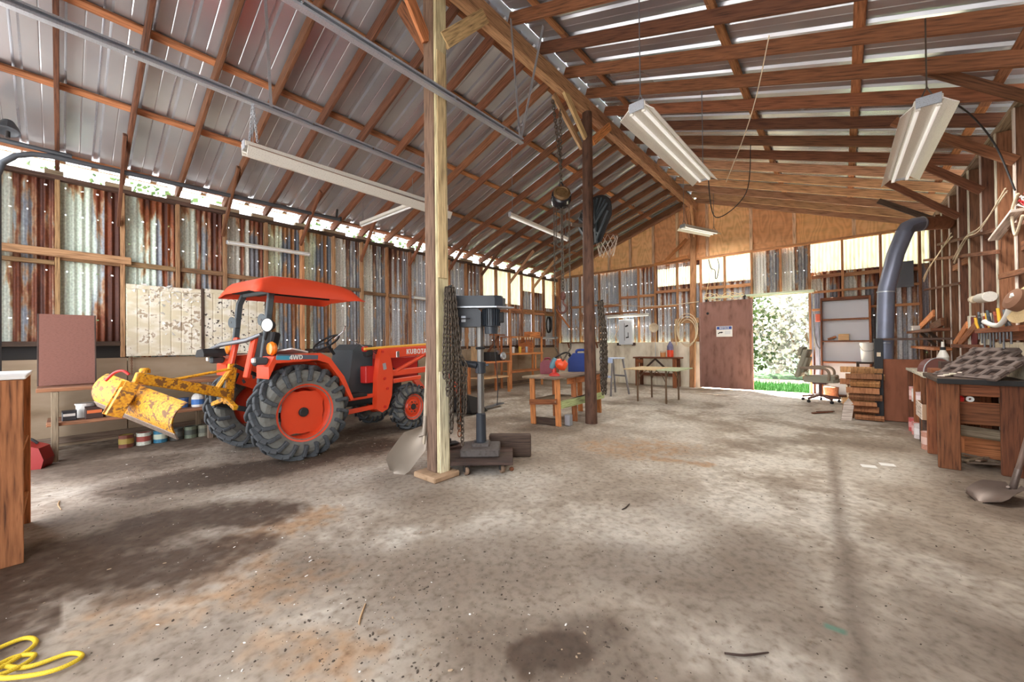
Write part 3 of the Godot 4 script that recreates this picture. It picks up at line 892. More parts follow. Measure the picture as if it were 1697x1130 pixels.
# ---------------------------------------------------------------- ridge posts
func build_posts() -> void:
	var p := thing("ridge_post", "tall squared timber post with newer braces and a short chain-draped face, nearest the camera", "post", Vector3(-3.3, 0, -2.62))
	block("footing", p, Vector3(0.0, 0.03, 0.02), Vector3(0.36, 0.06, 0.34), mat(col(170, 140, 110), 0.9, 0, M.spots), 0.012)
	board("main_timber", p, Vector3(-0.02, 0.06, 0.0), Vector3(-0.02, 5.44, 0.0), 0.16, 0.15, woods(col(132, 106, 86), 2, 0.05), Vector3.BACK, 0.008)
	board("facing_timber", p, Vector3(0.08, 0.06, -0.01), Vector3(0.08, 5.44, -0.01), 0.04, 0.15, woods(col(196, 180, 146), 2, 0.05), Vector3.BACK, 0.008)
	board("facing_board", p, Vector3(0.106, 0.06, 0.0), Vector3(0.106, 1.12, 0.0), 0.012, 0.12, woods(col(228, 214, 186), 2, 0.03), Vector3.BACK)
	board("facing_board", p, Vector3(0.106, 2.1, 0.0), Vector3(0.106, 4.5, 0.0), 0.012, 0.11, woods(col(222, 200, 150), 2, 0.03), Vector3.BACK)
	board("brace", p, Vector3(-0.02, 4.62, 0.08), Vector3(-0.02, 5.42, 0.62), 0.13, 0.045, M.orange_wood, Vector3.RIGHT)
	board("brace", p, Vector3(0.09, 4.66, -0.06), Vector3(0.0, 5.44, -0.78), 0.16, 0.045, M.pale_wood, Vector3.RIGHT)
	board("brace", p, Vector3(-0.12, 4.62, -0.02), Vector3(-0.62, 5.4, 0.0), 0.13, 0.045, M.rafter, Vector3.BACK)
	var q := thing("round_post", "dark round peeled log post with plank braces, second ridge post", "post", Vector3(-3.36, 0, -6.02))
	var st := S()
	tube(st, [Vector3(0.01, 0, 0), Vector3(0.0, 1.2, 0), Vector3(-0.015, 2.6, 0), Vector3(0.0, 4.2, 0.01), Vector3(0, 5.44, 0)], [0.105, 0.10, 0.095, 0.09, 0.085], 14)
	done("log", q, st, mat(col(96, 66, 50), 0.75, 0, M.grain, Vector3(0.4, 6, 1)))
	board("brace", q, Vector3(0.02, 4.95, 0.1), Vector3(0.0, 5.5, 0.75), 0.12, 0.045, M.pale_wood, Vector3.RIGHT)
	board("brace", q, Vector3(-0.1, 4.85, 0.02), Vector3(-0.16, 5.45, 0.8), 0.12, 0.045, M.pale_wood, Vector3.RIGHT)
	board("brace", q, Vector3(0.06, 4.95, -0.08), Vector3(0.06, 5.5, -0.75), 0.14, 0.045, M.orange_wood, Vector3.RIGHT)
	var r := thing("far_ridge_post", "pale squared timber post with two braces against the far wall", "post", Vector3(-3.54, 0, -12.68))
	board("main_timber", r, Vector3(0, 0, 0), Vector3(0.1, 5.44, 0), 0.15, 0.13, M.stud_far, Vector3.BACK, 0.008)
	board("brace", r, Vector3(0.0, 4.62, 0.09), Vector3(0.05, 5.44, 0.8), 0.11, 0.045, M.rafter_pale, Vector3.RIGHT)
	board("brace", r, Vector3(0.14, 4.62, 0.09), Vector3(0.2, 5.44, 0.6), 0.11, 0.045, M.rafter_pale, Vector3.RIGHT)
	board("brace", r, Vector3(-0.07, 4.05, 0.03), Vector3(-1.1, 3.95, 0.05), 0.04, 0.09, M.orange_wood, Vector3.UP)
	board("brace", r, Vector3(-0.1, 4.6, 0.03), Vector3(-0.75, 4.02, 0.03), 0.04, 0.09, M.orange_wood, Vector3.UP)
# ---------------------------------------------------------------- outside
func build_outside() -> void:
	var g := setting("trim_ground", "ground around the barn")
	block("lawn", g, Vector3(-3, -0.11, -31), Vector3(60, 0.1, 36), mat(col(30, 76, 22), 0.95, 0.0, M.fine, Vector3(1, 1, 1)), 0.0)
	block("gravel", g, Vector3(-3, -0.12, 14), Vector3(60, 0.1, 54), mat(col(98, 100, 103), 0.95, 0.0, M.fine, Vector3(1, 1, 1)), 0.0)
	block("path", g, Vector3(-2.5, -0.075, -16.7), Vector3(12, 0.05, 2.0), mat(col(176, 172, 164), 0.95, 0.0, M.fine, Vector3(1, 1, 1)), 0.0)
	# grass blades by the far door
	var gs := S()
	face(gs, [Vector3(-0.006, 0, 0), Vector3(0.006, 0, 0), Vector3(0.002, 0.1, 0.02)], [Vector2.ZERO, Vector2.ZERO, Vector2.ZERO], Vector3.BACK)
	gs.generate_normals()
	var mm := MultiMesh.new()
	mm.transform_format = MultiMesh.TRANSFORM_3D
	mm.mesh = gs.commit()
	mm.instance_count = 16000
	var r := RandomNumberGenerator.new()
	r.seed = 3
	for i in mm.instance_count:
		var s := r.randf_range(0.8, 1.7)
		mm.set_instance_transform(i, Transform3D(Basis(Vector3.UP, r.randf() * TAU).scaled(Vector3(s, s, s)), Vector3(r.randf_range(-6.0, 1.2), -0.06, -13.1 - 2.6 * pow(r.randf(), 1.2))))
	var o := MultiMeshInstance3D.new()
	o.name = "grass"
	o.multimesh = mm
	o.material_override = mat(col(26, 84, 18), 0.8)
	add_child(o, true)
	tag(o, "bright green grass outside the open far doorway", "grass", "", "stuff")
	M.leaf = mat(col(38, 60, 22), 0.6)
	M.leaf.backlight_enabled = true
	M.leaf.backlight = Color(0.08, 0.12, 0.03)
	M.leaf_pale = mat(col(138, 140, 136), 0.5)  # pale grey stands for sun glare on overexposed leaves
	M.leaf_pale.backlight_enabled = true
	M.leaf_pale.backlight = Color(0.2, 0.2, 0.15)
	bush(Vector3(-3.4, 0, -17.8), 1.5, 3.4, 2600, M.leaf, "green leafy bush outside, left half of the far doorway view", 1)
	bush(Vector3(-1.1, 0, -18.4), 1.9, 3.2, 3800, M.leaf_pale, "bush outside with sun glare put into its pale leaves, middle of the far doorway view", 2)
	bush(Vector3(0.9, 0, -17.6), 1.3, 2.0, 2000, M.leaf, "low dark green bush outside, behind the office chair", 3)
	bush(Vector3(-2.2, 0, -21.5), 3.0, 6.0, 5000, M.leaf_pale, "tall pale tree outside, rising behind the doorway bushes", 4)
	for i in 7:
		bush(Vector3(-16.0 - (i % 3) * 2.0, 0, 1.5 - i * 3.2), 2.6, 6.5 + (i % 2) * 1.5, 1300, M.leaf if i % 2 else M.leaf_pale, "tree outside the left eave gap, %s from the viewer" % ["first", "second", "third", "fourth", "fifth", "sixth", "seventh"][i], 10 + i, "trees beyond the left eave")

func bush(p: Vector3, radius: float, height: float, n: int, m: Material, label: String, sd: int, group := "") -> void:
	var t := thing("bush" if height < 5.0 else "tree", label, "bush" if height < 5.0 else "tree", p, 0.0, group)
	var st := S()
	tube(st, [Vector3(0, -0.1, 0), Vector3(0.1, height * 0.4, 0), Vector3(0, height * 0.75, 0.1)], [0.09, 0.06, 0.02], 7)
	for k in 4:
		var a := k * 1.7 + sd
		tube(st, [Vector3(0.03, height * 0.15, 0), Vector3(cos(a) * radius * 0.4, height * 0.45, sin(a) * radius * 0.4), Vector3(cos(a) * radius * 0.7, height * 0.75, sin(a) * radius * 0.7)], [0.05, 0.03, 0.01], 5)
	done("stem", t, st, M.bark if M.has("bark") else mat(col(110, 92, 74), 0.9))
	var ls := S()
	var c := Vector3(0, 0.35, 0.05)
	for q in [[Vector3(-0.3, 0.35, 0), Vector3.ZERO], [Vector3(0.3, 0.35, 0), Vector3.ZERO]]:
		face(ls, [Vector3.ZERO, q[0], c + Vector3(0, 0.35, 0), c], [Vector2.ZERO, Vector2.ZERO, Vector2.ZERO, Vector2.ZERO], Vector3.BACK)
	ls.generate_normals()
	var mm := MultiMesh.new()
	mm.transform_format = MultiMesh.TRANSFORM_3D
	mm.mesh = ls.commit()
	mm.instance_count = n
	var r := RandomNumberGenerator.new()
	r.seed = 100 + sd
	for i in n:
		var a := r.randf() * TAU
		var y := pow(r.randf(), 0.8)
		var rr := radius * sqrt(r.randf()) * (0.55 + 0.45 * sin(y * 2.9 + 0.2) + 0.2 * sin(a * 3.0 + sd))
		var s := r.randf_range(0.12, 0.28) * (1.0 + height * 0.04)
		mm.set_instance_transform(i, Transform3D(Basis.from_euler(Vector3(r.randf_range(-1.2, 1.2), r.randf() * TAU, r.randf_range(-1, 1))).scaled(Vector3(s, s, s)), Vector3(cos(a) * rr, 0.1 + y * height, sin(a) * rr)))
	var o := MultiMeshInstance3D.new()
	o.name = "foliage"
	o.multimesh = mm
	o.material_override = m
	o.set_meta("kind", "stuff")
	t.add_child(o, true)
# ---------------------------------------------------------------- tractor and its blade
func lug_mesh(R: float, hw: float, side: float) -> ArrayMesh:
	var st := S()
	var pts := []
	for q in [[0.0, 0.0, 0.0], [0.35, 0.0, 7.0], [0.72, -0.004, 14.0], [1.0, -0.03, 19.0], [1.06, -0.11, 21.0], [1.09, -0.165, 22.0]]:
		var a := deg_to_rad(q[2])
		var r: float = R + q[1] * R / 0.56
		pts.append(Vector3(side * hw * q[0], cos(a) * r, sin(a) * r))
	for i in 5:
		var m: Vector3 = (pts[i] + pts[i + 1]) * 0.5
		bar(st, pts[i], pts[i + 1] + (pts[i + 1] - pts[i]).normalized() * 0.008, 0.044 * R / 0.56, 0.062 * R / 0.56, Vector3(0, m.y, m.z) if i < 3 else Vector3(side, 0.2 * m.y, 0.2 * m.z), 0.008)
	st.generate_normals()
	return st.commit()

func wheel(parent: Node3D, called: String, p: Vector3, R: float, hw: float, rimr: float, out: float, rear: bool) -> void:
	var t := S()
	var turn := at(Vector3.ZERO, 0, 0, -90)
	var b := R - 0.03
	lathe(t, [Vector2(rimr - 0.02, -hw * 0.8), Vector2(rimr + 0.02, -hw * 0.9), Vector2((rimr + b) * 0.5, -hw * 1.06), Vector2(b - 0.05, -hw), Vector2(b - 0.012, -hw * 0.8), Vector2(b, 0), Vector2(b - 0.012, hw * 0.8), Vector2(b - 0.05, hw), Vector2((rimr + b) * 0.5, hw * 1.06), Vector2(rimr + 0.02, hw * 0.9), Vector2(rimr - 0.02, hw * 0.8)], turn, 40)
	var w := done(called, parent, t, M.rubber, Transform3D(Basis(Vector3.RIGHT, 0.35), p))
	var n := 20 if rear else 16
	for s: float in [-1.0, 1.0]:
		var lm := lug_mesh(R, hw, s)
		for k in n:
			mesh_node("lug", w, lm, M.tread, Transform3D(Basis(Vector3.RIGHT, TAU * (k + (0.5 if s > 0 else 0.0)) / n), Vector3.ZERO))
	var r := S()
	var o := out
	lathe(r, [Vector2(rimr - 0.03, -0.9 * hw * o), Vector2(rimr - 0.045, 0.1 * hw * o), Vector2(rimr - 0.03, 0.55 * hw * o), Vector2(rimr - 0.012, 0.72 * hw * o), Vector2(rimr - 0.008, 0.84 * hw * o), Vector2(rimr + 0.012, 0.92 * hw * o), Vector2(rimr + 0.018, 0.86 * hw * o)], turn, 36)
	done("rim", w, r, M.tractor)
	var d := S()
	if rear:
		var pts := PackedVector2Array()
		for k in 48:
			var a := TAU * k / 48
			var rr := rimr * (0.77 + 0.13 * smoothstep(-0.4, 0.7, sin(a * 4.0)))
			pts.append(Vector2(cos(a), sin(a)) * rr)
		extrude(d, pts, 0.28 * hw * o, 0.34 * hw * o, Transform3D(Basis(Vector3(0, 0, -1), Vector3.UP, Vector3.RIGHT), Vector3.ZERO))
		lathe(d, [Vector2(rimr * 0.72, 0.34 * hw * o), Vector2(rimr * 0.55, 0.22 * hw * o), Vector2(rimr * 0.42, 0.2 * hw * o), Vector2(0.0, 0.2 * hw * o)] if o > 0 else [Vector2(0, -0.2 * hw), Vector2(rimr * 0.55, -0.22 * hw), Vector2(rimr * 0.72, -0.34 * hw)], turn, 28)
	else:
		lathe(d, [Vector2(rimr * 0.95, 0.5 * hw * o), Vector2(rimr * 0.7, 0.52 * hw * o), Vector2(rimr * 0.6, 0.75 * hw * o), Vector2(0, 0.8 * hw * o)], turn, 24)
	done("wheel_disc", w, d, M.tractor)
	var h := S()
	var hr := 0.058 if rear else 0.05
	lathe(h, [Vector2(hr, 0.1 * hw * o), Vector2(hr, 0.52 * hw * o if rear else 0.95 * hw * o), Vector2(hr * 0.8, 0.58 * hw * o if rear else 1.0 * hw * o), Vector2(0, 0.58 * hw * o if rear else 1.0 * hw * o)], turn, 16)
	done("hub_cap", w, h, M.iron)
	for k in 8:
		var a := TAU * k / 8
		var bl := S()
		var rr := 0.115 if rear else 0.085
		lathe(bl, [Vector2(0.011, 0), Vector2(0.011, 0.016), Vector2(0, 0.018)], Transform3D(turn.basis, Vector3((0.22 if rear else 0.74) * hw * o, cos(a) * rr, sin(a) * rr)), 6, false)
		done("wheel_bolt", w, bl, M.steel if k % 2 else M.black)

func chipped() -> ImageTexture:
	var n := FastNoiseLite.new()
	n.seed = 77
	n.frequency = 0.03
	n.fractal_octaves = 4
	var im := Image.create(160, 160, false, Image.FORMAT_RGB8)
	for y in 160:
		for x in 160:
			var v := n.get_noise_2d(x, y)
			var f := n.get_noise_2d(x * 4 + 500, y * 4)
			var c := Color(0.90, 0.66, 0.10).lerp(Color(0.80, 0.52, 0.07), clampf(f * 2.0 + 0.4, 0, 1))
			if v + f * 0.3 > 0.2: c = c.lerp(Color(0.45, 0.29, 0.15), clampf((v + f * 0.3 - 0.2) * 12.0, 0, 0.85))
			im.set_pixel(x, y, c)
	return ImageTexture.create_from_image(im)

func build_tractor() -> void:
	M.tractor = mat(col(224, 72, 36), 0.38)
	M.tractor.clearcoat_enabled = true
	M.tractor.clearcoat = 0.4
	M.tractor.clearcoat_roughness = 0.3
	M.red = mat(col(196, 40, 34), 0.4)
	M.charcoal = mat(col(72, 80, 84), 0.6, 0.0, M.fine, Vector3(2, 2, 1))
	M.yellow = mat(Color(1, 1, 1), 0.6, 0.0, chipped(), Vector3(1.6, 1.6, 1))
	M.chrome = mat(col(210, 212, 214), 0.15, 0.9)
	M.lens = mat(col(236, 238, 232), 0.12)
	M.amber = mat(col(240, 130, 30), 0.25)
	var t := thing("tractor", "orange compact tractor with canopy, front loader and large lugged tyres, parked by the left wall", "tractor", Vector3(-5.83, 0, -1.93), deg_to_rad(7.4))
	wheel(t, "rear_wheel", Vector3(0.6, 0.57, 0.03), 0.57, 0.15, 0.345, 1.0, true)
	wheel(t, "rear_wheel", Vector3(-0.6, 0.57, 0.03), 0.57, 0.15, 0.345, -1.0, true)
	wheel(t, "front_wheel", Vector3(0.5, 0.365, -1.86), 0.365, 0.10, 0.2, 1.0, false)
	wheel(t, "front_wheel", Vector3(-0.5, 0.365, -1.86), 0.365, 0.10, 0.2, -1.0, false)
	# snow chain on the near front tyre
	var paths := []
	for k in 9:
		var a := TAU * k / 9
		var path := []
		for q in [[0.11, 0.22], [0.118, 0.3], [0.10, 0.36], [0.04, 0.395], [-0.04, 0.395], [-0.1, 0.36]]:
			path.append(Vector3(0.5 + q[0], 0.365 + cos(a + q[0]) * q[1], -1.86 + sin(a + q[0]) * q[1]))
		paths.append(path)
	var ringp := []
	for k in 25: ringp.append(Vector3(0.615, 0.365 + cos(TAU * k / 24) * 0.235, -1.86 + sin(TAU * k / 24) * 0.235))
	paths.append(ringp)
	chain("tyre_chain", t, paths, 0.04, 0.005, M.iron)
	# body
	var st := S()
	lathe(st, [Vector2(0, -0.5), Vector2(0.1, -0.5), Vector2(0.1, -0.2), Vector2(0.17, -0.14), Vector2(0.17, 0.14), Vector2(0.1, 0.2), Vector2(0.1, 0.5), Vector2(0, 0.5)], at(Vector3(0, 0.57, 0.02), 0, 0, -90), 14)
	box(st, Vector3(0.34, 0.4, 0.8), at(Vector3(0, 0.6, -0.2)), 0.03)
	box(st, Vector3(0.32, 0.34, 1.3), at(Vector3(0, 0.62, -1.35)), 0.03)
	box(st, Vector3(0.8, 0.12, 0.14), at(Vector3(0, 0.37, -1.86)), 0.03)
	done("chassis", t, st, M.charcoal)
	st = S()
	# hood: rounded cross-section extruded forward
	extrude(st, outline([-0.27, 0.82, -0.27, 1.18, -0.22, 1.32, -0.12, 1.36, 0.12, 1.36, 0.22, 1.32, 0.27, 1.18, 0.27, 0.82]), -1.3, -2.25, Transform3D.IDENTITY)
	done("hood", t, st, M.red)
	st = S()
	box(st, Vector3(0.5, 0.42, 0.05), at(Vector3(0, 0.98, -2.27)), 0.02)
	done("grille", t, st, M.black)
	st = S()
	extrude(st, outline([0.85, 0.62, 0.95, 1.33, 1.06, 1.42, 1.3, 1.40, 1.32, 0.62]), -0.26, 0.26, Transform3D(Basis(Vector3(0, 0, -1), Vector3.UP, Vector3.RIGHT), Vector3.ZERO))
	done("dash_cowl", t, st, M.charcoal)
	st = S()
	box(st, Vector3(1.0, 0.05, 0.62), at(Vector3(0, 0.66, -0.72)), 0.01)
	done("platform", t, st, M.black)
	# steering wheel
	st = S()
	var ring := []
	var sw := at(Vector3(0, 1.45, -0.68), 35)
	for k in 25: ring.append(sw * Vector3(cos(TAU * k / 24) * 0.2, 0, sin(TAU * k / 24) * 0.2))
	tube(st, ring, 0.014, 8, false)
	for k in 3: rod(st, sw * Vector3.ZERO, sw * Vector3(cos(TAU * k / 3 + 0.5) * 0.2, 0, sin(TAU * k / 3 + 0.5) * 0.2), 0.009)
	rod(st, sw * Vector3.ZERO, sw * Vector3(0, -0.22, 0), 0.022)
	done("steering_wheel", t, st, M.black)
	st = S()
	tube(st, [Vector3(0.05, 1.5, -0.78), Vector3(0.16, 1.62, -0.86), Vector3(0.2, 1.7, -0.86)], [0.008, 0.008, 0.016], 6)
	tube(st, [Vector3(0.42, 1.3, -1.12), Vector3(0.4, 1.42, -0.98), Vector3(0.3, 1.52, -0.82)], 0.007, 6)
	done("lever", t, st, M.chrome)
	# seat
	st = S()
	box(st, Vector3(0.44, 0.10, 0.40), at(Vector3(0, 1.12, -0.08), -4), 0.04)
	box(st, Vector3(0.42, 0.46, 0.10), at(Vector3(0, 1.36, 0.16), -12), 0.045)
	done("seat", t, st, M.black)
	st = S()
	box(st, Vector3(0.36, 0.02, 0.3), at(Vector3(0.16, 1.32, -0.05), -10, 20, 8), 0.004)
	done("manual_box", t, st, M.white)
	# fenders
	for s: float in [-1.0, 1.0]:
		st = S()
		extrude(st, outline([-0.46, 1.16, -0.40, 1.28, 0.16, 1.31, 0.3, 1.24, 0.50, 0.98, 0.64, 0.66, 0.60, 0.64, 0.44, 0.95, 0.27, 1.17, 0.12, 1.22, -0.38, 1.2, -0.46, 1.02]), 0.0, s * 0.30, Transform3D(Basis(Vector3(0, 0, -1), Vector3.UP, Vector3.RIGHT), Vector3(s * 0.42, 0, 0)))
		extrude(st, outline([-0.44, 1.2, 0.16, 1.26, 0.46, 0.98, 0.62, 0.66, 0.2, 0.66, -0.44, 0.95]), 0.0, s * 0.02, Transform3D(Basis(Vector3(0, 0, -1), Vector3.UP, Vector3.RIGHT), Vector3(s * 0.41, 0, 0)))
		var f := done("fender", t, st, M.tractor)
		st = S()
		box(st, Vector3(0.004, 0.055, 0.5), at(Vector3(s * 0.722, 1.268, 0.12), -3, 0, 0), 0.001)
		done("stripe", f, st, mat(col(86, 92, 104), 0.5))
		st = S()
		box(st, Vector3(0.006, 0.05, 0.16), at(Vector3(s * 0.723, 1.262, 0.3), -3, 0, 0), 0.001)
		done("stripe_end", f, st, mat(col(70, 150, 176), 0.5))
		if s > 0:
			lettering("fender_lettering", f, "4WD", 0.055, Transform3D(Basis(Vector3.UP, PI / 2), Vector3(0.729, 1.264, 0.15)), M.white)
		st = S()
		box(st, Vector3(0.10, 0.09, 0.16), at(Vector3(s * 0.60, 1.23, 0.5)), 0.03)
		done("tail_bracket", t, st, M.charcoal)
		st = S()
		box(st, Vector3(0.06, 0.05, 0.03), at(Vector3(s * 0.64, 1.24, 0.585)), 0.008)
		done("tail_lens", t, st, M.white)
		st = S()
		lathe(st, [Vector2(0, -0.04), Vector2(0.07, -0.03), Vector2(0.085, 0), Vector2(0.07, 0.03), Vector2(0, 0.045)], at(Vector3(s * 0.58, 1.375, 0.36), 90, 0, 0), 18)
		done("turn_signal", t, st, M.amber)
		# roll bar
		st = S()
		var x := s * 0.42
		bar(st, Vector3(x, 0.95, 0.42), Vector3(x, 1.45, 0.36), 0.07, 0.05, Vector3.RIGHT, 0.008)
		bar(st, Vector3(x, 1.42, 0.36), Vector3(x, 2.0, 0.30), 0.07, 0.05, Vector3.RIGHT, 0.008)
		bar(st, Vector3(x, 1.98, 0.30), Vector3(x * 0.88, 2.1, 0.27), 0.07, 0.05, Vector3.RIGHT, 0.008)
		var rb := done("roll_bar_post", t, st, M.charcoal)
		st = S()
		extrude(st, ell(0.095, 0.075, 20), 0.0, 0.012, at(Vector3(x - 0.08, 1.73, 0.36)))
		box(st, Vector3(0.13, 0.13, 0.06), at(Vector3(x, 1.72, 0.345)), 0.006)
		done("hinge_plate", rb, st, M.charcoal)
		st = S()
		lathe(st, [Vector2(0, 0), Vector2(0.014, 0), Vector2(0.014, 0.016), Vector2(0, 0.016)], at(Vector3(x - 0.06, 1.73, 0.372), 90, 0, 0), 6, false)
		done("hinge_bolt", rb, st, M.chrome)
	st = S()
	bar(st, Vector3(-0.38, 2.1, 0.27), Vector3(0.38, 2.1, 0.27), 0.05, 0.07, Vector3.UP, 0.008)
	done("roll_bar_crosspiece", t, st, M.charcoal)
	st = S()
	tube(st, [Vector3(-0.52, 1.36, 0.62), Vector3(-0.3, 1.43, 0.56), Vector3(0.2, 1.48, 0.47), Vector3(0.4, 1.55, 0.4)], [0.02, 0.03, 0.03, 0.022], 8)
	done("cross_rod", t, st, M.steel)
	st = S()
	extrude(st, outline([-0.14, 0, -0.1, 0.06, 0.08, 0.08, 0.13, 0.02, 0.13, -0.02, -0.14, -0.03]), -0.12, 0.12, at(Vector3(-0.5, 1.3, 0.6)))
	done("slow_sign_bracket", t, st, M.black)
	for s: float in [-1.0, 1.0]:
		st = S()
		bar(st, Vector3(s * 0.25, 1.02, 0.50), Vector3(s * 0.25, 1.52, 0.40), 0.10, 0.05, Vector3.BACK, 0.012)
		done("safety_marker", t, st, M.tractor)
	# work light on the near post
	st = S()
	lathe(st, [Vector2(0, -0.07), Vector2(0.05, -0.06), Vector2(0.082, 0.0), Vector2(0.086, 0.02), Vector2(0.078, 0.026)], at(Vector3(0.5, 1.66, 0.36), 90, 25, 0), 22)
	var wl := done("work_light", t, st, M.black)
	st = S()
	lathe(st, [Vector2(0.078, 0.02), Vector2(0.05, 0.034), Vector2(0, 0.04)], at(Vector3(0.5, 1.66, 0.36), 90, 25, 0), 22)
	done("lens", wl, st, M.lens)
	st = S()
	rod(st, Vector3(0.47, 1.6, 0.36), Vector3(0.43, 1.48, 0.37), 0.018)
	done("lamp_stem", wl, st, M.black)
	# canopy: a shallow moulded tray with rolled edges, nose down
	st = S()
	var rows := []
	for q in [[0.50, 2.06, 0.50], [0.47, 2.12, 0.52], [0.42, 2.20, 0.50], [0.24, 2.265, 0.46], [-0.2, 2.28, 0.46], [-0.62, 2.25, 0.46], [-0.78, 2.20, 0.49], [-0.9, 2.10, 0.52], [-0.97, 2.06, 0.50]]:
		var r := []
		for u in [[-1.0, -1], [-0.96, -0.6], [-0.88, 0.0], [-0.6, 0.25], [0.0, 0.32], [0.6, 0.25], [0.88, 0.0], [0.96, -0.6], [1.0, -1]]:
			var low := 2.055
			var y: float = q[1] + u[1] * 0.12 if u[1] > 0 else lerpf(q[1], low, -u[1])
			r.append(Vector3(u[0] * 0.56 * (q[2] / 0.5), minf(y, q[1] + 0.03), q[0]))
		rows.append(r)
	for lift in [0.0, -0.008]:
		for i in rows.size() - 1:
			for j in 8:
				var o := Vector3(0, lift, 0)
				var a: Vector3 = rows[i][j] + o
				var b: Vector3 = rows[i + 1][j] + o
				var cc: Vector3 = rows[i + 1][j + 1] + o
				var d: Vector3 = rows[i][j + 1] + o
				var mid := (a + b + cc + d) * 0.25
				quad(st, a, b, cc, d, (mid - Vector3(0, 1.4, -0.2)) * (1.0 if lift == 0.0 else -1.0), 1 if lift == 0.0 else 2)
	var can := done("canopy", t, st, M.tractor)
	st = S()
	for s: float in [-1.0, 1.0]: bar(st, Vector3(s * 0.2, 2.13, 0.4), Vector3(s * 0.2, 2.13, -0.85), 0.04, 0.03, Vector3.UP)
	box(st, Vector3(0.86, 0.03, 0.34), at(Vector3(0, 2.12, 0.22)), 0.005)
	done("canopy_frame", can, st, M.black)
	# loader
	for s: float in [-1.0, 1.0]:
		var x := s * 0.5
		st = S()
		extrude(st, outline([1.15, 0.42, 1.17, 0.9, 1.22, 1.26, 1.25, 1.34, 1.34, 1.35, 1.42, 1.2, 1.47, 0.98, 1.44, 0.6, 1.36, 0.4, 1.25, 0.36]), -0.055, 0.055, Transform3D(Basis(Vector3(0, 0, -1), Vector3.UP, Vector3.RIGHT), Vector3(x, 0, 0)))
		var up := done("loader_upright", t, st, M.tractor)
		st = S()
		for q in [[1.26, 1.3], [1.3, 0.88], [1.35, 0.72], [1.3, 0.44]]:
			lathe(st, [Vector2(0, -0.07), Vector2(0.022, -0.07), Vector2(0.022, 0.07), Vector2(0, 0.07)], at(Vector3(x, q[1], -q[0]), 0, 0, -90), 10)
		done("pivot_pin", up, st, M.red)
		st = S()
		bar(st, Vector3(x + s * 0.058, 1.12, -1.29), Vector3(x + s * 0.058, 1.02, -1.31), 0.06, 0.004, Vector3.RIGHT, 0.001)
		done("data_plate", up, st, M.galv)
		st = S()
		bar(st, Vector3(x, 1.27, -1.3), Vector3(x, 1.31, -2.3), 0.06, 0.16, Vector3.UP, 0.01)
		bar(st, Vector3(x, 1.29, -2.24), Vector3(x, 0.72, -2.9), 0.06, 0.16, Vector3(0, 1, -1), 0.01)
		bar(st, Vector3(x, 0.76, -2.84), Vector3(x, 0.3, -3.25), 0.06, 0.14, Vector3(0, 1, -1), 0.01)
		var arm := done("loader_arm", t, st, M.tractor)
		if s > 0: lettering("arm_lettering", arm, "KUBOTA", 0.085, Transform3D(Basis(Vector3.UP, PI / 2), Vector3(0.534, 1.29, -1.99)), M.white)
		st = S()
		bar(st, Vector3(x + s * 0.035, 1.30, -1.58), Vector3(x + s * 0.035, 1.20, -1.58), 0.06, 0.012, Vector3.RIGHT, 0.002)
		done("hose_clamp", arm, st, M.chrome)
		st = S()
		rod(st, Vector3(x, 0.92, -1.44), Vector3(x, 1.0, -1.62), 0.016)
		rod(st, Vector3(x, 0.98, -1.58), Vector3(x, 1.22, -2.18), 0.032, 10)
		done("lift_cylinder", t, st, M.tractor)
		st = S()
		bar(st, Vector3(x, 0.95, -1.42), Vector3(x, 0.97, -2.3), 0.05, 0.1, Vector3.UP, 0.008)
		bar(st, Vector3(x, 0.82, -1.5), Vector3(x, 0.84, -2.1), 0.05, 0.07, Vector3.UP, 0.008)
		done("loader_side_rail", t, st, M.tractor)
		st = S()
		bar(st, Vector3(x * 0.9, 0.62, -0.7), Vector3(x * 0.9, 0.63, -1.2), 0.06, 0.06, Vector3.UP, 0.008)
		bar(st, Vector3(x * 0.9, 0.43, -0.62), Vector3(x * 0.9, 0.45, -1.2), 0.05, 0.07, Vector3.UP, 0.008)
		done("frame_rail", t, st, M.tractor)
		st = S()
		box(st, Vector3(0.14, 0.26, 0.16), at(Vector3(x * 0.75, 0.95, -1.12)), 0.01)
		done("side_bracket", t, st, M.red)
	st = S()
	tube(st, [Vector3(0.47, 1.345, -1.0), Vector3(0.47, 1.365, -1.35), Vector3(0.47, 1.41, -2.3)], 0.022, 8)
	done("tool_handle", t, st, mat(col(232, 176, 60), 0.5))
	st = S()
	box(st, Vector3(0.12, 0.1, 0.12), at(Vector3(0.42, 1.28, -1.1), 15), 0.02)
	for k in 4: tube(st, curve([Vector3(0.42, 1.3, -1.08), Vector3(0.46, 1.38 - k * 0.03, -1.2), Vector3(0.42, 1.2 - k * 0.05, -1.4 - k * 0.04), Vector3(0.36, 0.95, -1.7)]), 0.009, 6)
	done("valve_and_hoses", t, st, M.black)
	st = S()
	box(st, Vector3(0.10, 0.08, 0.08), at(Vector3(0.42, 1.345, -1.05), 20), 0.02)
	done("valve_cap", t, st, M.red)
	# bucket with two fork blades
	st = S()
	extrude(st, outline([3.1, 0.42, 3.16, 0.1, 3.26, 0.03, 3.75, 0.02, 3.75, 0.035, 3.27, 0.05, 3.19, 0.12, 3.14, 0.42]), -0.72, 0.72, Transform3D(Basis(Vector3(0, 0, -1), Vector3.UP, Vector3.RIGHT), Vector3.ZERO))
	for s: float in [-1.0, 1.0]: extrude(st, outline([3.12, 0.42, 3.16, 0.1, 3.26, 0.03, 3.75, 0.02, 3.4, 0.34]), s * 0.70, s * 0.72, Transform3D(Basis(Vector3(0, 0, -1), Vector3.UP, Vector3.RIGHT), Vector3.ZERO))
	done("bucket", t, st, M.iron)
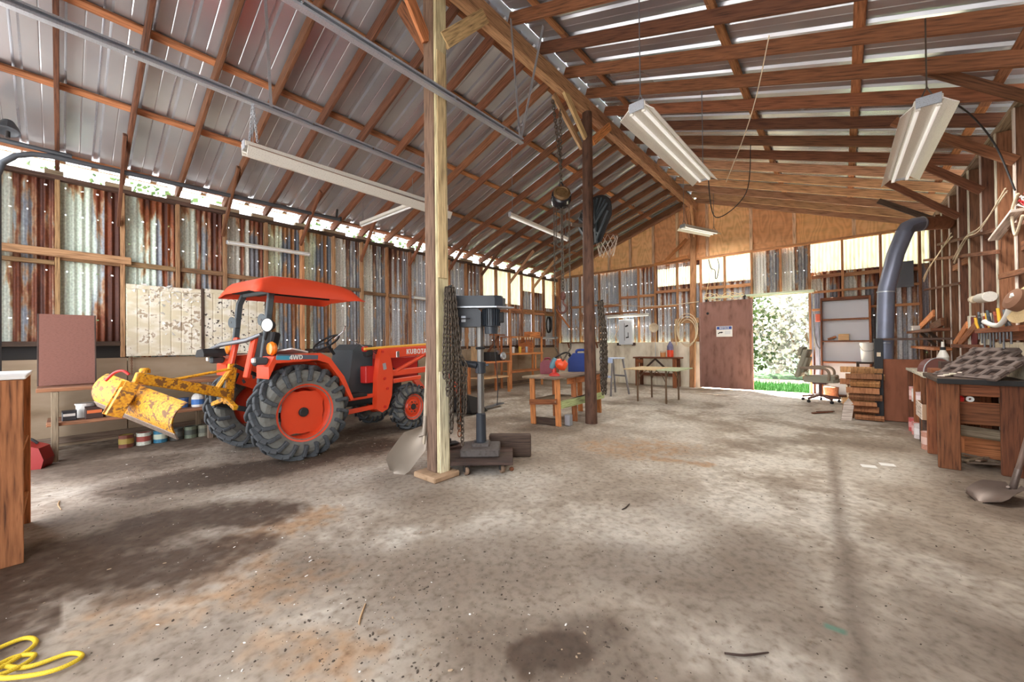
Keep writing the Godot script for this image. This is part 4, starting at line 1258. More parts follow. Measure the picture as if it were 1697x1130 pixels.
	for x in [0.0, 0.55]:
		st = S()
		box(st, Vector3(0.12, 0.025, 0.95), at(Vector3(x, 0.055, -4.05), 1.5), 0.004)
		done("fork_blade", t, st, M.steel)
	# three-point arms
	for s: float in [-1.0, 1.0]:
		st = S()
		bar(st, Vector3(s * 0.3, 0.5, 0.1), Vector3(s * 0.32, 0.68, 0.62), 0.03, 0.06, Vector3.UP)
		rod(st, Vector3(s * 0.32, 1.05, 0.36), Vector3(s * 0.32, 0.66, 0.5), 0.016)
		done("lift_arm", t, st, M.black)
	st = S()
	rod(st, Vector3(0.0, 1.0, 0.22), Vector3(0.02, 1.17, 0.54), 0.024)
	done("top_link", t, st, M.black)
	# rear blade
	var g := thing("grader_blade", "chipped yellow rear grader blade raised behind the orange tractor", "blade", Vector3(-5.83, 0, -1.93), deg_to_rad(7.4))
	st = S()
	bar(st, Vector3(0, 1.09, 1.44), Vector3(0, 0.82, 0.58), 0.09, 0.115, Vector3.UP, 0.008)
	done("beam", g, st, M.yellow)
	st = S()
	bar(st, Vector3(0.0, 0.70, 0.60), Vector3(0.0, 1.19, 0.545), 0.09, 0.055, Vector3.RIGHT, 0.006)
	done("mast", g, st, M.yellow)
	for s: float in [-1.0, 1.0]:
		st = S()
		bar(st, Vector3(s * 0.03, 0.89, 0.72), Vector3(s * 0.03, 1.13, 0.57), 0.02, 0.05, Vector3.RIGHT)
		rod(st, Vector3(s * 0.04, 1.04, 1.12), Vector3(s * 0.04, 1.13, 0.56), 0.012)
		done("stay", g, st, M.yellow)
		st = S()
		bar(st, Vector3(s * 0.02, 0.76, 0.62), Vector3(s * 0.32, 0.68, 0.64), 0.05, 0.05, Vector3.UP)
		done("hitch_arm", g, st, M.yellow)
	st = S()
	lathe(st, [Vector2(0, 0), Vector2(0.045, 0), Vector2(0.045, 0.04), Vector2(0.03, 0.055), Vector2(0, 0.055)], at(Vector3(0, 1.13, 1.36)), 14)
	done("pivot_cap", g, st, M.yellow)
	for s: float in [-1.0, 1.0]:
		st = S()
		bar(st, Vector3(0.02 + s * 0.075, 1.04, 1.47), Vector3(0.05 + s * 0.075, 0.72, 1.62), 0.02, 0.12, Vector3(1, 0, 0.3).cross(Vector3(0, -0.32, 0.15)), 0.004)
		done("blade_bracket", g, st, M.yellow)
	st = S()
	bar(st, Vector3(0.02, 1.0, 1.53), Vector3(0.05, 0.74, 1.65), 0.13, 0.02, Vector3(0, 0.4, 1), 0.004)
	done("bracket_plate", g, st, M.yellow)
	# mouldboard: a curved plate hung askew
	var bx := Transform3D(Basis.from_euler(Vector3(0, deg_to_rad(14.0), deg_to_rad(-11.5))), Vector3(0.0, 0.72, 1.47))
	var c1 := S()
	var prof := []
	for k in 9:
		var a := deg_to_rad(lerpf(-38, 62, k / 8.0))
		prof.append(Vector2(sin(a) * 0.21 + 0.08, cos(a) * 0.21 - 0.19))
	for k in 8:
		for off in [0.0, -0.012]:
			quad(c1, bx * Vector3(-0.68, prof[k].x, prof[k].y + off), bx * Vector3(0.68, prof[k].x, prof[k].y + off), bx * Vector3(0.68, prof[k + 1].x, prof[k + 1].y + off), bx * Vector3(-0.68, prof[k + 1].x, prof[k + 1].y + off), bx.basis * Vector3(0, 0.2, 1.0 if off == 0.0 else -1.0), 1, Vector2(0, k * 0.05), Vector2(1.3, k * 0.05 + 0.05))
	done("mouldboard", g, c1, M.yellow)
	st = S()
	box(st, Vector3(1.38, 0.075, 0.014), bx * at(Vector3(0, -0.07, -0.035), 28), 0.003)
	done("cutting_edge", g, st, mat(col(140, 124, 112), 0.5, 0.4, M.spots, Vector3(3, 3, 1)))
	# red strap hook above the blade
	st = S()
	tube(st, curve([Vector3(-0.28, 1.06, 1.6), Vector3(-0.2, 1.14, 1.55), Vector3(-0.14, 1.16, 1.5), Vector3(-0.1, 1.12, 1.46)]), 0.014, 6)
	done("hook", g, st, M.red)

func lettering(called: String, parent: Node, text: String, height: float, xf: Transform3D, m: Material, font := "Droid Sans", bold := true) -> MeshInstance3D:
	var tm := TextMesh.new()
	tm.text = text
	var f := SystemFont.new()
	f.font_names = PackedStringArray([font])
	f.font_weight = 700 if bold else 400
	tm.font = f
	tm.font_size = 32
	tm.pixel_size = height / 23.0
	tm.depth = 0.003
	return mesh_node(called, parent, tm, m, xf)
# ---------------------------------------------------------------- hanging lights, tracks, hoist
# a strip light: two-lamp reflector seen from below, running from a to b
func fixture(label: String, a: Vector3, b: Vector3, w: float, wings: float, tubes: int, hang: float, hang_m: Material, up := Vector3.UP, glow := 0.0) -> Node3D:
	var mid := (a + b) * 0.5
	var t := thing("strip_light", label, "light", mid)
	var xf := along(a - mid, b - mid, up)
	var length := (b - a).length()
	var st := S()
	box(st, Vector3(w * 0.5, 0.055, length), xf * at(Vector3(0, 0.03, 0)), 0.006)
	done("housing", t, st, M.enamel)
	if wings > 0.0:
		for s: float in [-1.0, 1.0]:
			st = S()
			extrude(st, outline([s * w * 0.22, 0.03, s * w * 0.36, -0.015, s * w * 0.5, -0.055, s * w * 0.5, -0.062, s * w * 0.35, -0.022, s * w * 0.22, 0.022] if s > 0 else [s * w * 0.22, 0.022, s * w * 0.35, -0.022, s * w * 0.5, -0.062, s * w * 0.5, -0.055, s * w * 0.36, -0.015, s * w * 0.22, 0.03]), -length * 0.5, length * 0.5, xf)
			done("reflector_wing", t, st, M.enamel)
	if glow > 0.0:
		var al := AreaLight3D.new()  # added fill to brighten the far end; the tubes themselves are unlit
		al.name = "lamp_fill_light"
		al.area_size = Vector2(w * 0.9, length * 0.95)
		al.light_energy = glow
		al.light_color = Color(1.0, 0.98, 0.95)
		al.area_range = 30.0
		al.area_attenuation = 2.0
		al.shadow_enabled = true
		t.add_child(al, true)
		al.transform = xf * Transform3D(Basis(Vector3.RIGHT, -PI / 2), Vector3(0, -0.07, 0))
	for k in tubes:
		var x := 0.0 if tubes == 1 else (k - 0.5) * w * 0.36
		st = S()
		rod(st, xf * Vector3(x, -0.022, -length * 0.49), xf * Vector3(x, -0.022, length * 0.49), 0.016, 10)
		done("tube", t, st, M.tubeglass if glow <= 0.0 else M.tube_fill_glow)
		st = S()
		for e: float in [-0.49, 0.49]: box(st, Vector3(0.035, 0.05, 0.02), xf * at(Vector3(x, -0.012, length * e)), 0.003)
		done("tube_socket", t, st, M.enamel)
	st = S()
	for e: float in [-0.5, 0.5]: box(st, Vector3(w * 0.44, 0.09, 0.012), xf * at(Vector3(0, 0.025, length * e)), 0.003)
	done("end_cap", t, st, M.galv)
	if hang > 0.0:
		for e: float in [-0.46, 0.46]:
			st = S()
			var p := xf * Vector3(0, 0.055, length * e)
			tube(st, [p + xf.basis.x * w * 0.15, p + Vector3(0, 0.13, 0), p + Vector3(0, hang, 0)], 0.006, 5)
			tube(st, [p - xf.basis.x * w * 0.15, p + Vector3(0, 0.13, 0)], 0.006, 5)
			done("hanger", t, st, hang_m)
	return t

func build_hanging() -> void:
	var wire: Material = M.steel
	var f1 := fixture("long white strip light with a dusty brown tube, chained left of the nearest post", Vector3(-4.75, 3.5, -1.25), Vector3(-4.75, 3.54, -3.98), 0.2, 0.0, 0, 0.0, wire)
	var st := S()
	box(st, Vector3(0.012, 0.13, 2.73), at(Vector3(0.0, 0.0, 0), 0, 0, 0) * at(Vector3(-0.07, -0.03, 0), 0, 0, 14), 0.003)
	box(st, Vector3(0.012, 0.11, 2.73), at(Vector3(0.12, -0.10, 0), 0, 0, -30), 0.003)
	box(st, Vector3(0.14, 0.012, 2.73), at(Vector3(0.02, -0.085, 0), 0, 0, -24), 0.003)
	done("reflector_wing", f1, st, M.enamel)
	st = S()
	rod(st, Vector3(0.07, -0.03, 1.34), Vector3(0.07, -0.03, -1.34), 0.02, 10)
	done("tube", f1, st, mat(col(150, 112, 90), 0.5))
	for z: float in [1.28, -1.2]:
		st = S()
		rod(st, Vector3(0.0, 0.03, z), Vector3(0.0, 0.5, z), 0.003, 5)
		done("hanger_wire", f1, st, M.galv)
	chain("hanging_chain", f1, [[Vector3(0.04, 0.06, 1.25), Vector3(0.0, 0.5, 1.28)], [Vector3(-0.05, 0.06, 1.3), Vector3(0.0, 0.5, 1.28)], [Vector3(0, 0.06, -1.2), Vector3(0, 0.5, -1.2)]], 0.035, 0.004, M.galv)
	fixture("grey strip light hung crosswise beneath the left roof, beyond the long dusty one", Vector3(-7.45, 3.86, -4.0), Vector3(-5.6, 3.84, -4.0), 0.16, 0.0, 1, 0.42, wire)
	fixture("thin white strip light under the left roof behind the chain hoist", Vector3(-4.95, 3.93, -5.75), Vector3(-4.95, 3.86, -7.85), 0.15, 0.0, 1, 1.25, wire, Vector3.UP, LAMP_FILL)
	fixture("big white two-tube shop light with wide wings, right of the ridge beam", Vector3(-1.5, 3.68, -3.66), Vector3(-1.5, 3.78, -6.13), 0.34, 1.0, 2, 1.3, wire, Vector3.UP, LAMP_FILL)
	fixture("white two-tube shop light with open slots, rightmost of the ceiling lights", Vector3(0.6, 3.47, -4.95), Vector3(0.6, 3.52, -7.2), 0.36, 1.0, 2, 0.75, M.chain, Vector3.UP, LAMP_FILL)
	fixture("small galvanised two-tube shop light hanging in front of the plywood gable", Vector3(-3.15, 4.42, -10.6), Vector3(-2.67, 4.43, -11.9), 0.34, 1.0, 2, 1.2, wire, Vector3.UP, LAMP_FILL)
	fixture("cream strip light fixed high on the left wall studs", Vector3(-8.38, 3.28, -1.95), Vector3(-8.38, 3.3, -3.36), 0.15, 0.0, 1, 0.0, wire, Vector3(-1, 0.3, 0))
	fixture("white strip light above the electrical panel on the far wall", Vector3(-6.4, 2.31, -12.72), Vector3(-4.88, 2.31, -12.72), 0.16, 0.0, 1, 0.0, wire, Vector3(0, 1, -0.6), LAMP_FILL * 0.2)
	fixture("short white strip light on the left wall just left of the nearest post", Vector3(-8.38, 2.62, -5.9), Vector3(-8.38, 2.6, -6.9), 0.15, 0.0, 1, 0.0, wire, Vector3(-1, 0.3, 0))
	# door tracks
	var tr := thing("door_track", "galvanised overhead door track, longer of the two straight ones, on the left", "track", Vector3(-4.75, 4.02, 0))
	track(tr, [Vector3(0, 0, 0.72), Vector3(0, 0, -3.85)])
	st = S()
	for z: float in [-1.5, -3.75]:
		st = S()
		bar(st, Vector3(0.03, 0, z), Vector3(0.03, 1.2, z + 0.05), 0.03, 0.004, Vector3.RIGHT, 0.001)
		done("hanging_strap", tr, st, M.galv)
	pass
	var t2 := thing("door_track", "galvanised overhead door track crossing in front of the nearest post", "track", Vector3(-3.1, 4.0, 0))
	track(t2, [Vector3(0, 0, 0.72), Vector3(0, 0, -3.86)])
	st = S()
	bar(st, Vector3(0.0, 0.02, -3.82), Vector3(-0.1, 1.6, -3.78), 0.036, 0.004, Vector3.RIGHT, 0.001)
	bar(st, Vector3(0.0, 0.02, -3.84), Vector3(0.22, 1.5, -4.05), 0.036, 0.004, Vector3.RIGHT, 0.001)
	done("perforated_strap", t2, st, M.galv)
	var t3 := thing("door_track", "dark round-cornered door track bending down at the left edge of the left wall", "track", Vector3(-7.9, 3.98, 0))
	var dark := mat(col(78, 82, 88), 0.5, 0.3)
	st = S()
	tube(st, [Vector3(0, -3.9, 0.51), Vector3(0, -0.42, 0.51), Vector3(0, -0.26, 0.47), Vector3(0, -0.14, 0.37), Vector3(0, -0.07, 0.24), Vector3(0, -0.04, 0.08), Vector3(0, 0.04, -3.8)], 0.034, 8)
	done("curved_rail", t3, st, dark)
	st = S()
	tube(st, [Vector3(0, 0.02, 0.7), Vector3(0, 0.02, -0.1)], 0.03, 8)
	done("straight_rail", t3, st, dark)
	st = S()
	box(st, Vector3(0.07, 0.09, 0.04), at(Vector3(0, 0.05, -3.78)), 0.006)
	bar(st, Vector3(0, 0.05, -3.7), Vector3(0, 0.24, -3.72), 0.03, 0.03, Vector3.RIGHT)
	done("end_bracket", t3, st, M.iron)
	var lamp := thing("floodlight", "round dark lamp head above the curved track at the left edge", "light", Vector3(-7.75, 4.07, 0.42))
	st = S()
	lathe(st, [Vector2(0, 0.16), Vector2(0.05, 0.15), Vector2(0.09, 0.06), Vector2(0.1, 0.0), Vector2(0.085, 0.0), Vector2(0, 0.05)], at(Vector3.ZERO, 0, 0, 20), 16)
	done("lamp_shade", lamp, st, dark)
	st = S()
	rod(st, Vector3(0, 0.0, 0), Vector3(0.02, -0.08, 0), 0.02)
	done("lamp_base", lamp, st, M.iron)
	# chain hoist under the ridge
	var h := thing("chain_hoist", "round black chain hoist with loops of chain and a hook, hung from the ridge beam", "hoist", Vector3(-3.42, 3.72, -5.25))
	st = S()
	lathe(st, [Vector2(0, -0.14), Vector2(0.10, -0.13), Vector2(0.155, -0.08), Vector2(0.165, 0.0), Vector2(0.155, 0.08), Vector2(0.13, 0.1)], at(Vector3(0, 0.02, 0), 70, 40, 0), 22)
	done("drum_case", h, st, mat(col(34, 34, 38), 0.25))
	st = S()
	lathe(st, [Vector2(0.13, 0.1), Vector2(0.135, 0.13), Vector2(0.10, 0.15), Vector2(0.09, 0.14), Vector2(0, 0.145)], at(Vector3(0, 0.02, 0), 70, 40, 0), 22)
	lathe(st, [Vector2(0.05, 0.145), Vector2(0.05, 0.155), Vector2(0.03, 0.155), Vector2(0.03, 0.145)], at(Vector3(0, 0.02, 0), 70, 40, 0), 14)
	done("cover_plate", h, st, mat(col(120, 92, 58), 0.5, 0.4, M.spots, Vector3(6, 20, 1)))
	st = S()
	tube(st, [Vector3(-0.06, 0.13, 0), Vector3(-0.03, 0.24, 0), Vector3(0, 0.28, 0), Vector3(0.03, 0.24, 0), Vector3(0.06, 0.13, 0)], 0.016, 6)
	done("top_eye", h, st, M.iron)
	chain("load_chain", h, [[Vector3(0, 0.27, 0), Vector3(0.0, 1.45, 0)], [Vector3(0, 0.5, 0), Vector3(-0.04, 1.0, 0.03), Vector3(-0.1, 1.62, 0.06)], [Vector3(0.02, -0.12, 0.02), Vector3(0.03, -1.5, 0.02)]], 0.075, 0.009, M.chain)
	chain("hand_chain", h, [[Vector3(-0.1, -0.1, 0.06), Vector3(-0.1, -2.4, 0.06)], [Vector3(-0.06, -0.12, 0.05), Vector3(-0.07, -0.72, 0.05), Vector3(-0.03, -0.78, 0.03), Vector3(0.0, -0.72, 0.0), Vector3(0.0, -0.15, 0)], [Vector3(0.11, -0.1, -0.06), Vector3(0.11, -2.4, -0.06), Vector3(0, -2.6, 0), Vector3(-0.1, -2.4, 0.06)]], 0.04, 0.005, M.chain)
	st = S()
	lathe(st, [Vector2(0, 0.0), Vector2(0.035, 0.01), Vector2(0.045, 0.06), Vector2(0.03, 0.13), Vector2(0, 0.15)], at(Vector3(0.03, -1.63, 0.02)), 12)
	tube(st, curve([Vector3(0.03, -1.62, 0.02), Vector3(0.035, -1.68, 0.02), Vector3(0.075, -1.74, 0.0), Vector3(0.05, -1.82, 0.01), Vector3(-0.02, -1.82, 0.03), Vector3(-0.055, -1.75, 0.04), Vector3(-0.05, -1.71, 0.04)], 4), 0.017, 8)
	done("hook", h, st, mat(col(92, 54, 44), 0.6, 0.2))
	# basketball board and ring on the round post
	var bb := thing("basketball_hoop", "dark ribbed fan-shaped basketball backboard with rusty ring and net, bracketed to the round post", "hoop", Vector3(-3.40, 3.60, -6.28), deg_to_rad(153.0))
	bb.scale = Vector3.ONE * 0.92
	st = S()
	var fan := PackedVector2Array()
	for k in 13: fan.append(Vector2(cos(PI * k / 12) * 0.55, 0.12 + sin(PI * k / 12) * 0.36))
	fan.append_array(outline([-0.55, -0.02, -0.22, -0.45, 0.22, -0.45, 0.55, -0.02]))
	extrude(st, fan, 0.0, 0.025)
	done("backboard", bb, st, M.black)
	for k in 9:
		st = S()
		var a := deg_to_rad(20 + 17.5 * k)
		bar(st, Vector3(cos(a) * 0.1, -0.02 + sin(a) * 0.08, -0.014), Vector3(cos(a) * 0.5, 0.1 + sin(a) * 0.33, -0.014), 0.018, 0.03, Vector3.BACK)
		done("rib", bb, st, M.charcoal)
	st = S()
	for s: float in [-1.0, 1.0]:
		bar(st, Vector3(s * 0.08, 0.4, -0.03), Vector3(s * 0.12, -0.45, -0.03), 0.05, 0.04, Vector3.BACK)
		bar(st, Vector3(s * 0.5, 0.05, -0.03), Vector3(s * 0.1, -0.42, -0.03), 0.04, 0.03, Vector3.BACK)
		bar(st, Vector3(s * 0.48, 0.2, -0.03), Vector3(-s * 0.2, -0.3, -0.03), 0.035, 0.03, Vector3.BACK)
	done("back_frame", bb, st, M.charcoal)
	st = S()
	bar(st, Vector3(0.12, -0.06, -0.03), Vector3(0.14, -0.06, -0.42), 0.06, 0.06, Vector3.UP)
	bar(st, Vector3(0.0, 0.1, -0.03), Vector3(0.02, 0.62, -0.25), 0.03, 0.03, Vector3.RIGHT)
	done("bracket", bb, st, M.grey_wood[0])
	st = S()
	var ring := []
	for k in 25: ring.append(Vector3(sin(TAU * k / 24) * 0.23, -0.28, 0.3 - cos(TAU * k / 24) * 0.23))
	tube(st, ring, 0.011, 6, false)
	rod(st, Vector3(-0.08, -0.28, 0.02), Vector3(-0.1, -0.28, 0.1), 0.011)
	rod(st, Vector3(0.08, -0.28, 0.02), Vector3(0.1, -0.28, 0.1), 0.011)
	done("ring", bb, st, M.rust)
	st = S()
	for k in 12:
		for d: float in [-1.0, 1.0]:
			var p := []
			for j in 5:
				var a := TAU * (k + d * j * 0.5) / 12.0
				var r := 0.225 - 0.022 * j
				p.append(Vector3(sin(a) * r, -0.28 - 0.095 * j, 0.3 - cos(a) * r))
			tube(st, p, 0.0035, 4, false)
	done("net", bb, st, mat(col(214, 200, 184), 0.9))

func track(t: Node3D, p: Array) -> void:
	var st := S()
	var z0: float = p[0].z
	var z1: float = p[1].z
	var c := outline([-0.03, -0.035, -0.03, 0.035, 0.03, 0.035, 0.03, 0.015, 0.024, 0.015, 0.024, 0.029, -0.024, 0.029, -0.024, -0.029, 0.024, -0.029, 0.024, -0.012, 0.03, -0.012, 0.03, -0.035])
	extrude(st, c, z0, z1)
	done("rail", t, st, M.galv)
	for k in 6:
		st = S()
		lathe(st, [Vector2(0, 0), Vector2(0.012, 0), Vector2(0.012, 0.012), Vector2(0, 0.014)], at(Vector3(0.03, 0.0, lerpf(z0, z1, (k + 0.5) / 6.0)), 0, 0, -90), 6, false)
		done("track_bolt", t, st, M.chrome)

# ---------------------------------------------------------------- around the nearest post
func build_post_things() -> void:
	var c := []
	for k in 9:
		var z := -0.05 + 0.022 * k
		var x := 0.012 * (k % 3)
		var low := 1.05 - 0.13 * (k % 4) - 0.05 * k
		if k in [2, 5]: low = 0.42 + 0.03 * k
		c.append([Vector3(x, 2.0, -z * 0.5), Vector3(x + 0.02, 1.7 - 0.05 * k, -z), Vector3(x + 0.03, (1.7 + low) * 0.5, -z * 1.6), Vector3(x + 0.02, low, -z * 1.5)])
	var t := thing("hanging_chain", "heavy bundle of dark chain draped down the right face of the nearest post", "chain", Vector3(-3.165, 0, -2.66))
	chain("chain_strands", t, c, 0.062, 0.0075, M.chain)
	chain("chain_tail", t, [[Vector3(0.03, 0.95, -0.12), Vector3(0.03, 0.42, -0.12)]], 0.075, 0.006, M.rust)
	var st := S()
	rod(st, Vector3(-0.04, 2.0, 0), Vector3(0.05, 2.02, -0.01), 0.012)
	done("nail_hook", t, st, M.iron)
	c = []
	for k in 7:
		c.append([Vector3(0.02 * (k % 2), 2.12, 0.02 * k - 0.06), Vector3(0.03 + 0.02 * (k % 3), 1.6, 0.03 * k - 0.14), Vector3(0.02 + 0.03 * (k % 2), 1.05 - 0.1 * (k % 3), 0.03 * k - 0.16), Vector3(0.02, 0.5 + 0.07 * (k % 4), 0.024 * k - 0.13)])
	var u := thing("hanging_chain", "long bundle of chain hung on the right side of the round log post", "chain", Vector3(-3.2, 0, -6.1))
	chain("chain_strands", u, c, 0.075, 0.01, M.chain)
	st = S()
	rod(st, Vector3(-0.06, 2.12, 0), Vector3(0.06, 2.14, 0), 0.014)
	done("nail_hook", u, st, M.iron)
	var s1 := thing("shovel", "long-handled grey scoop shovel leaning on the left of the nearest post", "shovel", Vector3(-3.45, 0, -2.5))
	shovel(s1, Vector3(0.04, 0.50, -0.03), Vector3(0.035, 1.68, -0.11), Vector3(-0.3, 0.015, 0.16), 0.15, mat(col(196, 182, 160), 0.6, 0, M.grain, Vector3(0.4, 5, 1)), mat(col(150, 138, 124), 0.42, 0.45, M.fine, Vector3(2, 2, 1)), Vector3(0.75, 0.4, 0.5))
	# drill press; local x runs to the right of the picture
	var dp := thing("drill_press", "dark blue-grey floor drill press with belt cover and finned motor, standing on a wheeled board", "drill press", Vector3(-3.22, 0.14, -3.19), deg_to_rad(40.6))
	var blue := mat(col(44, 50, 58), 0.45, 0.0, M.fine, Vector3(2, 2, 1))
	st = S()
	box(st, Vector3(0.44, 0.09, 0.38), at(Vector3(0.0, 0.045, 0.03)), 0.012)
	box(st, Vector3(0.2, 0.05, 0.2), at(Vector3(0.0, 0.1, 0.0)), 0.012)
	done("base", dp, st, mat(col(92, 84, 80), 0.6, 0.2, M.spots, Vector3(3, 3, 1)))
	st = S()
	lathe(st, [Vector2(0.085, 0.1), Vector2(0.085, 0.125), Vector2(0.06, 0.13), Vector2(0.055, 0.45), Vector2(0.044, 0.46)], Transform3D.IDENTITY, 20)
	done("column_collar", dp, st, blue)
	st = S()
	rod(st, Vector3(0, 0.44, 0), Vector3(0, 1.62, 0), 0.04, 20)
	done("column", dp, st, mat(col(120, 118, 114), 0.35, 0.6))
	st = S()
	lathe(st, [Vector2(0.05, 1.2), Vector2(0.058, 1.215), Vector2(0.05, 1.23)], Transform3D.IDENTITY, 18)
	done("stop_ring", dp, st, M.black)
	st = S()
	lathe(st, [Vector2(0.042, 0.92), Vector2(0.062, 0.925), Vector2(0.062, 1.05), Vector2(0.042, 1.055)], Transform3D.IDENTITY, 18)
	tube(st, [Vector3(-0.05, 1.02, 0.02), Vector3(-0.25, 1.05, 0.05)], [0.045, 0.032], 10)
	box(st, Vector3(0.04, 0.03, 0.03), at(Vector3(0.08, 1.02, 0.03)), 0.006)
	done("table_arm", dp, st, blue)
	st = S()
	extrude(st, outline([-0.33, 1.47, -0.33, 1.63, -0.3, 1.67, -0.02, 1.67, 0.02, 1.64, 0.02, 1.46, -0.2, 1.46]), -0.10, 0.11)
	done("head", dp, st, blue)
	st = S()
	box(st, Vector3(0.05, 0.07, 0.01), at(Vector3(-0.18, 1.55, 0.112)), 0.002)
	done("rating_plate", dp, st, M.galv)
	st = S()
	rod(st, Vector3(-0.24, 1.55, 0.1), Vector3(-0.24, 1.55, 0.17), 0.03, 12)
	for k in 3: rod(st, Vector3(-0.24, 1.55, 0.16), Vector3(-0.24 + cos(k * 2.1) * 0.14, 1.55 + sin(k * 2.1) * 0.14, 0.19), 0.007)
	done("feed_handle", dp, st, M.iron)
	st = S()
	rod(st, Vector3(-0.25, 1.46, 0.0), Vector3(-0.25, 1.3, 0.0), 0.035, 14)
	rod(st, Vector3(-0.25, 1.3, 0.0), Vector3(-0.25, 1.2, 0.0), 0.02, 12)
	done("chuck", dp, st, M.steel)
	st = S()
	extrude(st, outline([-0.4, -0.08, -0.36, -0.15, 0.18, -0.15, 0.27, -0.1, 0.3, 0.0, 0.27, 0.11, 0.18, 0.15, -0.36, 0.15, -0.4, 0.08]), 1.69, 1.79, Transform3D(Basis(Vector3.RIGHT, Vector3(0, 0, -1), Vector3.UP), Vector3.ZERO))
	extrude(st, outline([-0.38, -0.07, -0.34, -0.13, 0.17, -0.13, 0.25, -0.09, 0.27, 0.0, 0.25, 0.09, 0.17, 0.13, -0.34, 0.13, -0.38, 0.07]), 1.79, 1.815, Transform3D(Basis(Vector3.RIGHT, Vector3(0, 0, -1), Vector3.UP), Vector3.ZERO))
	done("belt_cover", dp, st, blue)
	st = S()
	extrude(st, outline([-0.4, -0.09, -0.36, -0.165, 0.2, -0.165, 0.32, -0.1, 0.4, -0.02, 0.32, 0.1, 0.2, 0.165, -0.36, 0.165, -0.4, 0.09]), 1.675, 1.69, Transform3D(Basis(Vector3.RIGHT, Vector3(0, 0, -1), Vector3.UP), Vector3.ZERO))
	done("cover_flange", dp, st, M.galv)
	st = S()
	lathe(st, [Vector2(0, 1.38), Vector2(0.075, 1.38), Vector2(0.08, 1.46), Vector2(0.09, 1.47), Vector2(0.09, 1.67), Vector2(0, 1.67)], at(Vector3(0.13, 0, 0)), 20)
	var mo := done("motor", dp, st, blue)
	for k in 22:
		st = S()
		var a := TAU * k / 22
		box(st, Vector3(0.022, 0.19, 0.006), Transform3D(Basis(Vector3.UP, -a), Vector3(0.13 + cos(a) * 0.098, 1.57, sin(a) * 0.098)), 0.001)
		done("cooling_fin", mo, st, blue)
	st = S()
	box(st, Vector3(0.06, 0.12, 0.1), at(Vector3(0.25, 1.57, 0.0)), 0.008)
	done("switch_box", dp, st, M.black)
	st = S()
	tube(st, curve([Vector3(0.16, 1.38, 0.02), Vector3(0.17, 1.2, 0.03), Vector3(0.2, 0.8, 0.02), Vector3(0.19, 0.55, 0.02)]), 0.006, 6)
	done("power_cord", dp, st, M.black)
	var dl := thing("dolly", "worn wooden dolly on castors carrying the drill press", "dolly", Vector3(-3.16, 0, -3.1), deg_to_rad(40.6))
	for k in 3: board("deck_plank", dl, Vector3(-0.37, 0.12, -0.22 + 0.2 * k), Vector3(0.38, 0.12, -0.22 + 0.2 * k), 0.19, 0.035, M.dark_wood)
	for p in [Vector3(-0.12, 0, 0.26), Vector3(0.26, 0, 0.2), Vector3(-0.26, 0, -0.24), Vector3(0.28, 0, -0.24)]:
		st = S()
		lathe(st, [Vector2(0, -0.02), Vector2(0.04, -0.018), Vector2(0.044, 0), Vector2(0.04, 0.018), Vector2(0, 0.02)], at(p + Vector3(0, 0.044, 0), 0, 30, 90), 16)
		var cw := done("castor", dl, st, mat(col(128, 104, 84), 0.7))
		st = S()
		for s: float in [-1.0, 1.0]: box(st, Vector3(0.006, 0.07, 0.04), at(p + Vector3(0, 0.07, 0), 0, 30, 0) * at(Vector3(s * 0.025, 0, 0)), 0.001)
		done("fork", cw, st, M.iron)
	var bk := thing("timber_block", "thick dark timber beam lying behind the drill press base", "timber", Vector3(-3.2, 0, -3.62), deg_to_rad(40.0))
	board("beam", bk, Vector3(-0.22, 0.14, 0), Vector3(0.3, 0.14, 0.0), 0.12, 0.27, M.dark_wood, Vector3.UP, 0.012)
	var tk := thing("timber_block", "dark timber offcut with an iron bracket, between the nearest post and the drill press", "timber", Vector3(-3.62, 0, -3.12), deg_to_rad(62.0))
	board("beam", tk, Vector3(-0.3, 0.11, 0), Vector3(0.32, 0.13, 0), 0.14, 0.12, M.dark_wood, Vector3.UP, 0.01)
	st = S()
	box(st, Vector3(0.2, 0.02, 0.12), at(Vector3(-0.05, 0.2, 0), 0, 10, 0), 0.003)
	lathe(st, [Vector2(0, 0.2), Vector2(0.05, 0.2), Vector2(0.045, 0.26), Vector2(0.0, 0.26)], at(Vector3(-0.08, 0, 0.0)), 12)
	done("bracket", tk, st, M.iron)
	st = S()
	lathe(st, [Vector2(0, 0), Vector2(0.022, 0.004), Vector2(0.028, 0.02), Vector2(0.02, 0.035), Vector2(0, 0.04)], at(Vector3.ZERO), 10)
	tag(done("rusty_nut", self, st, M.rust, Transform3D(Basis.IDENTITY, Vector3(-2.8, 0, -3.24))), "small rusty round nut lying on the floor right of the dolly", "nut")

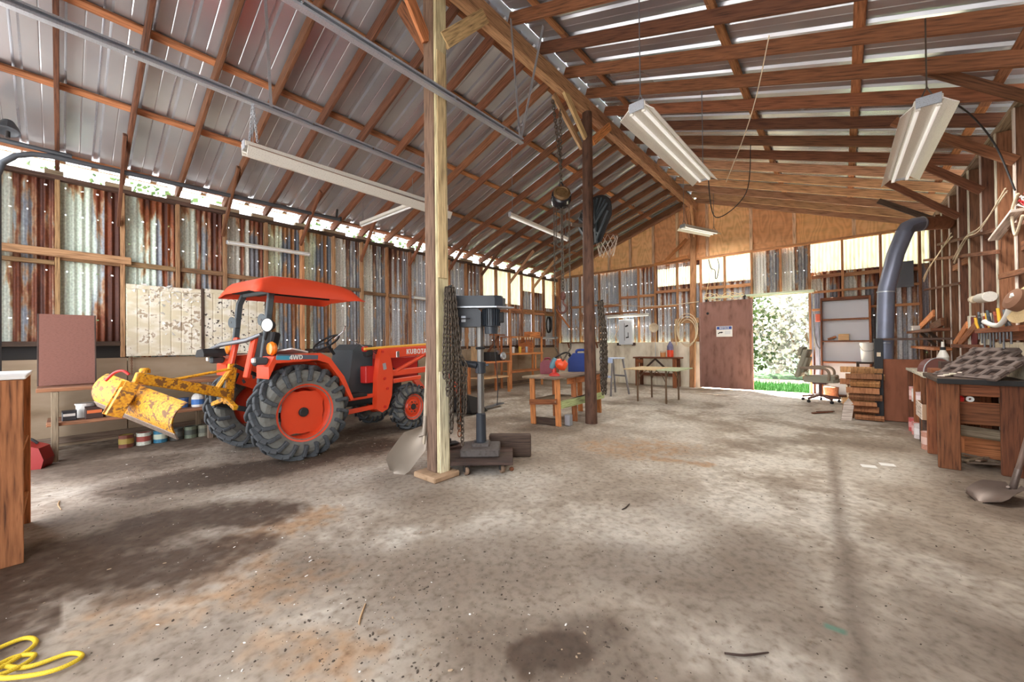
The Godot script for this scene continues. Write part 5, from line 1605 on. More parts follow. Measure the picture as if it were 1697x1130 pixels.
func shovel(t: Node3D, top: Vector3, end: Vector3, tip: Vector3, w: float, hm: Material, bm: Material, look := Vector3.UP) -> void:
	var st := S()
	tube(st, [top - (end - top).normalized() * 0.16, top, top.lerp(end, 0.3), end], [0.012, 0.02, 0.02, 0.019], 10)
	done("handle", t, st, hm)
	# dished blade from «top» down to «tip»
	var xf := along(top, tip, look)
	var length := (tip - top).length()
	st = S()
	var n := 8
	var rows := []
	for i in n + 1:
		var f := float(i) / n
		var hw := w * (0.35 + 0.65 * smoothstep(0.0, 0.25, f)) * (1.0 if f < 0.72 else sqrt(maxf(0.02, 1.0 - pow((f - 0.72) / 0.285, 2.0))))
		var r := []
		for j in 7:
			var u := j / 3.0 - 1.0
			r.append(xf * Vector3(u * hw, u * u * 0.05 * (1.0 - f * 0.5) + 0.045 * sin(f * PI) - 0.03, (f - 0.5) * length))
		rows.append(r)
	for lift in [0, 1]:
		var o: Vector3 = xf.basis.y * (-0.003 * lift)
		for i in n:
			for j in 6:
				quad(st, rows[i][j] + o, rows[i + 1][j] + o, rows[i + 1][j + 1] + o, rows[i][j + 1] + o, xf.basis.y * (1.0 if lift == 0 else -1.0), 1 + lift)
	done("blade", t, st, bm)
	st = S()
	tube(st, [top.lerp(end, 0.12), top - (end - top).normalized() * 0.06, top.lerp(tip, 0.16) + xf.basis.y * 0.012], [0.023, 0.026, 0.012], 8)
	done("socket", t, st, bm)

# ---------------------------------------------------------------- left wall things
func build_left() -> void:
	# two painted doors hung flat on the studs
	M.peel = peel_mat(3)
	M.peel2 = peel_mat(4)
	for d in [[-0.66, -1.58, 1.27, 2.40, M.peel, "cream board door with badly peeling paint, left of the two on the left wall"], [-1.62, -2.55, 1.28, 2.42, M.peel2, "cream panel door with small black scribbles, partly behind the tractor canopy"]]:
		var t := thing("old_door", d[5], "door", Vector3(-8.46, d[2], (d[0] + d[1]) * 0.5), PI / 2)
		var w: float = d[0] - d[1]
		var h: float = d[3] - d[2]
		var st := S()
		box(st, Vector3(w, h, 0.03), at(Vector3(0, h * 0.5, 0)), 0.004)
		done("door_slab", t, st, d[4])
		for k in 7:
			st = S()
			box(st, Vector3(w / 8.2, h * 0.9, 0.008), at(Vector3(-w * 0.43 + w * 0.145 * k, h * 0.48, 0.018)), 0.003)
			done("board", t, st, d[4])
		st = S()
		box(st, Vector3(w, 0.07, 0.012), at(Vector3(0, h - 0.035, 0.02)), 0.003)
		done("top_rail", t, st, d[4])
		# curled flakes of paint
		if d[0] > -1:
			st = S()
			for k in 60:
				var p := Vector3(rnd(-w * 0.48, w * 0.48), h * (1.0 - 0.25 * pow(rng.randf(), 1.5)) if k < 38 else h * rnd(0.3, 0.9), 0.028)
				if k >= 38: p.x = rnd(-0.1, w * 0.48)
				var s := rnd(0.012, 0.04)
				var b := Basis.from_euler(Vector3(rnd(-0.9, 0.9), rnd(-0.9, 0.9), rng.randf() * TAU))
				face(st, [p + b * Vector3(-s, -s, 0), p + b * Vector3(s, -s * 0.6, 0.004), p + b * Vector3(s * 0.7, s, 0.0)], [Vector2.ZERO, Vector2.ZERO, Vector2.ZERO], Vector3.BACK)
			var fl := done("paint_flakes", t, st, M.white)
			fl.set_meta("kind", "stuff")
	var dv := thing("cover_strip", "dark upright strip between the two cream doors on the left wall", "strip", Vector3(-8.44, 1.24, -1.6))
	board("strip", dv, Vector3(0, 0, 0), Vector3(0, 1.18, 0), 0.035, 0.05, M.dark_wood, Vector3.RIGHT)
	# workbench shelf along the wall
	var b := thing("shelf_bench", "rough long two-tier wooden bench against the left wall, paint cans under it", "bench", Vector3(-7.45, 0, 0))
	for z: float in [0.05, -1.5, -2.9]:
		board("leg", b, Vector3(0, 0, z), Vector3(0, 0.86, z), 0.06, 0.09, M.grey_wood, Vector3.RIGHT)
		board("leg", b, Vector3(-0.8, 0, z), Vector3(-0.8, 0.86, z), 0.06, 0.09, M.grey_wood, Vector3.RIGHT)
		board("cross_rail", b, Vector3(0.0, 0.4, z), Vector3(-0.85, 0.4, z), 0.05, 0.08, M.grey_wood)
	for k in 4: board("top_plank", b, Vector3(-0.1 - 0.22 * k, 0.885, 0.2), Vector3(-0.1 - 0.22 * k, 0.885, -3.1), 0.21, 0.04, M.stud_dark)
	for k in 3: board("shelf_plank", b, Vector3(-0.12 - 0.24 * k, 0.45, 0.12), Vector3(-0.12 - 0.24 * k, 0.455, -2.2), 0.23, 0.035, M.stud_dark)
	var brown := thing("brown_board", "plain brown rectangular board standing on the bench against the left wall", "board", Vector3(-7.98, 0.905, -0.06), PI / 2)
	var st := S()
	box(st, Vector3(0.50, 0.96, 0.018), at(Vector3(0, 0.485, 0), -9), 0.003)
	done("panel", brown, st, mat(col(124, 82, 70), 0.8, 0, M.fine, Vector3(3, 0.6, 1)))
	st = S()
	box(st, Vector3(0.015, 0.96, 0.022), at(Vector3(-0.255, 0.485, 0), -9), 0.003)
	box(st, Vector3(0.015, 0.96, 0.022), at(Vector3(0.255, 0.485, 0), -9), 0.003)
	done("edge_strip", brown, st, M.dark_wood[0])
	var y := 0.468
	crate(Vector3(-7.68, y, -0.07), Vector3(0.16, 0.12, 0.13), mat(col(52, 54, 58), 0.5), "small black carton with pale print on the bench shelf, leftmost", "carton", M.white)
	tub(Vector3(-7.85, y, -0.22), 0.1, 0.19, M.white, "white plastic tub on the bench shelf, behind the black carton")
	crate(Vector3(-7.66, y, -0.29), Vector3(0.18, 0.15, 0.17), mat(col(64, 44, 38), 0.5), "dark tool case with an orange band on the bench shelf", "case", mat(col(214, 110, 60), 0.5))
	crate(Vector3(-7.72, y, -0.47), Vector3(0.16, 0.1, 0.15), M.white, "low white box on the bench shelf, right of the orange-banded case", "box", M.galv)
	tub(Vector3(-7.8, y, -1.24), 0.065, 0.15, mat(col(60, 92, 140), 0.4), "blue plastic jar on the bench shelf, left of the white jug")
	var jug := thing("jug", "white plastic jug with blue label on the bench shelf behind the yellow blade", "jug", Vector3(-7.72, y, -1.4))
	st = S()
	lathe(st, [Vector2(0, 0), Vector2(0.075, 0), Vector2(0.08, 0.02), Vector2(0.08, 0.15), Vector2(0.06, 0.19), Vector2(0.03, 0.21), Vector2(0.03, 0.235), Vector2(0, 0.235)], Transform3D.IDENTITY, 16)
	done("body", jug, st, M.white)
	st = S()
	lathe(st, [Vector2(0.0815, 0.04), Vector2(0.0815, 0.12)], Transform3D.IDENTITY, 16)
	done("label", jug, st, mat(col(70, 120, 190), 0.5))
	# paint cans on the floor
	var cols := [[col(112, 60, 44), col(150, 130, 60), "rust-brown and mustard"], [col(210, 214, 200), col(150, 70, 60), "white and red spattered"], [col(54, 120, 150), col(190, 200, 180), "blue and white"], [col(66, 66, 62), col(90, 90, 84), "dark grey"], [col(110, 120, 100), col(70, 74, 66), "grey-green dusty"], [col(130, 130, 112), col(96, 96, 84), "pale grey dusty"], [col(84, 130, 66), col(200, 196, 160), "green and cream"], [col(140, 92, 66), col(92, 120, 80), "brown-labelled"]]
	for k in 8:
		var z: float = [-0.6, -0.78, -0.96, -1.14, -1.31, -1.47, -1.64, -1.77][k]
		var can := thing("paint_can", "%s paint can under the left bench, %s from the left" % [cols[k][2], ["first", "second", "third", "fourth", "fifth", "sixth", "seventh", "eighth"][k]], "paint can", Vector3(-7.72, 0, z), 0.0, "old paint cans on the floor under the left bench")
		paint_can(can, 0.08 if k < 6 else 0.06, 0.175, mat(cols[k][0], 0.5, 0.1, M.spots, Vector3(2, 8, 1)), mat(cols[k][1], 0.6))
	var gas := thing("fuel_can", "dark red dented fuel can in shadow under the left end of the bench", "fuel can", Vector3(-7.3, 0, 0.3))
	st = S()
	extrude(st, outline([-0.2, 0, 0.2, 0, 0.22, 0.1, 0.18, 0.24, 0.05, 0.3, -0.12, 0.3, -0.22, 0.2]), -0.12, 0.12, at(Vector3.ZERO, 0, 70, 0))
	done("body", gas, st, mat(col(140, 26, 24), 0.4))
	st = S()
	tube(st, curve([Vector3(-0.05, 0.28, 0.08), Vector3(-0.04, 0.34, 0.03), Vector3(0.0, 0.34, -0.06), Vector3(0.02, 0.28, -0.12)]), 0.014, 6)
	done("handle", gas, st, M.black)
	# open cabinet at the left edge
	var cb := thing("plywood_cabinet", "open plywood shelf cabinet with a white top at the left edge of the view", "cabinet", Vector3(-4.1, 0, 0.17))
	board("side_panel", cb, Vector3(0.0, 0, 0.3), Vector3(0.0, 1.2, 0.3), 0.62, 0.02, woods(col(184, 122, 76), 2, 0.04), Vector3.RIGHT)
	board("side_panel", cb, Vector3(-0.9, 0, 0.3), Vector3(-0.9, 1.2, 0.3), 0.62, 0.02, M.orange_wood, Vector3.RIGHT)
	block("top", cb, Vector3(-0.45, 1.215, 0.3), Vector3(0.94, 0.025, 0.64), M.white)
	for h: float in [0.25, 0.7]: block("shelf", cb, Vector3(-0.45, h, 0.3), Vector3(0.88, 0.02, 0.6), M.orange_wood)
	block("back_panel", cb, Vector3(-0.45, 0.6, 0.60), Vector3(0.9, 1.2, 0.012), M.orange_wood)
	for h: float in [0.42, 0.95]:
		st = S()
		bar(st, Vector3(0.012, h, 0.17), Vector3(0.012, h + 0.12, 0.42), 0.02, 0.03, Vector3.UP)
		done("cleat", cb, st, M.pale_wood[0])
	# yellow rope
	st = S()
	tube(st, curve([Vector3(-3.0, 0.015, 0.34), Vector3(-2.86, 0.015, 0.2), Vector3(-2.72, 0.015, 0.10), Vector3(-2.69, 0.015, -0.02), Vector3(-2.62, 0.015, -0.06), Vector3(-2.585, 0.02, -0.01), Vector3(-2.6, 0.025, 0.06), Vector3(-2.68, 0.03, 0.16), Vector3(-2.78, 0.03, 0.2), Vector3(-2.84, 0.02, 0.14), Vector3(-2.8, 0.015, 0.08), Vector3(-2.74, 0.02, 0.11), Vector3(-2.72, 0.03, 0.18), Vector3(-2.8, 0.03, 0.26), Vector3(-2.95, 0.02, 0.24), Vector3(-3.0, 0.015, 0.12), Vector3(-2.9, 0.015, 0.08), Vector3(-2.8, 0.02, 0.16), Vector3(-2.74, 0.03, 0.3)], 8), 0.0095, 8)
	tag(done("rope", self, st, mat(col(222, 190, 40), 0.7, 0, M.grain, Vector3(40, 8, 1))), "loose coil of yellow rope on the floor at the bottom left", "rope")
	# chain dangling a red hook over the blade, vines at the eave
	var hc := thing("hanging_chain", "thin rusty chain hanging against the pale dado above the yellow blade", "chain", Vector3(-8.46, 0, -0.72))
	chain("chain_strand", hc, [[Vector3(0, 1.28, 0), Vector3(0.02, 0.98, 0)]], 0.03, 0.003, M.rust)
	st = S()
	rod(st, Vector3(-0.04, 1.28, 0), Vector3(0.03, 1.29, 0), 0.005)
	done("nail", hc, st, M.iron)

func peel_mat(sd: int) -> StandardMaterial3D:
	var n := FastNoiseLite.new()
	n.seed = sd
	n.frequency = 0.02
	n.fractal_octaves = 4
	var im := Image.create(220, 220, false, Image.FORMAT_RGB8)
	for yy in 220:
		for x in 220:
			var v := n.get_noise_2d(x * 1.6, yy * 0.8)
			var f := n.get_noise_2d(x * 5.0 + 300, yy * 5.0)
			var c := Color(0.84, 0.80, 0.69).lerp(Color(0.92, 0.90, 0.84), clampf(v * 2 + 0.5, 0, 1))
			if sd == 3 and v + f * 0.6 > 0.36: c = c.lerp(Color(0.62, 0.54, 0.44), 0.8)
			if sd == 4 and f > 0.36 and v > 0.0: c = Color(0.2, 0.17, 0.14)
			im.set_pixel(x, yy, c)
	return mat(Color(1, 1, 1), 0.75, 0.0, ImageTexture.create_from_image(im), Vector3(0.62, 0.62, 1))

func crate(p: Vector3, size: Vector3, m: Material, label: String, cat: String, band: Material) -> void:
	var t := thing(cat.replace(" ", "_"), label, cat, p)
	var st := S()
	box(st, size, at(Vector3(0, size.y * 0.5, 0)), 0.008)
	done("body", t, st, m)
	st = S()
	box(st, Vector3(size.x + 0.004, size.y * 0.28, size.z * 0.8), at(Vector3(0, size.y * 0.62, 0)), 0.002)
	done("label_band", t, st, band)
	st = S()
	box(st, Vector3(size.x * 1.02, size.y * 0.1, size.z * 1.02), at(Vector3(0, size.y * 0.97, 0)), 0.003)
	done("lid", t, st, m)

func tub(p: Vector3, r: float, h: float, m: Material, label: String, called := "tub", handle := false) -> Node3D:
	var t := thing(called, label, called, p)
	var st := S()
	lathe(st, [Vector2(0, 0), Vector2(r * 0.84, 0), Vector2(r * 0.97, h * 0.9), Vector2(r * 1.04, h * 0.9), Vector2(r * 1.04, h * 0.94), Vector2(r, h * 0.94), Vector2(r, h * 0.96)], Transform3D.IDENTITY, 18)
	done("body", t, st, m)
	st = S()
	lathe(st, [Vector2(r * 1.06, h * 0.95), Vector2(r * 1.06, h * 1.0), Vector2(r * 0.9, h * 0.98), Vector2(0, h * 0.98)], Transform3D.IDENTITY, 18)
	done("lid", t, st, m)
	if handle:
		st = S()
		tube(st, curve([Vector3(-r * 1.04, h * 0.85, 0), Vector3(-r * 0.6, h * 0.6, r * 0.95), Vector3(r * 0.6, h * 0.6, r * 0.95), Vector3(r * 1.04, h * 0.85, 0)]), 0.004, 5)
		done("handle", t, st, M.steel)
	return t

func paint_can(t: Node3D, r: float, h: float, m: Material, lid: Material) -> void:
	var st := S()
	lathe(st, [Vector2(0, 0), Vector2(r, 0), Vector2(r * 1.02, 0.006), Vector2(r, 0.012), Vector2(r, h - 0.012), Vector2(r * 1.03, h - 0.006), Vector2(r * 1.02, h), Vector2(r * 0.9, h)], Transform3D.IDENTITY, 18)
	done("body", t, st, m)
	st = S()
	lathe(st, [Vector2(r * 0.92, h - 0.002), Vector2(r * 0.82, h - 0.008), Vector2(0, h - 0.008)], Transform3D.IDENTITY, 18)
	done("lid", t, st, lid)
	st = S()
	lathe(st, [Vector2(r * 1.006, h * 0.3), Vector2(r * 1.006, h * 0.72)], Transform3D.IDENTITY, 18)
	done("label", t, st, lid)
# ---------------------------------------------------------------- far left, middle and far wall things
func build_far() -> void:
	var st := S()
	# workbench with an old machine at the far left wall
	var wb := thing("workbench", "pale wooden workbench against the far left wall, old machine on it", "workbench", Vector3(-7.72, 0, -8.0))
	block("top", wb, Vector3(0.0, 0.89, 0.0), Vector3(0.62, 0.04, 1.3), M.orange_wood)
	block("lower_shelf", wb, Vector3(0.0, 0.45, -0.05), Vector3(0.56, 0.03, 1.15), M.pale_wood)
	for p in [[0.26, -0.56], [-0.26, -0.56], [0.26, 0.55], [-0.26, 0.55]]: board("leg", wb, Vector3(p[0], 0, p[1]), Vector3(p[0], 0.87, p[1]), 0.07, 0.07, M.orange_wood, Vector3.RIGHT)
	var mc := thing("machine", "old dark engine-like machine with a pale pulley on the far left workbench", "machine", Vector3(-7.75, 0.91, -8.3))
	st = S()
	box(st, Vector3(0.3, 0.26, 0.34), at(Vector3(-0.03, 0.13, 0.18)), 0.02)
	box(st, Vector3(0.24, 0.18, 0.3), at(Vector3(0.0, 0.09, -0.15)), 0.02)
	done("case", mc, st, M.black)
	st = S()
	lathe(st, [Vector2(0.03, -0.03), Vector2(0.1, -0.03), Vector2(0.12, 0), Vector2(0.1, 0.03), Vector2(0.03, 0.03)], at(Vector3(0.16, 0.14, -0.16), 0, 0, -90), 18)
	done("pulley", mc, st, M.galv)
	st = S()
	for k in 5: lathe(st, [Vector2(0, 0), Vector2(0.05 + 0.01 * (k % 2), 0), Vector2(0.05, 0.015), Vector2(0, 0.015)], at(Vector3(0.0, 0.2 + 0.022 * k, -0.1)), 14)
	done("finned_head", mc, st, M.steel)
	crate(Vector3(-7.95, 0.91, -7.72), Vector3(0.26, 0.42, 0.2), M.pale_wood[0], "tan cardboard carton on the far left workbench, left of the dark machine", "carton", M.cream)
	var fr := thing("sawhorse", "reddish wooden sawhorse standing on the workbench behind the drill press motor", "frame", Vector3(-8.05, 0.91, -8.75))
	board("upright", fr, Vector3(0, 0, 0), Vector3(0.0, 0.78, 0), 0.07, 0.03, M.bench_wood, Vector3.RIGHT)
	board("slanted_leg", fr, Vector3(0, 0.74, -0.02), Vector3(0.0, 0.2, 0.5), 0.07, 0.03, M.bench_wood, Vector3.RIGHT)
	board("top_bar", fr, Vector3(0, 0.77, 0.36), Vector3(0.0, 0.77, -0.3), 0.06, 0.04, M.bench_wood)
	# shelving unit
	var su := thing("shelving_unit", "open orange-brown wooden shelving unit against the far left wall", "shelves", Vector3(-8.0, 0, -9.9))
	for z: float in [0.82, -0.8]:
		for x: float in [0.17, -0.22]: board("upright", su, Vector3(x, 0, z), Vector3(x, 1.62, z), 0.075, 0.04, M.orange_wood, Vector3.RIGHT)
	board("upright", su, Vector3(0.15, 0.56, -0.48), Vector3(0.15, 1.1, -0.48), 0.06, 0.03, M.orange_wood, Vector3.RIGHT)
	for h: float in [0.53, 1.09, 1.62]:
		block("shelf", su, Vector3(-0.02, h, 0.0), Vector3(0.44, 0.03, 1.68), M.orange_wood)
		board("front_rail", su, Vector3(0.2, h - 0.01, 0.84), Vector3(0.2, h - 0.01, -0.84), 0.02, 0.06, M.orange_wood)
	block("back_panel", su, Vector3(-0.21, 1.36, -0.42), Vector3(0.015, 0.5, 0.8), M.orange_wood)
	var ck := thing("wooden_crate", "small pale wooden crate on top of the far left shelving unit", "crate", Vector3(-8.0, 1.637, -10.4))
	block("front_board", ck, Vector3(0.13, 0.08, 0), Vector3(0.02, 0.16, 0.55), M.orange_wood)
	block("back_board", ck, Vector3(-0.13, 0.08, 0), Vector3(0.02, 0.16, 0.55), M.orange_wood)
	block("end_board", ck, Vector3(0, 0.08, 0.265), Vector3(0.24, 0.16, 0.02), M.orange_wood)
	block("end_board", ck, Vector3(0, 0.08, -0.265), Vector3(0.24, 0.16, 0.02), M.orange_wood)
	block("bottom", ck, Vector3(0, 0.01, 0), Vector3(0.24, 0.016, 0.5), M.orange_wood)
	for k in 6:
		var hk := thing("tool", "pale hand tool hung on the shelving unit top rail, %s from the left" % ["first", "second", "third", "fourth", "fifth", "sixth"][k], "tool", Vector3(-7.77, 1.62, -9.35 - 0.13 * k - (0.12 if k > 1 else 0.0)), 0.0, "small tools hung on the top rail of the shelving unit")
		st = S()
		rod(st, Vector3(0, -0.01, 0), Vector3(0, -0.09, 0), 0.02, 8)
		done("grip", hk, st, M.cream)
		st = S()
		rod(st, Vector3(0, -0.09, 0), Vector3(0, -0.15 - 0.02 * (k % 3), 0), 0.006, 6)
		done("shank", hk, st, M.steel)
	for k in 3: tub(Vector3(-8.0, 1.105, -9.4 - 0.34 * k), 0.05, 0.2, [M.white, mat(col(230, 190, 70), 0.5), M.galv][k], ["white", "yellow", "grey metal"][k] + " bottle on the upper shelf of the far left shelving unit", "bottle")
	var gt := thing("strip_light", "short grey strip lamp fixed on the left wall beyond the shelving unit", "light", Vector3(-8.4, 1.62, -11.9), deg_to_rad(0))
	st = S()
	box(st, Vector3(0.16, 0.06, 1.1), Transform3D.IDENTITY, 0.01)
	done("housing", gt, st, M.galv)
	st = S()
	rod(st, Vector3(0.04, -0.04, -0.52), Vector3(0.04, -0.04, 0.52), 0.018, 10)
	done("tube", gt, st, M.tubeglass)
	# tools in the far left corner
	var sq := thing("wall_hose", "dark coiled hose hung in the far left corner", "hose", Vector3(-8.4, 2.1, -11.9))
	st = S()
	for k in 4:
		var ring := []
		for j in 17: ring.append(Vector3(0.02 * k, cos(TAU * j / 16) * 0.3, sin(TAU * j / 16) * (0.1 + 0.02 * k)))
		tube(st, ring, 0.014, 6, false)
	done("coil", sq, st, M.black)
	var pb := thing("corner_brace_board", "tan board leaning diagonally in the far left corner", "board", Vector3(-8.3, 0, -12.5))
	board("board", pb, Vector3(0.0, 2.7, 0.2), Vector3(0.55, 1.9, 0.0), 0.03, 0.1, M.orange_wood, Vector3.BACK)
	# low ledge of bits along the far wall, left of the panel
	var lg := thing("wall_ledge", "brown ledge board along the far wall above the dado, left end", "ledge", Vector3(-7.4, 1.42, -12.68))
	board("ledge", lg, Vector3(-0.9, 0, 0), Vector3(0.9, 0.0, 0), 0.16, 0.04, M.bench_wood)
	for k in 2: board("bracket", lg, Vector3(-0.6 + k * 1.2, -0.02, 0.04), Vector3(-0.6 + k * 1.2, -0.2, -0.06), 0.04, 0.04, M.bench_wood)
	# wooden stand with cans
	var sd := thing("work_stand", "rough wooden work stand with a pale green rail beside the round log post", "stand", Vector3(-4.02, 0, -6.1))
	for p in [[-0.11, 0.72, 0.08], [0.36, 0.64, 0.0], [-0.2, -0.1, 0.0], [0.35, 0.1, -0.02], [-0.1, -0.86, 0.0], [0.28, -0.94, 0.0]]:
		board("leg", sd, Vector3(p[0], 0, p[1]), Vector3(p[0] - 0.02, 0.80, p[1]), 0.10, 0.035, M.orange_wood, Vector3.BACK)
	for k in 3: board("top_plank", sd, Vector3(-0.16 + 0.24 * k, 0.815, 0.82), Vector3(-0.16 + 0.24 * k, 0.815, -1.05), 0.235, 0.03, M.grey_wood)
	block("shelf", sd, Vector3(0.1, 0.42, 0.3), Vector3(0.5, 0.03, 0.8), M.grey_wood)
	board("cross_rail", sd, Vector3(-0.16, 0.38, 0.76), Vector3(0.36, 0.42, 0.68), 0.03, 0.09, M.bench_wood)
	board("side_apron", sd, Vector3(0.33, 0.74, 0.3), Vector3(0.33, 0.74, -0.95), 0.03, 0.12, M.orange_wood)
	var green := woods(col(196, 214, 150), 2, 0.03)
	board("green_rail", sd, Vector3(0.40, 0.36, 0.62), Vector3(0.40, 0.37, -0.92), 0.025, 0.13, green)
	board("floor_beam", sd, Vector3(-0.12, 0.06, 0.66), Vector3(0.34, 0.06, 0.6), 0.09, 0.1, M.dark_wood)
	block("grey_block", sd, Vector3(0.47, 0.1, 0.5), Vector3(0.1, 0.18, 0.1), M.galv)
	board("hang_stick", sd, Vector3(0.36, 0.40, 0.5), Vector3(0.42, 0.46, -0.3), 0.02, 0.02, M.dark_wood)
	var y := 0.832
	fuel(Vector3(-4.22, y, -5.96), mat(col(122, 26, 44), 0.35), 0.30, 0.26, "dark red fuel can with a black spout on the work stand, left of the blue", false)
	fuel(Vector3(-4.06, y, -6.8), mat(col(30, 62, 140), 0.35), 0.42, 0.4, "square dark blue plastic can on the work stand", true)
	var hd := thing("sander", "orange and grey hand tool with a red base on the work stand between the cans", "power tool", Vector3(-3.80, y, -5.66), deg_to_rad(20))
	st = S()
	lathe(st, [Vector2(0, -0.11), Vector2(0.07, -0.1), Vector2(0.10, -0.03), Vector2(0.09, 0.05), Vector2(0.05, 0.11), Vector2(0, 0.12)], at(Vector3(0.06, 0.2, -0.02), 20, 0, 60), 18)
	done("head", hd, st, mat(col(232, 84, 40), 0.35))
	st = S()
	tube(st, [Vector3(-0.03, 0.3, 0), Vector3(-0.08, 0.2, 0), Vector3(-0.1, 0.13, 0)], [0.05, 0.06, 0.05], 12)
	done("grip", hd, st, mat(col(96, 140, 156), 0.4))
	st = S()
	lathe(st, [Vector2(0, 0), Vector2(0.10, 0), Vector2(0.09, 0.03), Vector2(0.04, 0.06), Vector2(0.035, 0.14), Vector2(0, 0.14)], at(Vector3(-0.06, 0, 0)), 14)
	done("base", hd, st, mat(col(206, 62, 52), 0.4))
	# blue-white stool
	var sl := thing("step_stool", "tall narrow stool with pale blue seat and splayed legs near the far wall", "stool", Vector3(-4.75, 0, -9.75), deg_to_rad(-16))
	st = S()
	box(st, Vector3(0.42, 0.025, 0.5), at(Vector3(0, 0.985, 0)), 0.008)
	box(st, Vector3(0.40, 0.12, 0.02), at(Vector3(0, 0.92, 0.23), -6), 0.006)
	done("seat", sl, st, mat(col(190, 206, 238), 0.45))
	for p in [[-1.0, 1.0], [1.0, 1.0], [-1.0, -1.0], [1.0, -1.0]]:
		board("leg", sl, Vector3(p[0] * 0.24, 0, p[1] * 0.36), Vector3(p[0] * 0.17, 0.96, p[1] * 0.2), 0.045, 0.035, mat(col(120, 116, 118), 0.5), Vector3.RIGHT)
	board("tread", sl, Vector3(-0.2, 0.5, 0.28), Vector3(0.2, 0.5, 0.28), 0.09, 0.05, mat(col(190, 206, 238), 0.45))
	board("tread", sl, Vector3(-0.2, 0.5, -0.28), Vector3(0.2, 0.5, -0.28), 0.05, 0.04, mat(col(120, 116, 118), 0.5))
	# small table with metal legs
	var tb := thing("folding_table", "small worn table with brown tubular braced legs, pale peeling top", "table", Vector3(-3.38, 0, -9.36))
	var lm := mat(col(112, 88, 66), 0.5, 0.3)
	var tt := mat(col(224, 196, 150), 0.7, 0, M.spots, Vector3(1.5, 1.5, 1))
	block("top", tb, Vector3(-0.26, 0.765, -0.02), Vector3(0.78, 0.025, 1.1), tt)
	block("top_leaf", tb, Vector3(0.38, 0.765, -0.02), Vector3(0.48, 0.025, 1.1), mat(col(190, 200, 160), 0.7, 0, M.spots, Vector3(2, 2, 1)))
	for p in [[-0.35, 0.41], [-0.33, -0.43], [0.32, 0.42], [0.34, -0.39]]:
		st = S()
		rod(st, Vector3(p[0], 0, p[1]), Vector3(p[0], 0.755, p[1]), 0.022, 10)
		done("leg", tb, st, lm)
		st = S()
		var sx := signf(p[0])
		var sz := signf(p[1])
		tube(st, curve([Vector3(p[0], 0.46, p[1]), Vector3(p[0] - sx * 0.09, 0.64, p[1]), Vector3(p[0] - sx * 0.24, 0.755, p[1])], 4), 0.011, 6)
		tube(st, curve([Vector3(p[0], 0.46, p[1]), Vector3(p[0], 0.64, p[1] - sz * 0.09), Vector3(p[0], 0.755, p[1] - sz * 0.26)], 4), 0.011, 6)
		done("leg_brace", tb, st, lm)
	# brown bench at the far wall
	var bn := thing("far_bench", "brown wooden bench with crossed braces against the pale far dado", "bench", Vector3(-4.5, 0, -12.4))
	block("top", bn, Vector3(0, 0.91, 0), Vector3(1.42, 0.045, 0.52), M.bench_wood)
	for p in [[-0.6, 0.18], [0.58, 0.18], [-0.6, -0.18], [0.58, -0.18]]: board("leg", bn, Vector3(p[0], 0, p[1]), Vector3(p[0], 0.89, p[1]), 0.11, 0.05, M.bench_wood, Vector3.BACK)
	board("brace", bn, Vector3(-0.3, 0.6, 0.2), Vector3(0.0, 0.88, 0.2), 0.05, 0.05, M.dark_wood)
	board("brace", bn, Vector3(0.3, 0.6, 0.2), Vector3(0.0, 0.88, 0.2), 0.05, 0.05, M.dark_wood)
	board("apron", bn, Vector3(-0.62, 0.8, 0.2), Vector3(-0.4, 0.8, 0.2), 0.03, 0.12, M.bench_wood)
	board("stretcher", bn, Vector3(-0.6, 0.36, -0.18), Vector3(0.58, 0.36, -0.18), 0.04, 0.1, M.bench_wood)
	var bt := thing("bottle", "clear bottle half full of orange liquid on the far brown bench", "bottle", Vector3(-4.1, 0.935, -12.4))
	st = S()
	lathe(st, [Vector2(0, 0), Vector2(0.09, 0), Vector2(0.095, 0.02), Vector2(0.095, 0.22)], Transform3D.IDENTITY, 16)
	done("liquid", bt, st, mat(col(226, 78, 50), 0.3))
	st = S()
	lathe(st, [Vector2(0.095, 0.22), Vector2(0.095, 0.34), Vector2(0.05, 0.43), Vector2(0.035, 0.45), Vector2(0.035, 0.49), Vector2(0, 0.49)], Transform3D.IDENTITY, 16)
	done("upper_body", bt, st, mat(col(110, 108, 140), 0.25))
	var cp := thing("jar", "short amber glass jar beside the orange-filled bottle on the far bench", "jar", Vector3(-4.32, 0.935, -12.38))
	st = S()
	lathe(st, [Vector2(0, 0), Vector2(0.08, 0), Vector2(0.085, 0.14), Vector2(0, 0.14)], Transform3D.IDENTITY, 14)
	done("body", cp, st, mat(col(214, 150, 96), 0.25))
	st = S()
	lathe(st, [Vector2(0.085, 0.14), Vector2(0.088, 0.19), Vector2(0.08, 0.19), Vector2(0.078, 0.14)], Transform3D.IDENTITY, 14)
	done("rim", cp, st, M.cream)
	# electrical panel, lamp on a pole, rope board
	var ep := thing("electrical_panel", "pale grey electrical panel box on the far wall under a strip light", "panel", Vector3(-5.66, 1.33, -12.68))
	block("enclosure", ep, Vector3(0, 0.43, 0), Vector3(0.5, 0.86, 0.14), mat(col(214, 220, 226), 0.45), 0.01)
	st = S()
	box(st, Vector3(0.25, 0.8, 0.012), at(Vector3(0.1, 0.43, 0.076)), 0.004)
	done("cover", ep, st, mat(col(226, 230, 234), 0.4))
	st = S()
	bar(st, Vector3(-0.03, 0.14, 0.078), Vector3(-0.03, 0.74, 0.078), 0.02, 0.012, Vector3.BACK)
	bar(st, Vector3(0.0, 0.62, 0.085), Vector3(0.1, 0.66, 0.085), 0.05, 0.02, Vector3.BACK)
	bar(st, Vector3(0.02, 0.24, 0.085), Vector3(0.12, 0.26, 0.085), 0.04, 0.02, Vector3.BACK)
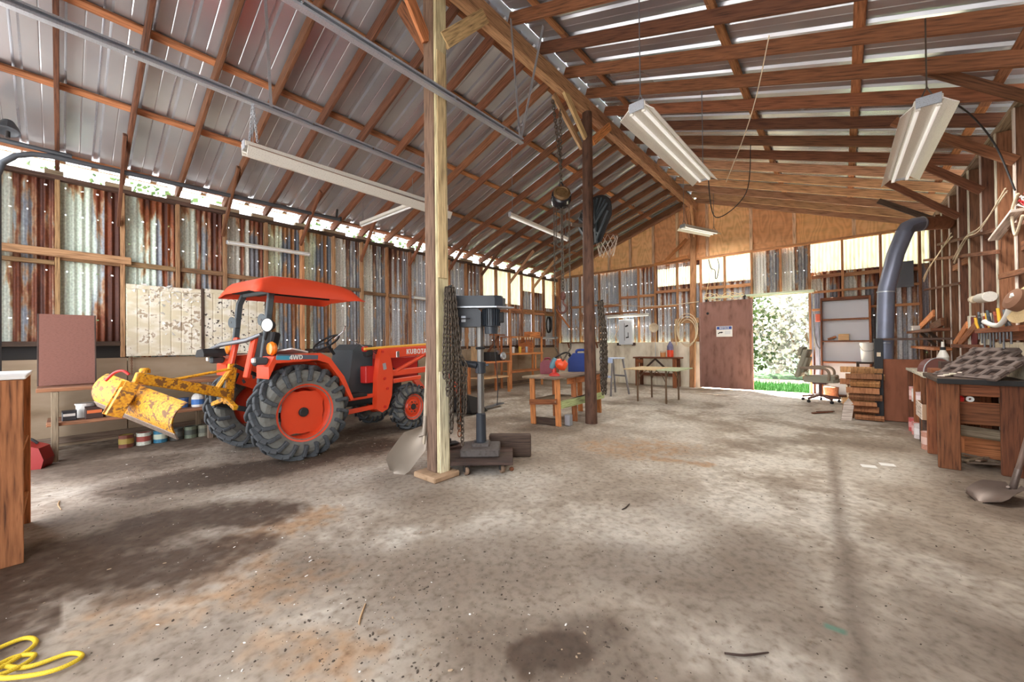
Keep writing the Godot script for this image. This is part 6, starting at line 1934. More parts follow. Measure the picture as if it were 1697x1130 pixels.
	bar(st, Vector3(0.1, 0.26, 0.085), Vector3(0.1, 0.42, 0.085), 0.02, 0.02, Vector3.BACK)
	done("switch_handle", ep, st, M.black)
	block("mounting_block", ep, Vector3(-0.28, 0.02, 0.0), Vector3(0.12, 0.1, 0.08), M.dark_wood)
	block("mounting_block", ep, Vector3(0.26, 0.02, 0.0), Vector3(0.1, 0.1, 0.08), M.dark_wood)
	var rl := thing("reflector_lamp", "round dusty white reflector on a thin pole before the far wall", "lamp", Vector3(-4.66, 0, -12.66))
	st = S()
	lathe(st, [Vector2(0, 0.02), Vector2(0.08, 0.03), Vector2(0.15, 0.075), Vector2(0.155, 0.075), Vector2(0.085, 0.02), Vector2(0, 0.0)], at(Vector3(0, 1.88, 0.05), 90, 0, 0), 20)
	done("reflector", rl, st, M.cream)
	st = S()
	rod(st, Vector3(0, 1.4, 0), Vector3(0, 1.88, 0.03), 0.012)
	rod(st, Vector3(0, 0.93, 0), Vector3(0, 1.75, 0), 0.01)
	done("pole", rl, st, M.galv)
	var rb := thing("rope_rack", "short pale board on the far wall hung with coiled rope", "rack", Vector3(-3.66, 2.06, -12.62))
	board("rack_board", rb, Vector3(-0.36, 0, 0), Vector3(0.34, 0.0, 0), 0.05, 0.15, M.rafter_pale)
	for k in 3:
		st = S()
		var p := []
		for j in 21: p.append(Vector3(0.02 + sin(TAU * j / 20) * (0.25 + 0.03 * k), -0.38 - cos(TAU * j / 20) * (0.42 + 0.03 * k) + 0.06 * k, 0.05 + 0.012 * k))
		tube(st, p, 0.012, 6, false)
		done("rope_loop", rb, st, mat(col(222, 206, 176), 0.9))
	st = S()
	tube(st, curve([Vector3(-0.3, 0.05, 0.05), Vector3(-0.34, -0.3, 0.06), Vector3(-0.3, -0.75, 0.05)]), 0.02, 6)
	done("strap", rb, st, mat(col(214, 190, 150), 0.9))
	# sliding door with its sign
	var sld := thing("sliding_door", "brown weathered sliding barn door slid open to the left of the doorway", "door", Vector3(-2.61, 0.03, -12.66))
	block("door_slab", sld, Vector3(0, 1.285, 0), Vector3(1.4, 2.57, 0.045), mat(col(142, 104, 94), 0.85, 0, M.stain, Vector3(0.5, 1.5, 1)), 0.006)
	for s: float in [-1.0, 1.0]: board("edge_stile", sld, Vector3(s * 0.675, 0, 0.028), Vector3(s * 0.675, 2.57, 0.028), 0.05, 0.012, mat(col(150, 116, 108), 0.85, 0, M.stain, Vector3(0.9, 3, 1)), Vector3.BACK)
	st = S()
	lathe(st, [Vector2(0, 0.03), Vector2(0.035, 0.03), Vector2(0.04, 0.02)], at(Vector3(-0.46, 2.22, 0), 90, 0, 0), 14)
	done("finger_hole", sld, st, M.black)
	for s: float in [-0.5, 0.5]:
		st = S()
		box(st, Vector3(0.05, 0.16, 0.02), at(Vector3(s, 2.6, 0.0)), 0.003)
		lathe(st, [Vector2(0, -0.015), Vector2(0.04, -0.015), Vector2(0.04, 0.015), Vector2(0, 0.015)], at(Vector3(s, 2.66, 0.0), 90, 0, 0), 14)
		done("hanger_roller", sld, st, M.iron)
	var sg := thing("sign", "small white and blue notice sign on the brown sliding door", "sign", Vector3(-2.63, 1.7, -12.63))
	block("sign_plate", sg, Vector3(0, 0, 0), Vector3(0.42, 0.31, 0.006), M.white, 0.002)
	block("blue_header", sg, Vector3(0, 0.1, 0.004), Vector3(0.39, 0.085, 0.003), mat(col(34, 72, 150), 0.5), 0.001)
	lettering("lettering", sg, "NOTICE", 0.05, Transform3D(Basis.IDENTITY, Vector3(0, 0.1, 0.008)), M.white)
	st = S()
	extrude(st, outline([-0.17, -0.06, -0.13, -0.02, -0.06, -0.01, -0.02, -0.03, -0.06, -0.05, -0.12, -0.05, -0.15, -0.08]), 0.0, 0.002, at(Vector3(0, 0, 0.004)))
	done("pictogram", sg, st, M.black)
	for k in 3:
		st = S()
		box(st, Vector3(0.15, 0.012, 0.002), at(Vector3(0.09, 0.0 - 0.035 * k, 0.005)), 0.0)
		done("text_line", sg, st, M.galv)
	var cbl := thing("cable_coil", "tangle of cream cable lying along the top of the sliding door", "cable", Vector3(-2.6, 2.62, -12.56))
	for k in 4:
		st = S()
		var p := []
		for j in 13: p.append(Vector3(-0.55 + 0.085 * j + 0.04 * sin(j * 1.7 + k), 0.05 + 0.035 * k + 0.07 * sin(j * 1.1 + k * 2.0), 0.02 * cos(j + k)))
		tube(st, curve(p, 4), 0.009, 5)
		done("cable_run", cbl, st, mat(col(226, 206, 160), 0.7))
	st = S()
	tube(st, curve([Vector3(-0.5, 0.1, 0), Vector3(-0.44, 0.5, -0.05), Vector3(-0.36, 0.9, -0.1), Vector3(-0.4, 1.25, -0.1)]), 0.007, 5)
	done("cable_drop", cbl, st, mat(col(226, 206, 160), 0.7))
	st = S()
	tube(st, curve([Vector3(-0.42, 1.25, -0.08), Vector3(-0.36, 0.98, -0.06), Vector3(-0.25, 0.9, -0.06), Vector3(-0.24, 0.66, -0.06), Vector3(-0.19, 0.7, -0.06), Vector3(-0.14, 1.0, -0.06), Vector3(-0.18, 1.24, -0.07)]), 0.012, 6)
	done("dark_cord", cbl, st, M.iron)
	# white shelf unit right of the doorway
	var ws := thing("white_shelf_unit", "tall white-backed shelf unit with brown wood edges, right of the far doorway", "shelves", Vector3(0.05, 0, -12.55))
	for x: float in [-0.46, 0.46]: board("side_panel", ws, Vector3(x, 0, 0), Vector3(x * 0.98, 2.46, 0), 0.035, 0.3, M.bench_wood, Vector3.BACK)
	block("back_panel", ws, Vector3(0, 1.23, -0.14), Vector3(0.9, 2.42, 0.012), mat(col(238, 240, 244), 0.6))
	for h: float in [0.03, 0.86, 1.38, 1.92, 2.43]: board("shelf", ws, Vector3(-0.45, h, 0), Vector3(0.45, h, 0), 0.28, 0.035 if h < 2.4 else 0.07, M.bench_wood)
	var cd := thing("carton", "small brown cardboard box on the white shelf unit, right of the wood offcuts", "carton", Vector3(0.02, 1.4, -12.5))
	block("body", cd, Vector3(0, 0.075, 0), Vector3(0.2, 0.15, 0.16), M.pale_wood[0])
	block("flap", cd, Vector3(0.02, 0.155, 0.06), Vector3(0.2, 0.006, 0.08), M.pale_wood[1])
	var of := thing("wood_offcut", "short wood offcut beside the small carton on the white shelf unit", "offcut", Vector3(-0.2, 1.4, -12.5))
	board("offcut", of, Vector3(-0.08, 0.03, 0), Vector3(0.08, 0.09, 0.02), 0.06, 0.05, M.orange_wood)
	tub(Vector3(0.43, 0.9, -12.0), 0.13, 0.44, M.white, "tall white plastic bucket on a stand behind the firewood", "bucket", true)
	var bs := thing("bucket_stand", "dark low stand under the white bucket behind the firewood", "stand", Vector3(0.43, 0, -12.0))
	block("top", bs, Vector3(0, 0.88, 0), Vector3(0.4, 0.035, 0.36), M.dark_wood)
	for s in [[-0.17, -0.15], [0.17, -0.15], [-0.17, 0.15], [0.17, 0.15]]: board("leg", bs, Vector3(s[0], 0, s[1]), Vector3(s[0], 0.865, s[1]), 0.045, 0.045, M.dark_wood, Vector3.RIGHT)
	var sp := thing("stump", "short orange-barked log round standing behind the office chair", "log", Vector3(-0.23, 0, -12.2))
	st = S()
	lathe(st, [Vector2(0, 0.0), Vector2(0.13, 0.0), Vector2(0.15, 0.03), Vector2(0.14, 0.14), Vector2(0.15, 0.27), Vector2(0.0, 0.275)], Transform3D.IDENTITY, 12)
	done("log_round", sp, st, mat(col(140, 84, 56), 0.9, 0, M.grain, Vector3(6, 2, 1)))
	# door jamb clutter: hose and small red box
	var hs := thing("jamb_hose", "grey hose and cord hanging on the bluish boards right of the far doorway", "hose", Vector3(-0.52, 1.3, -12.68))
	st = S()
	tube(st, curve([Vector3(-0.05, 0.8, 0), Vector3(-0.02, 0.2, 0.04), Vector3(0.06, -0.1, 0.06), Vector3(0.14, 0.05, 0.05), Vector3(0.1, 0.4, 0.02)]), 0.014, 6)
	done("hose", hs, st, M.steel)
	var rdx := thing("switch_box", "small red switch box beside the white shelf unit", "switch box", Vector3(-0.47, 1.98, -12.6))
	block("box", rdx, Vector3(0, 0, 0), Vector3(0.1, 0.2, 0.08), mat(col(206, 96, 66), 0.5), 0.008)
	block("cover_plate", rdx, Vector3(0, 0, 0.042), Vector3(0.08, 0.17, 0.008), mat(col(206, 96, 66), 0.5), 0.003)
	var gp := thing("grey_panel", "dark grey square board on the far wall behind the flue pipe", "board", Vector3(1.09, 2.62, -12.74))
	block("panel", gp, Vector3(0, 0.3, 0), Vector3(0.34, 0.6, 0.02), mat(col(96, 100, 108), 0.6), 0.004)
	build_chair()

func fuel(p: Vector3, m: Material, w: float, h: float, label: String, square: bool) -> void:
	var t := thing("fuel_can", label, "fuel can", p, deg_to_rad(35))
	var st := S()
	if square: extrude(st, outline([-w * 0.5, 0, -w * 0.5, h * 0.6, -w * 0.25, h * 0.92, w * 0.5, h * 0.92, w * 0.5, 0.0]), -0.11, 0.11)
	else: extrude(st, outline([-w * 0.45, 0, -w * 0.5, h * 0.2, -w * 0.48, h * 0.75, -w * 0.3, h, w * 0.3, h, w * 0.48, h * 0.75, w * 0.5, h * 0.2, w * 0.45, 0]), -0.09, 0.09)
	done("body", t, st, m)
	st = S()
	if square: tube(st, curve([Vector3(-w * 0.1, h * 0.9, 0), Vector3(-w * 0.05, h * 1.06, 0), Vector3(w * 0.35, h * 1.06, 0), Vector3(w * 0.42, h * 0.9, 0)]), 0.025, 8)
	else: tube(st, curve([Vector3(-w * 0.2, h, 0), Vector3(-w * 0.15, h * 1.12, 0), Vector3(w * 0.1, h * 1.12, 0), Vector3(w * 0.15, h, 0)]), 0.016, 8)
	done("handle", t, st, m)
	st = S()
	if square: tube(st, [Vector3(-w * 0.36, h * 0.74, 0), Vector3(-w * 0.44, h * 0.86, 0)], 0.03, 10)
	else: tube(st, curve([Vector3(w * 0.3, h * 0.97, 0), Vector3(w * 0.6, h * 1.25, -0.05), Vector3(w * 1.1, h * 1.5, -0.12), Vector3(w * 1.4, h * 1.42, -0.15)]), 0.017, 8)
	done("spout", t, st, M.black)
	st = S()
	box(st, Vector3(w * 0.5, h * 0.4, 0.006), at(Vector3(0, h * 0.42, 0.111 if square else 0.091)), 0.002)
	done("embossed_panel", t, st, m)

func build_chair() -> void:
	var t := thing("office_chair", "worn grey-green upholstered swivel office chair facing right by the far doorway", "chair", Vector3(-0.40, 0, -11.3), deg_to_rad(-97))
	t.scale = Vector3.ONE * 1.07
	var cloth := mat(col(164, 160, 142), 0.85, 0, M.fine, Vector3(6, 6, 1))
	var brownm := mat(col(104, 66, 62), 0.45, 0.2)
	var armm := mat(col(146, 128, 110), 0.6)
	# local: -z is forwards
	var st := S()
	extrude(st, outline([-0.26, -0.25, -0.28, 0.0, -0.27, 0.24, 0.27, 0.24, 0.28, 0.0, 0.26, -0.25, 0.15, -0.31, -0.15, -0.31]), 0.43, 0.5, Transform3D(Basis(Vector3.RIGHT, Vector3(0, 0, 1), Vector3.UP), Vector3.ZERO))
	box(st, Vector3(0.52, 0.09, 0.52), at(Vector3(0, 0.52, -0.02), 3), 0.04)
	done("seat", t, st, cloth)
	st = S()
	box(st, Vector3(0.50, 0.62, 0.09), at(Vector3(0, 0.82, 0.29), -16), 0.04)
	var bk := done("backrest", t, st, cloth)
	st = S()
	box(st, Vector3(0.46, 0.2, 0.07), at(Vector3(0, 1.08, 0.31), -16), 0.034)
	done("headrest_pad", bk, st, cloth)
	st = S()
	box(st, Vector3(0.42, 0.34, 0.06), at(Vector3(0, 0.79, 0.235), -16), 0.03)
	done("back_pad", bk, st, cloth)
	for s: float in [-1.0, 1.0]:
		st = S()
		tube(st, curve([Vector3(s * 0.29, 0.73, 0.3), Vector3(s * 0.3, 0.735, 0.0), Vector3(s * 0.3, 0.72, -0.13), Vector3(s * 0.3, 0.64, -0.19), Vector3(s * 0.28, 0.48, -0.18)], 5), 0.026, 8)
		done("armrest", t, st, armm)
	st = S()
	rod(st, Vector3(0, 0.12, 0), Vector3(0, 0.42, 0), 0.03, 12)
	box(st, Vector3(0.24, 0.05, 0.24), at(Vector3(0, 0.41, 0)), 0.01)
	done("column", t, st, brownm)
	for k in 5:
		var a := TAU * k / 5 + 0.5
		st = S()
		bar(st, Vector3(0, 0.15, 0), Vector3(cos(a) * 0.33, 0.09, sin(a) * 0.33), 0.05, 0.04, Vector3.UP, 0.008)
		var f := done("base_foot", t, st, brownm)
		st = S()
		lathe(st, [Vector2(0, -0.02), Vector2(0.028, -0.02), Vector2(0.03, 0), Vector2(0.028, 0.02), Vector2(0, 0.02)], Transform3D(Basis(Vector3.UP, -a) * Basis(Vector3.RIGHT, PI / 2), Vector3(cos(a) * 0.32, 0.03, sin(a) * 0.32)), 12)
		rod(st, Vector3(cos(a) * 0.32, 0.03, sin(a) * 0.32), Vector3(cos(a) * 0.32, 0.09, sin(a) * 0.32), 0.01)
		done("castor", f, st, M.black)
# ---------------------------------------------------------------- right side: firewood, stove, benches, wall tools
func build_right() -> void:
	var st := S()
	# firewood, every split log a thing
	var lr := RandomNumberGenerator.new()
	lr.seed = 12
	var barks := [mat(col(150, 104, 72), 0.9, 0, M.grain, Vector3(0.6, 5, 1)), mat(col(214, 158, 102), 0.9, 0, M.grain, Vector3(0.5, 4, 1)), mat(col(226, 176, 122), 0.9, 0, M.grain, Vector3(0.5, 4, 1)), mat(col(178, 122, 84), 0.9, 0, M.grain, Vector3(0.5, 4, 1))]
	var ends := mat(col(236, 214, 184), 0.9, 0, M.spots, Vector3(4, 4, 1))
	var rows := [[0.06, 4], [0.17, 4], [0.28, 3], [0.40, 4], [0.52, 3], [0.64, 3], [0.76, 2], [0.88, 2]]
	var words := ["bottom", "second", "third", "fourth", "fifth", "sixth", "seventh", "top"]
	for i in rows.size():
		for j in rows[i][1]:
			var t := thing("firewood", "split firewood log in the stack by the stove, %s layer, %s from the front" % [words[i], ["first", "second", "third", "fourth"][j]], "firewood", Vector3(0.28 + lr.randf_range(-0.09, 0.07), rows[i][0], -9.1 - 0.21 * j - (0.03 if i % 2 else 0.0)), deg_to_rad(lr.randf_range(-15, 15)), "split logs in the %s layer of the firewood stack" % words[i])
			var r := lr.randf_range(0.055, 0.075)
			var a0 := lr.randf() * TAU
			var pts := PackedVector2Array()
			var sides := 3 + lr.randi() % 3
			for k in sides: pts.append(Vector2(cos(a0 + TAU * k / sides), sin(a0 + TAU * k / sides)) * r * lr.randf_range(0.95, 1.25) * Vector2(1.35, 0.85))
			var length := lr.randf_range(0.36, 0.48)
			st = S()
			extrude(st, pts, -length * 0.5, length * 0.5, at(Vector3.ZERO, 0, 90, lr.randf_range(-5, 5)))
			done("split_log", t, st, barks[lr.randi() % 4])
			st = S()
			var q := PackedVector2Array()
			for p in pts: q.append(p * 0.97)
			extrude(st, q, length * 0.5, length * 0.5 + 0.003, at(Vector3.ZERO, 0, -90, 0))
			done("cut_end", t, st, ends)
	var rack := thing("firewood_rack", "dark slatted rack board behind the firewood stack", "rack", Vector3(0.36, 0, -10.1))
	board("back_board", rack, Vector3(-0.2, 0.35, 0.12), Vector3(0.2, 0.35, 0.12), 0.03, 0.66, M.dark_wood)
	board("base_bearer", rack, Vector3(-0.22, 0.0, 0.1), Vector3(0.25, 0.0, 0.1), 0.06, 0.03, M.dark_wood)
	var rag := thing("birch_bark", "curled pale strip of bark leaning on the lower firewood", "bark", Vector3(0.05, 0, -8.92))
	st = S()
	var bp := outline([-0.1, 0, 0.05, 0, 0.12, 0.28, 0.06, 0.4, -0.02, 0.3])
	extrude(st, bp, 0, 0.012, at(Vector3.ZERO, -18, 20, 0))
	done("bark_strip", rag, st, M.white_wood[0])
	var k2 := thing("kindling", "dark reddish kindling stick lying on the floor before the office chair", "stick", Vector3(-0.3, 0.012, -9.52))
	board("stick", k2, Vector3(-0.16, 0, 0.16), Vector3(0.13, 0.015, -0.16), 0.05, 0.022, M.bench_wood)
	board("splinter", k2, Vector3(-0.1, 0.02, 0.05), Vector3(0.16, 0.02, -0.2), 0.03, 0.016, M.dark_wood)
	for s in [[0.2, -5.82, "larger white paper scrap on the concrete, left of the pair"], [0.36, -6.02, "smaller white paper scrap on the concrete, right of the pair"]]:
		st = S()
		extrude(st, outline([-0.07, -0.05, 0.06, -0.055, 0.075, 0.05, -0.055, 0.06]), 0.0, 0.003, Transform3D(Basis(Vector3.RIGHT, Vector3(0, 0, -1), Vector3.UP).rotated(Vector3.UP, 0.3), Vector3(s[0], 0.001, s[1])))
		tag(done("paper_scrap", self, st, M.white), s[2], "paper")
	# stove enclosure
	var sv := thing("stove", "home-made stove enclosure with black steel post and rusty brown side plate", "stove", Vector3(0.47, 0, -9.2))
	var blk := mat(col(44, 45, 48), 0.6, 0.3, M.fine, Vector3(2, 2, 1))
	var rusty := mat(col(140, 84, 58), 0.75, 0.1, M.stain, Vector3(0.4, 1.5, 1))
	board("corner_post", sv, Vector3(0, 0, 0), Vector3(0, 1.42, 0), 0.11, 0.04, blk, Vector3.BACK)
	board("corner_post", sv, Vector3(-0.045, 0, -0.05), Vector3(-0.045, 1.42, -0.05), 0.02, 0.1, blk, Vector3.BACK)
	block("side_plate", sv, Vector3(0.33, 0.54, -0.06), Vector3(0.62, 1.06, 0.012), rusty)
	block("end_plate", sv, Vector3(0.0, 0.54, -0.5), Vector3(0.012, 1.06, 0.86), rusty)
	board("top_bar", sv, Vector3(-0.03, 1.41, -0.02), Vector3(0.9, 1.41, -0.02), 0.06, 0.035, M.dark_wood)
	board("top_bar", sv, Vector3(0.0, 1.41, -0.02), Vector3(0.0, 1.41, -0.95), 0.05, 0.03, blk)
	block("firebox", sv, Vector3(0.4, 0.42, -0.5), Vector3(0.6, 0.84, 0.72), blk, 0.03)
	block("tag_plate", sv, Vector3(0.0, 1.15, 0.022), Vector3(0.05, 0.07, 0.004), M.cream)
	var fp := thing("flue_pipe", "fat grey-blue stove pipe rising, leaning and elbowing into the right wall", "pipe", Vector3(0.55, 0.84, -9.42))
	var pm := mat(col(128, 134, 154), 0.4, 0.4, M.stain, Vector3(0.3, 1, 1))
	st = S()
	tube(st, [Vector3(0.0, 0, 0.0), Vector3(0.04, 1.42, 0.0)], 0.115, 20)
	done("pipe_section", fp, st, pm)
	st = S()
	tube(st, [Vector3(0.04, 1.40, 0.0), Vector3(0.055, 1.5, -0.005), Vector3(0.17, 2.05, -0.05), Vector3(0.29, 2.42, -0.1)], 0.117, 20)
	done("pipe_section", fp, st, pm)
	st = S()
	tube(st, [Vector3(0.28, 2.4, -0.1), Vector3(0.33, 2.5, -0.13), Vector3(0.42, 2.55, -0.2), Vector3(0.52, 2.56, -0.27)], 0.121, 20)
	done("elbow", fp, st, pm)
	st = S()
	tube(st, [Vector3(0.5, 2.56, -0.26), Vector3(0.7, 2.56, -0.37), Vector3(0.855, 2.56, -0.46)], 0.112, 20)
	done("wall_pipe", fp, st, M.rust)
	for q in [[Vector3(0.0, 0.5, 0.0), Vector3(0.001, 0.52, 0.0)], [Vector3(0.04, 1.39, 0), Vector3(0.041, 1.41, 0)], [Vector3(0.5, 2.56, -0.255), Vector3(0.515, 2.56, -0.264)]]:
		st = S()
		tube(st, [q[0], q[1]], 0.124, 20)
		done("seam_band", fp, st, M.galv)
	# near bench
	var nb := thing("heavy_bench", "heavy dark plank workbench with thick black-edged top at the right edge", "workbench", Vector3(1.1, 0, -6.25))
	board("leg_plank", nb, Vector3(-0.24, 0, 0), Vector3(-0.24, 0.93, 0), 0.165, 0.05, M.bench_wood, Vector3.BACK, 0.006)
	board("leg_plank", nb, Vector3(0.22, 0, -0.02), Vector3(0.22, 0.93, -0.02), 0.2, 0.05, M.bench_wood, Vector3.BACK, 0.006)
	board("leg_plank", nb, Vector3(-0.24, 0, -0.7), Vector3(-0.24, 0.93, -0.7), 0.165, 0.05, M.bench_wood, Vector3.BACK, 0.006)
	block("top", nb, Vector3(0.0, 0.955, -0.42), Vector3(0.66, 0.05, 0.98), M.dark_wood, 0.006)
	block("top_edge", nb, Vector3(0.0, 0.95, 0.08), Vector3(0.66, 0.055, 0.02), M.black, 0.003)
	board("front_rail", nb, Vector3(-0.16, 0.86, -0.05), Vector3(0.14, 0.86, -0.05), 0.04, 0.13, M.bench_wood, Vector3.UP)
	for d in [[0.585, 0.2], [0.70, 0.03]]:
		var dr := block("drawer", nb, Vector3(0.0, d[0], -0.12), Vector3(0.3, d[1], 0.04), M.bench_wood, 0.004)
		block("drawer_lip", dr, Vector3(0, d[1] * 0.5 + 0.004, 0.012), Vector3(0.3, 0.012, 0.03), M.bench_wood, 0.002)
	board("lower_log", nb, Vector3(-0.17, 0.40, -0.2), Vector3(0.2, 0.37, -0.2), 0.1, 0.11, M.grey_wood, Vector3.UP, 0.03)
	var rb := thing("roller_bundle", "red-capped tube and white tape roll in the opening of the heavy bench", "supplies", Vector3(0.96, 0.725, -6.36))
	st = S()
	lathe(st, [Vector2(0, 0), Vector2(0.03, 0), Vector2(0.035, 0.04), Vector2(0.02, 0.06), Vector2(0, 0.06)], at(Vector3.ZERO), 12)
	done("red_cap", rb, st, mat(col(220, 44, 40), 0.4))
	st = S()
	lathe(st, [Vector2(0.012, 0), Vector2(0.03, 0), Vector2(0.03, 0.025), Vector2(0.012, 0.025)], at(Vector3(0.07, 0.03, 0), 90, 0, 0), 14)
	done("tape_roll", rb, st, M.white)
	var rub := thing("scrap_pile", "heap of wood scraps and a brown crate under the heavy bench", "scrap", Vector3(1.15, 0, -6.75))
	for k in 9: board("scrap_stick", rub, Vector3(lr.randf_range(-0.2, 0.0), 0.02 + 0.02 * (k % 4), lr.randf_range(-0.2, 0.3)), Vector3(lr.randf_range(0.0, 0.25), 0.03 + 0.02 * (k % 3), lr.randf_range(-0.2, 0.3)), 0.04, 0.018, M.grey_wood)
	block("crate", rub, Vector3(0.05, 0.15, -0.15), Vector3(0.3, 0.2, 0.25), M.orange_wood)
	# long bench behind
	var lb := thing("long_bench", "long white-topped bench with shelves of cans along the right wall", "workbench", Vector3(1.1, 0, -8.1))
	for z: float in [0.62, -0.1, -0.72]:
		board("leg", lb, Vector3(-0.27, 0, z), Vector3(-0.27, 0.9, z), 0.045, 0.09, M.bench_wood, Vector3.RIGHT)
		board("leg", lb, Vector3(0.24, 0, z), Vector3(0.24, 0.9, z), 0.045, 0.09, M.bench_wood, Vector3.RIGHT)
		block("side_panel", lb, Vector3(0, 0.68, z - 0.02), Vector3(0.5, 0.42, 0.015), M.bench_wood)
	block("top", lb, Vector3(0, 0.925, 0.0), Vector3(0.64, 0.035, 1.84), M.white_wood)
	block("shelf", lb, Vector3(0, 0.46, -0.05), Vector3(0.56, 0.03, 1.4), M.pale_wood)
	var bx := thing("open_box", "open cardboard box jutting from the long bench behind the heavy bench leg", "box", Vector3(0.9, 0.36, -7.5))
	block("front_side", bx, Vector3(-0.13, 0.1, 0), Vector3(0.012, 0.2, 0.5), M.white_wood)
	block("end_side", bx, Vector3(0.0, 0.1, 0.25), Vector3(0.26, 0.2, 0.012), mat(col(176, 142, 112), 0.85))
	block("end_side", bx, Vector3(0.0, 0.1, -0.25), Vector3(0.26, 0.2, 0.012), mat(col(176, 142, 112), 0.85))
	block("bottom", bx, Vector3(0.0, 0.006, 0), Vector3(0.26, 0.012, 0.5), mat(col(176, 142, 112), 0.85))
	block("box_support", bx, Vector3(0.0, -0.18, 0.0), Vector3(0.22, 0.35, 0.42), M.dark_wood)
	var pinks := [[0.84, 0.477, -8.55, "pink-labelled can on the long bench shelf, leftmost", col(226, 170, 164), 0.07, 0.2], [0.85, 0.477, -8.3, "white can on the long bench shelf, left of the clear tub", col(232, 226, 220), 0.075, 0.19], [0.86, 0.477, -8.02, "pale pink tub on the long bench shelf, right of the white can", col(230, 200, 200), 0.07, 0.17], [0.87, 0.477, -7.78, "small white jar on the long bench shelf, nearest the viewer", col(236, 234, 230), 0.06, 0.13], [0.84, 0.0, -8.5, "red and pink paint tin on the floor under the long bench, leftmost", col(206, 96, 96), 0.085, 0.2], [0.84, 0.0, -8.2, "pink tin on the floor under the long bench, second", col(222, 150, 146), 0.08, 0.19], [0.84, 0.0, -7.92, "white tin on the floor under the long bench, third", col(226, 216, 214), 0.085, 0.2], [0.85, 0.0, -7.2, "dented pinkish tin full of rags in front of the heavy bench leg", col(206, 150, 130), 0.1, 0.22]]
	for p in pinks:
		var t := thing("tin", p[3], "tin", Vector3(p[0], p[1], p[2]))
		paint_can(t, p[5], p[6], mat(p[4], 0.5, 0.0, M.spots, Vector3(3, 10, 1)), mat(p[4].lerp(Color.WHITE, 0.4), 0.5))
	# vice-like wooden clamp and saw guard
	var ml := thing("timber_mould", "dark wooden block mould on the long bench top beside the curved guard", "mould", Vector3(1.02, 0.945, -7.35))
	block("base_block", ml, Vector3(0, 0.04, 0), Vector3(0.34, 0.08, 0.3), M.bench_wood)
	block("upright_block", ml, Vector3(0.05, 0.12, -0.05), Vector3(0.24, 0.1, 0.2), M.dark_wood)
	block("side_arm", ml, Vector3(0.24, 0.06, 0), Vector3(0.14, 0.06, 0.1), M.bench_wood)
	var gd := thing("saw_guard", "dark curved wheel guard with a pale rim on the long bench", "guard", Vector3(0.98, 0.945, -8.0), deg_to_rad(30))
	st = S()
	var arc := PackedVector2Array()
	for k in 13: arc.append(Vector2(cos(PI * k / 12) * 0.17, sin(PI * k / 12) * 0.19))
	extrude(st, arc, -0.06, 0.06)
	done("guard_body", gd, st, mat(col(110, 70, 66), 0.5))
	st = S()
	var ap := []
	for k in 13: ap.append(Vector3(cos(PI * k / 12) * 0.178, sin(PI * k / 12) * 0.198, 0.06))
	tube(st, ap, 0.006, 6)
	done("rim", gd, st, M.galv)
	var fu := thing("funnel_bottle", "white squeeze bottle with a black cap on the long bench behind the guard", "bottle", Vector3(1.1, 0.945, -8.3))
	st = S()
	lathe(st, [Vector2(0, 0), Vector2(0.06, 0), Vector2(0.065, 0.2), Vector2(0.02, 0.32), Vector2(0.015, 0.42), Vector2(0, 0.42)], Transform3D.IDENTITY, 14)
	done("body", fu, st, M.enamel)
	st = S()
	lathe(st, [Vector2(0.02, 0.3), Vector2(0.03, 0.3), Vector2(0.03, 0.34), Vector2(0, 0.35)], Transform3D.IDENTITY, 12)
	done("cap", fu, st, M.black)
	# papers, slats and the slotted grate on the near bench
	var slat := thing("slat_stack", "stack of long white slats lying on the heavy bench top", "slats", Vector3(1.05, 0.982, -6.7))
	for k in 5: board("slat", slat, Vector3(-0.22 + 0.05 * k, 0.008 + 0.012 * k, 0.3 - 0.05 * k), Vector3(0.1 + 0.04 * k, 0.01 + 0.012 * k, -0.3 + 0.05 * k), 0.06, 0.012, M.white_wood)
	var gr := thing("slotted_board", "grey-brown slotted board propped against the right wall on the bench", "board", Vector3(1.16, 1.14, -6.5), deg_to_rad(-62))
	st = S()
	var slope := at(Vector3.ZERO, -52, 0, 0)
	for k in 5: box(st, Vector3(0.05, 0.5, 0.03), slope * at(Vector3(-0.32 + 0.16 * k, 0, 0)), 0.004)
	for h: float in [-0.23, -0.08, 0.07, 0.22]: box(st, Vector3(0.74, 0.06, 0.03), slope * at(Vector3(0, h, 0)), 0.004)
	done("lattice", gr, st, mat(col(112, 98, 92), 0.75, 0, M.grain, Vector3(0.4, 5, 1)))
	st = S()
	box(st, Vector3(0.72, 0.48, 0.006), slope * at(Vector3(0, 0, -0.02)), 0.001)
	done("backing", gr, st, M.dark_wood[0])
	# pale board behind and the tool rack
	var pb := thing("pale_backboard", "cream painted board on the right wall behind the heavy bench", "board", Vector3(1.40, 0.95, -6.9))
	block("panel", pb, Vector3(0.0, 0.2, 0), Vector3(0.02, 0.42, 2.2), M.cream, 0.004)
	block("seam", pb, Vector3(-0.012, 0.2, 0.1), Vector3(0.006, 0.42, 0.02), M.cream, 0.001)
	var trk := thing("tool_rack", "reddish-brown slotted tool rack board on the right wall above the bench", "rack", Vector3(1.34, 1.5, -6.75))
	block("rack_board", trk, Vector3(0, 0, 0), Vector3(0.13, 0.06, 1.6), M.bench_wood)
	block("back_rail", trk, Vector3(0.05, -0.06, 0), Vector3(0.02, 0.12, 1.6), M.bench_wood)
	M.tool_yellow = mat(col(226, 176, 50), 0.5)
	var pcols := [M.tool_yellow, M.charcoal, M.steel, mat(col(150, 74, 50), 0.5)]
	var pnames := ["yellow", "dark grey", "steel", "brown"]
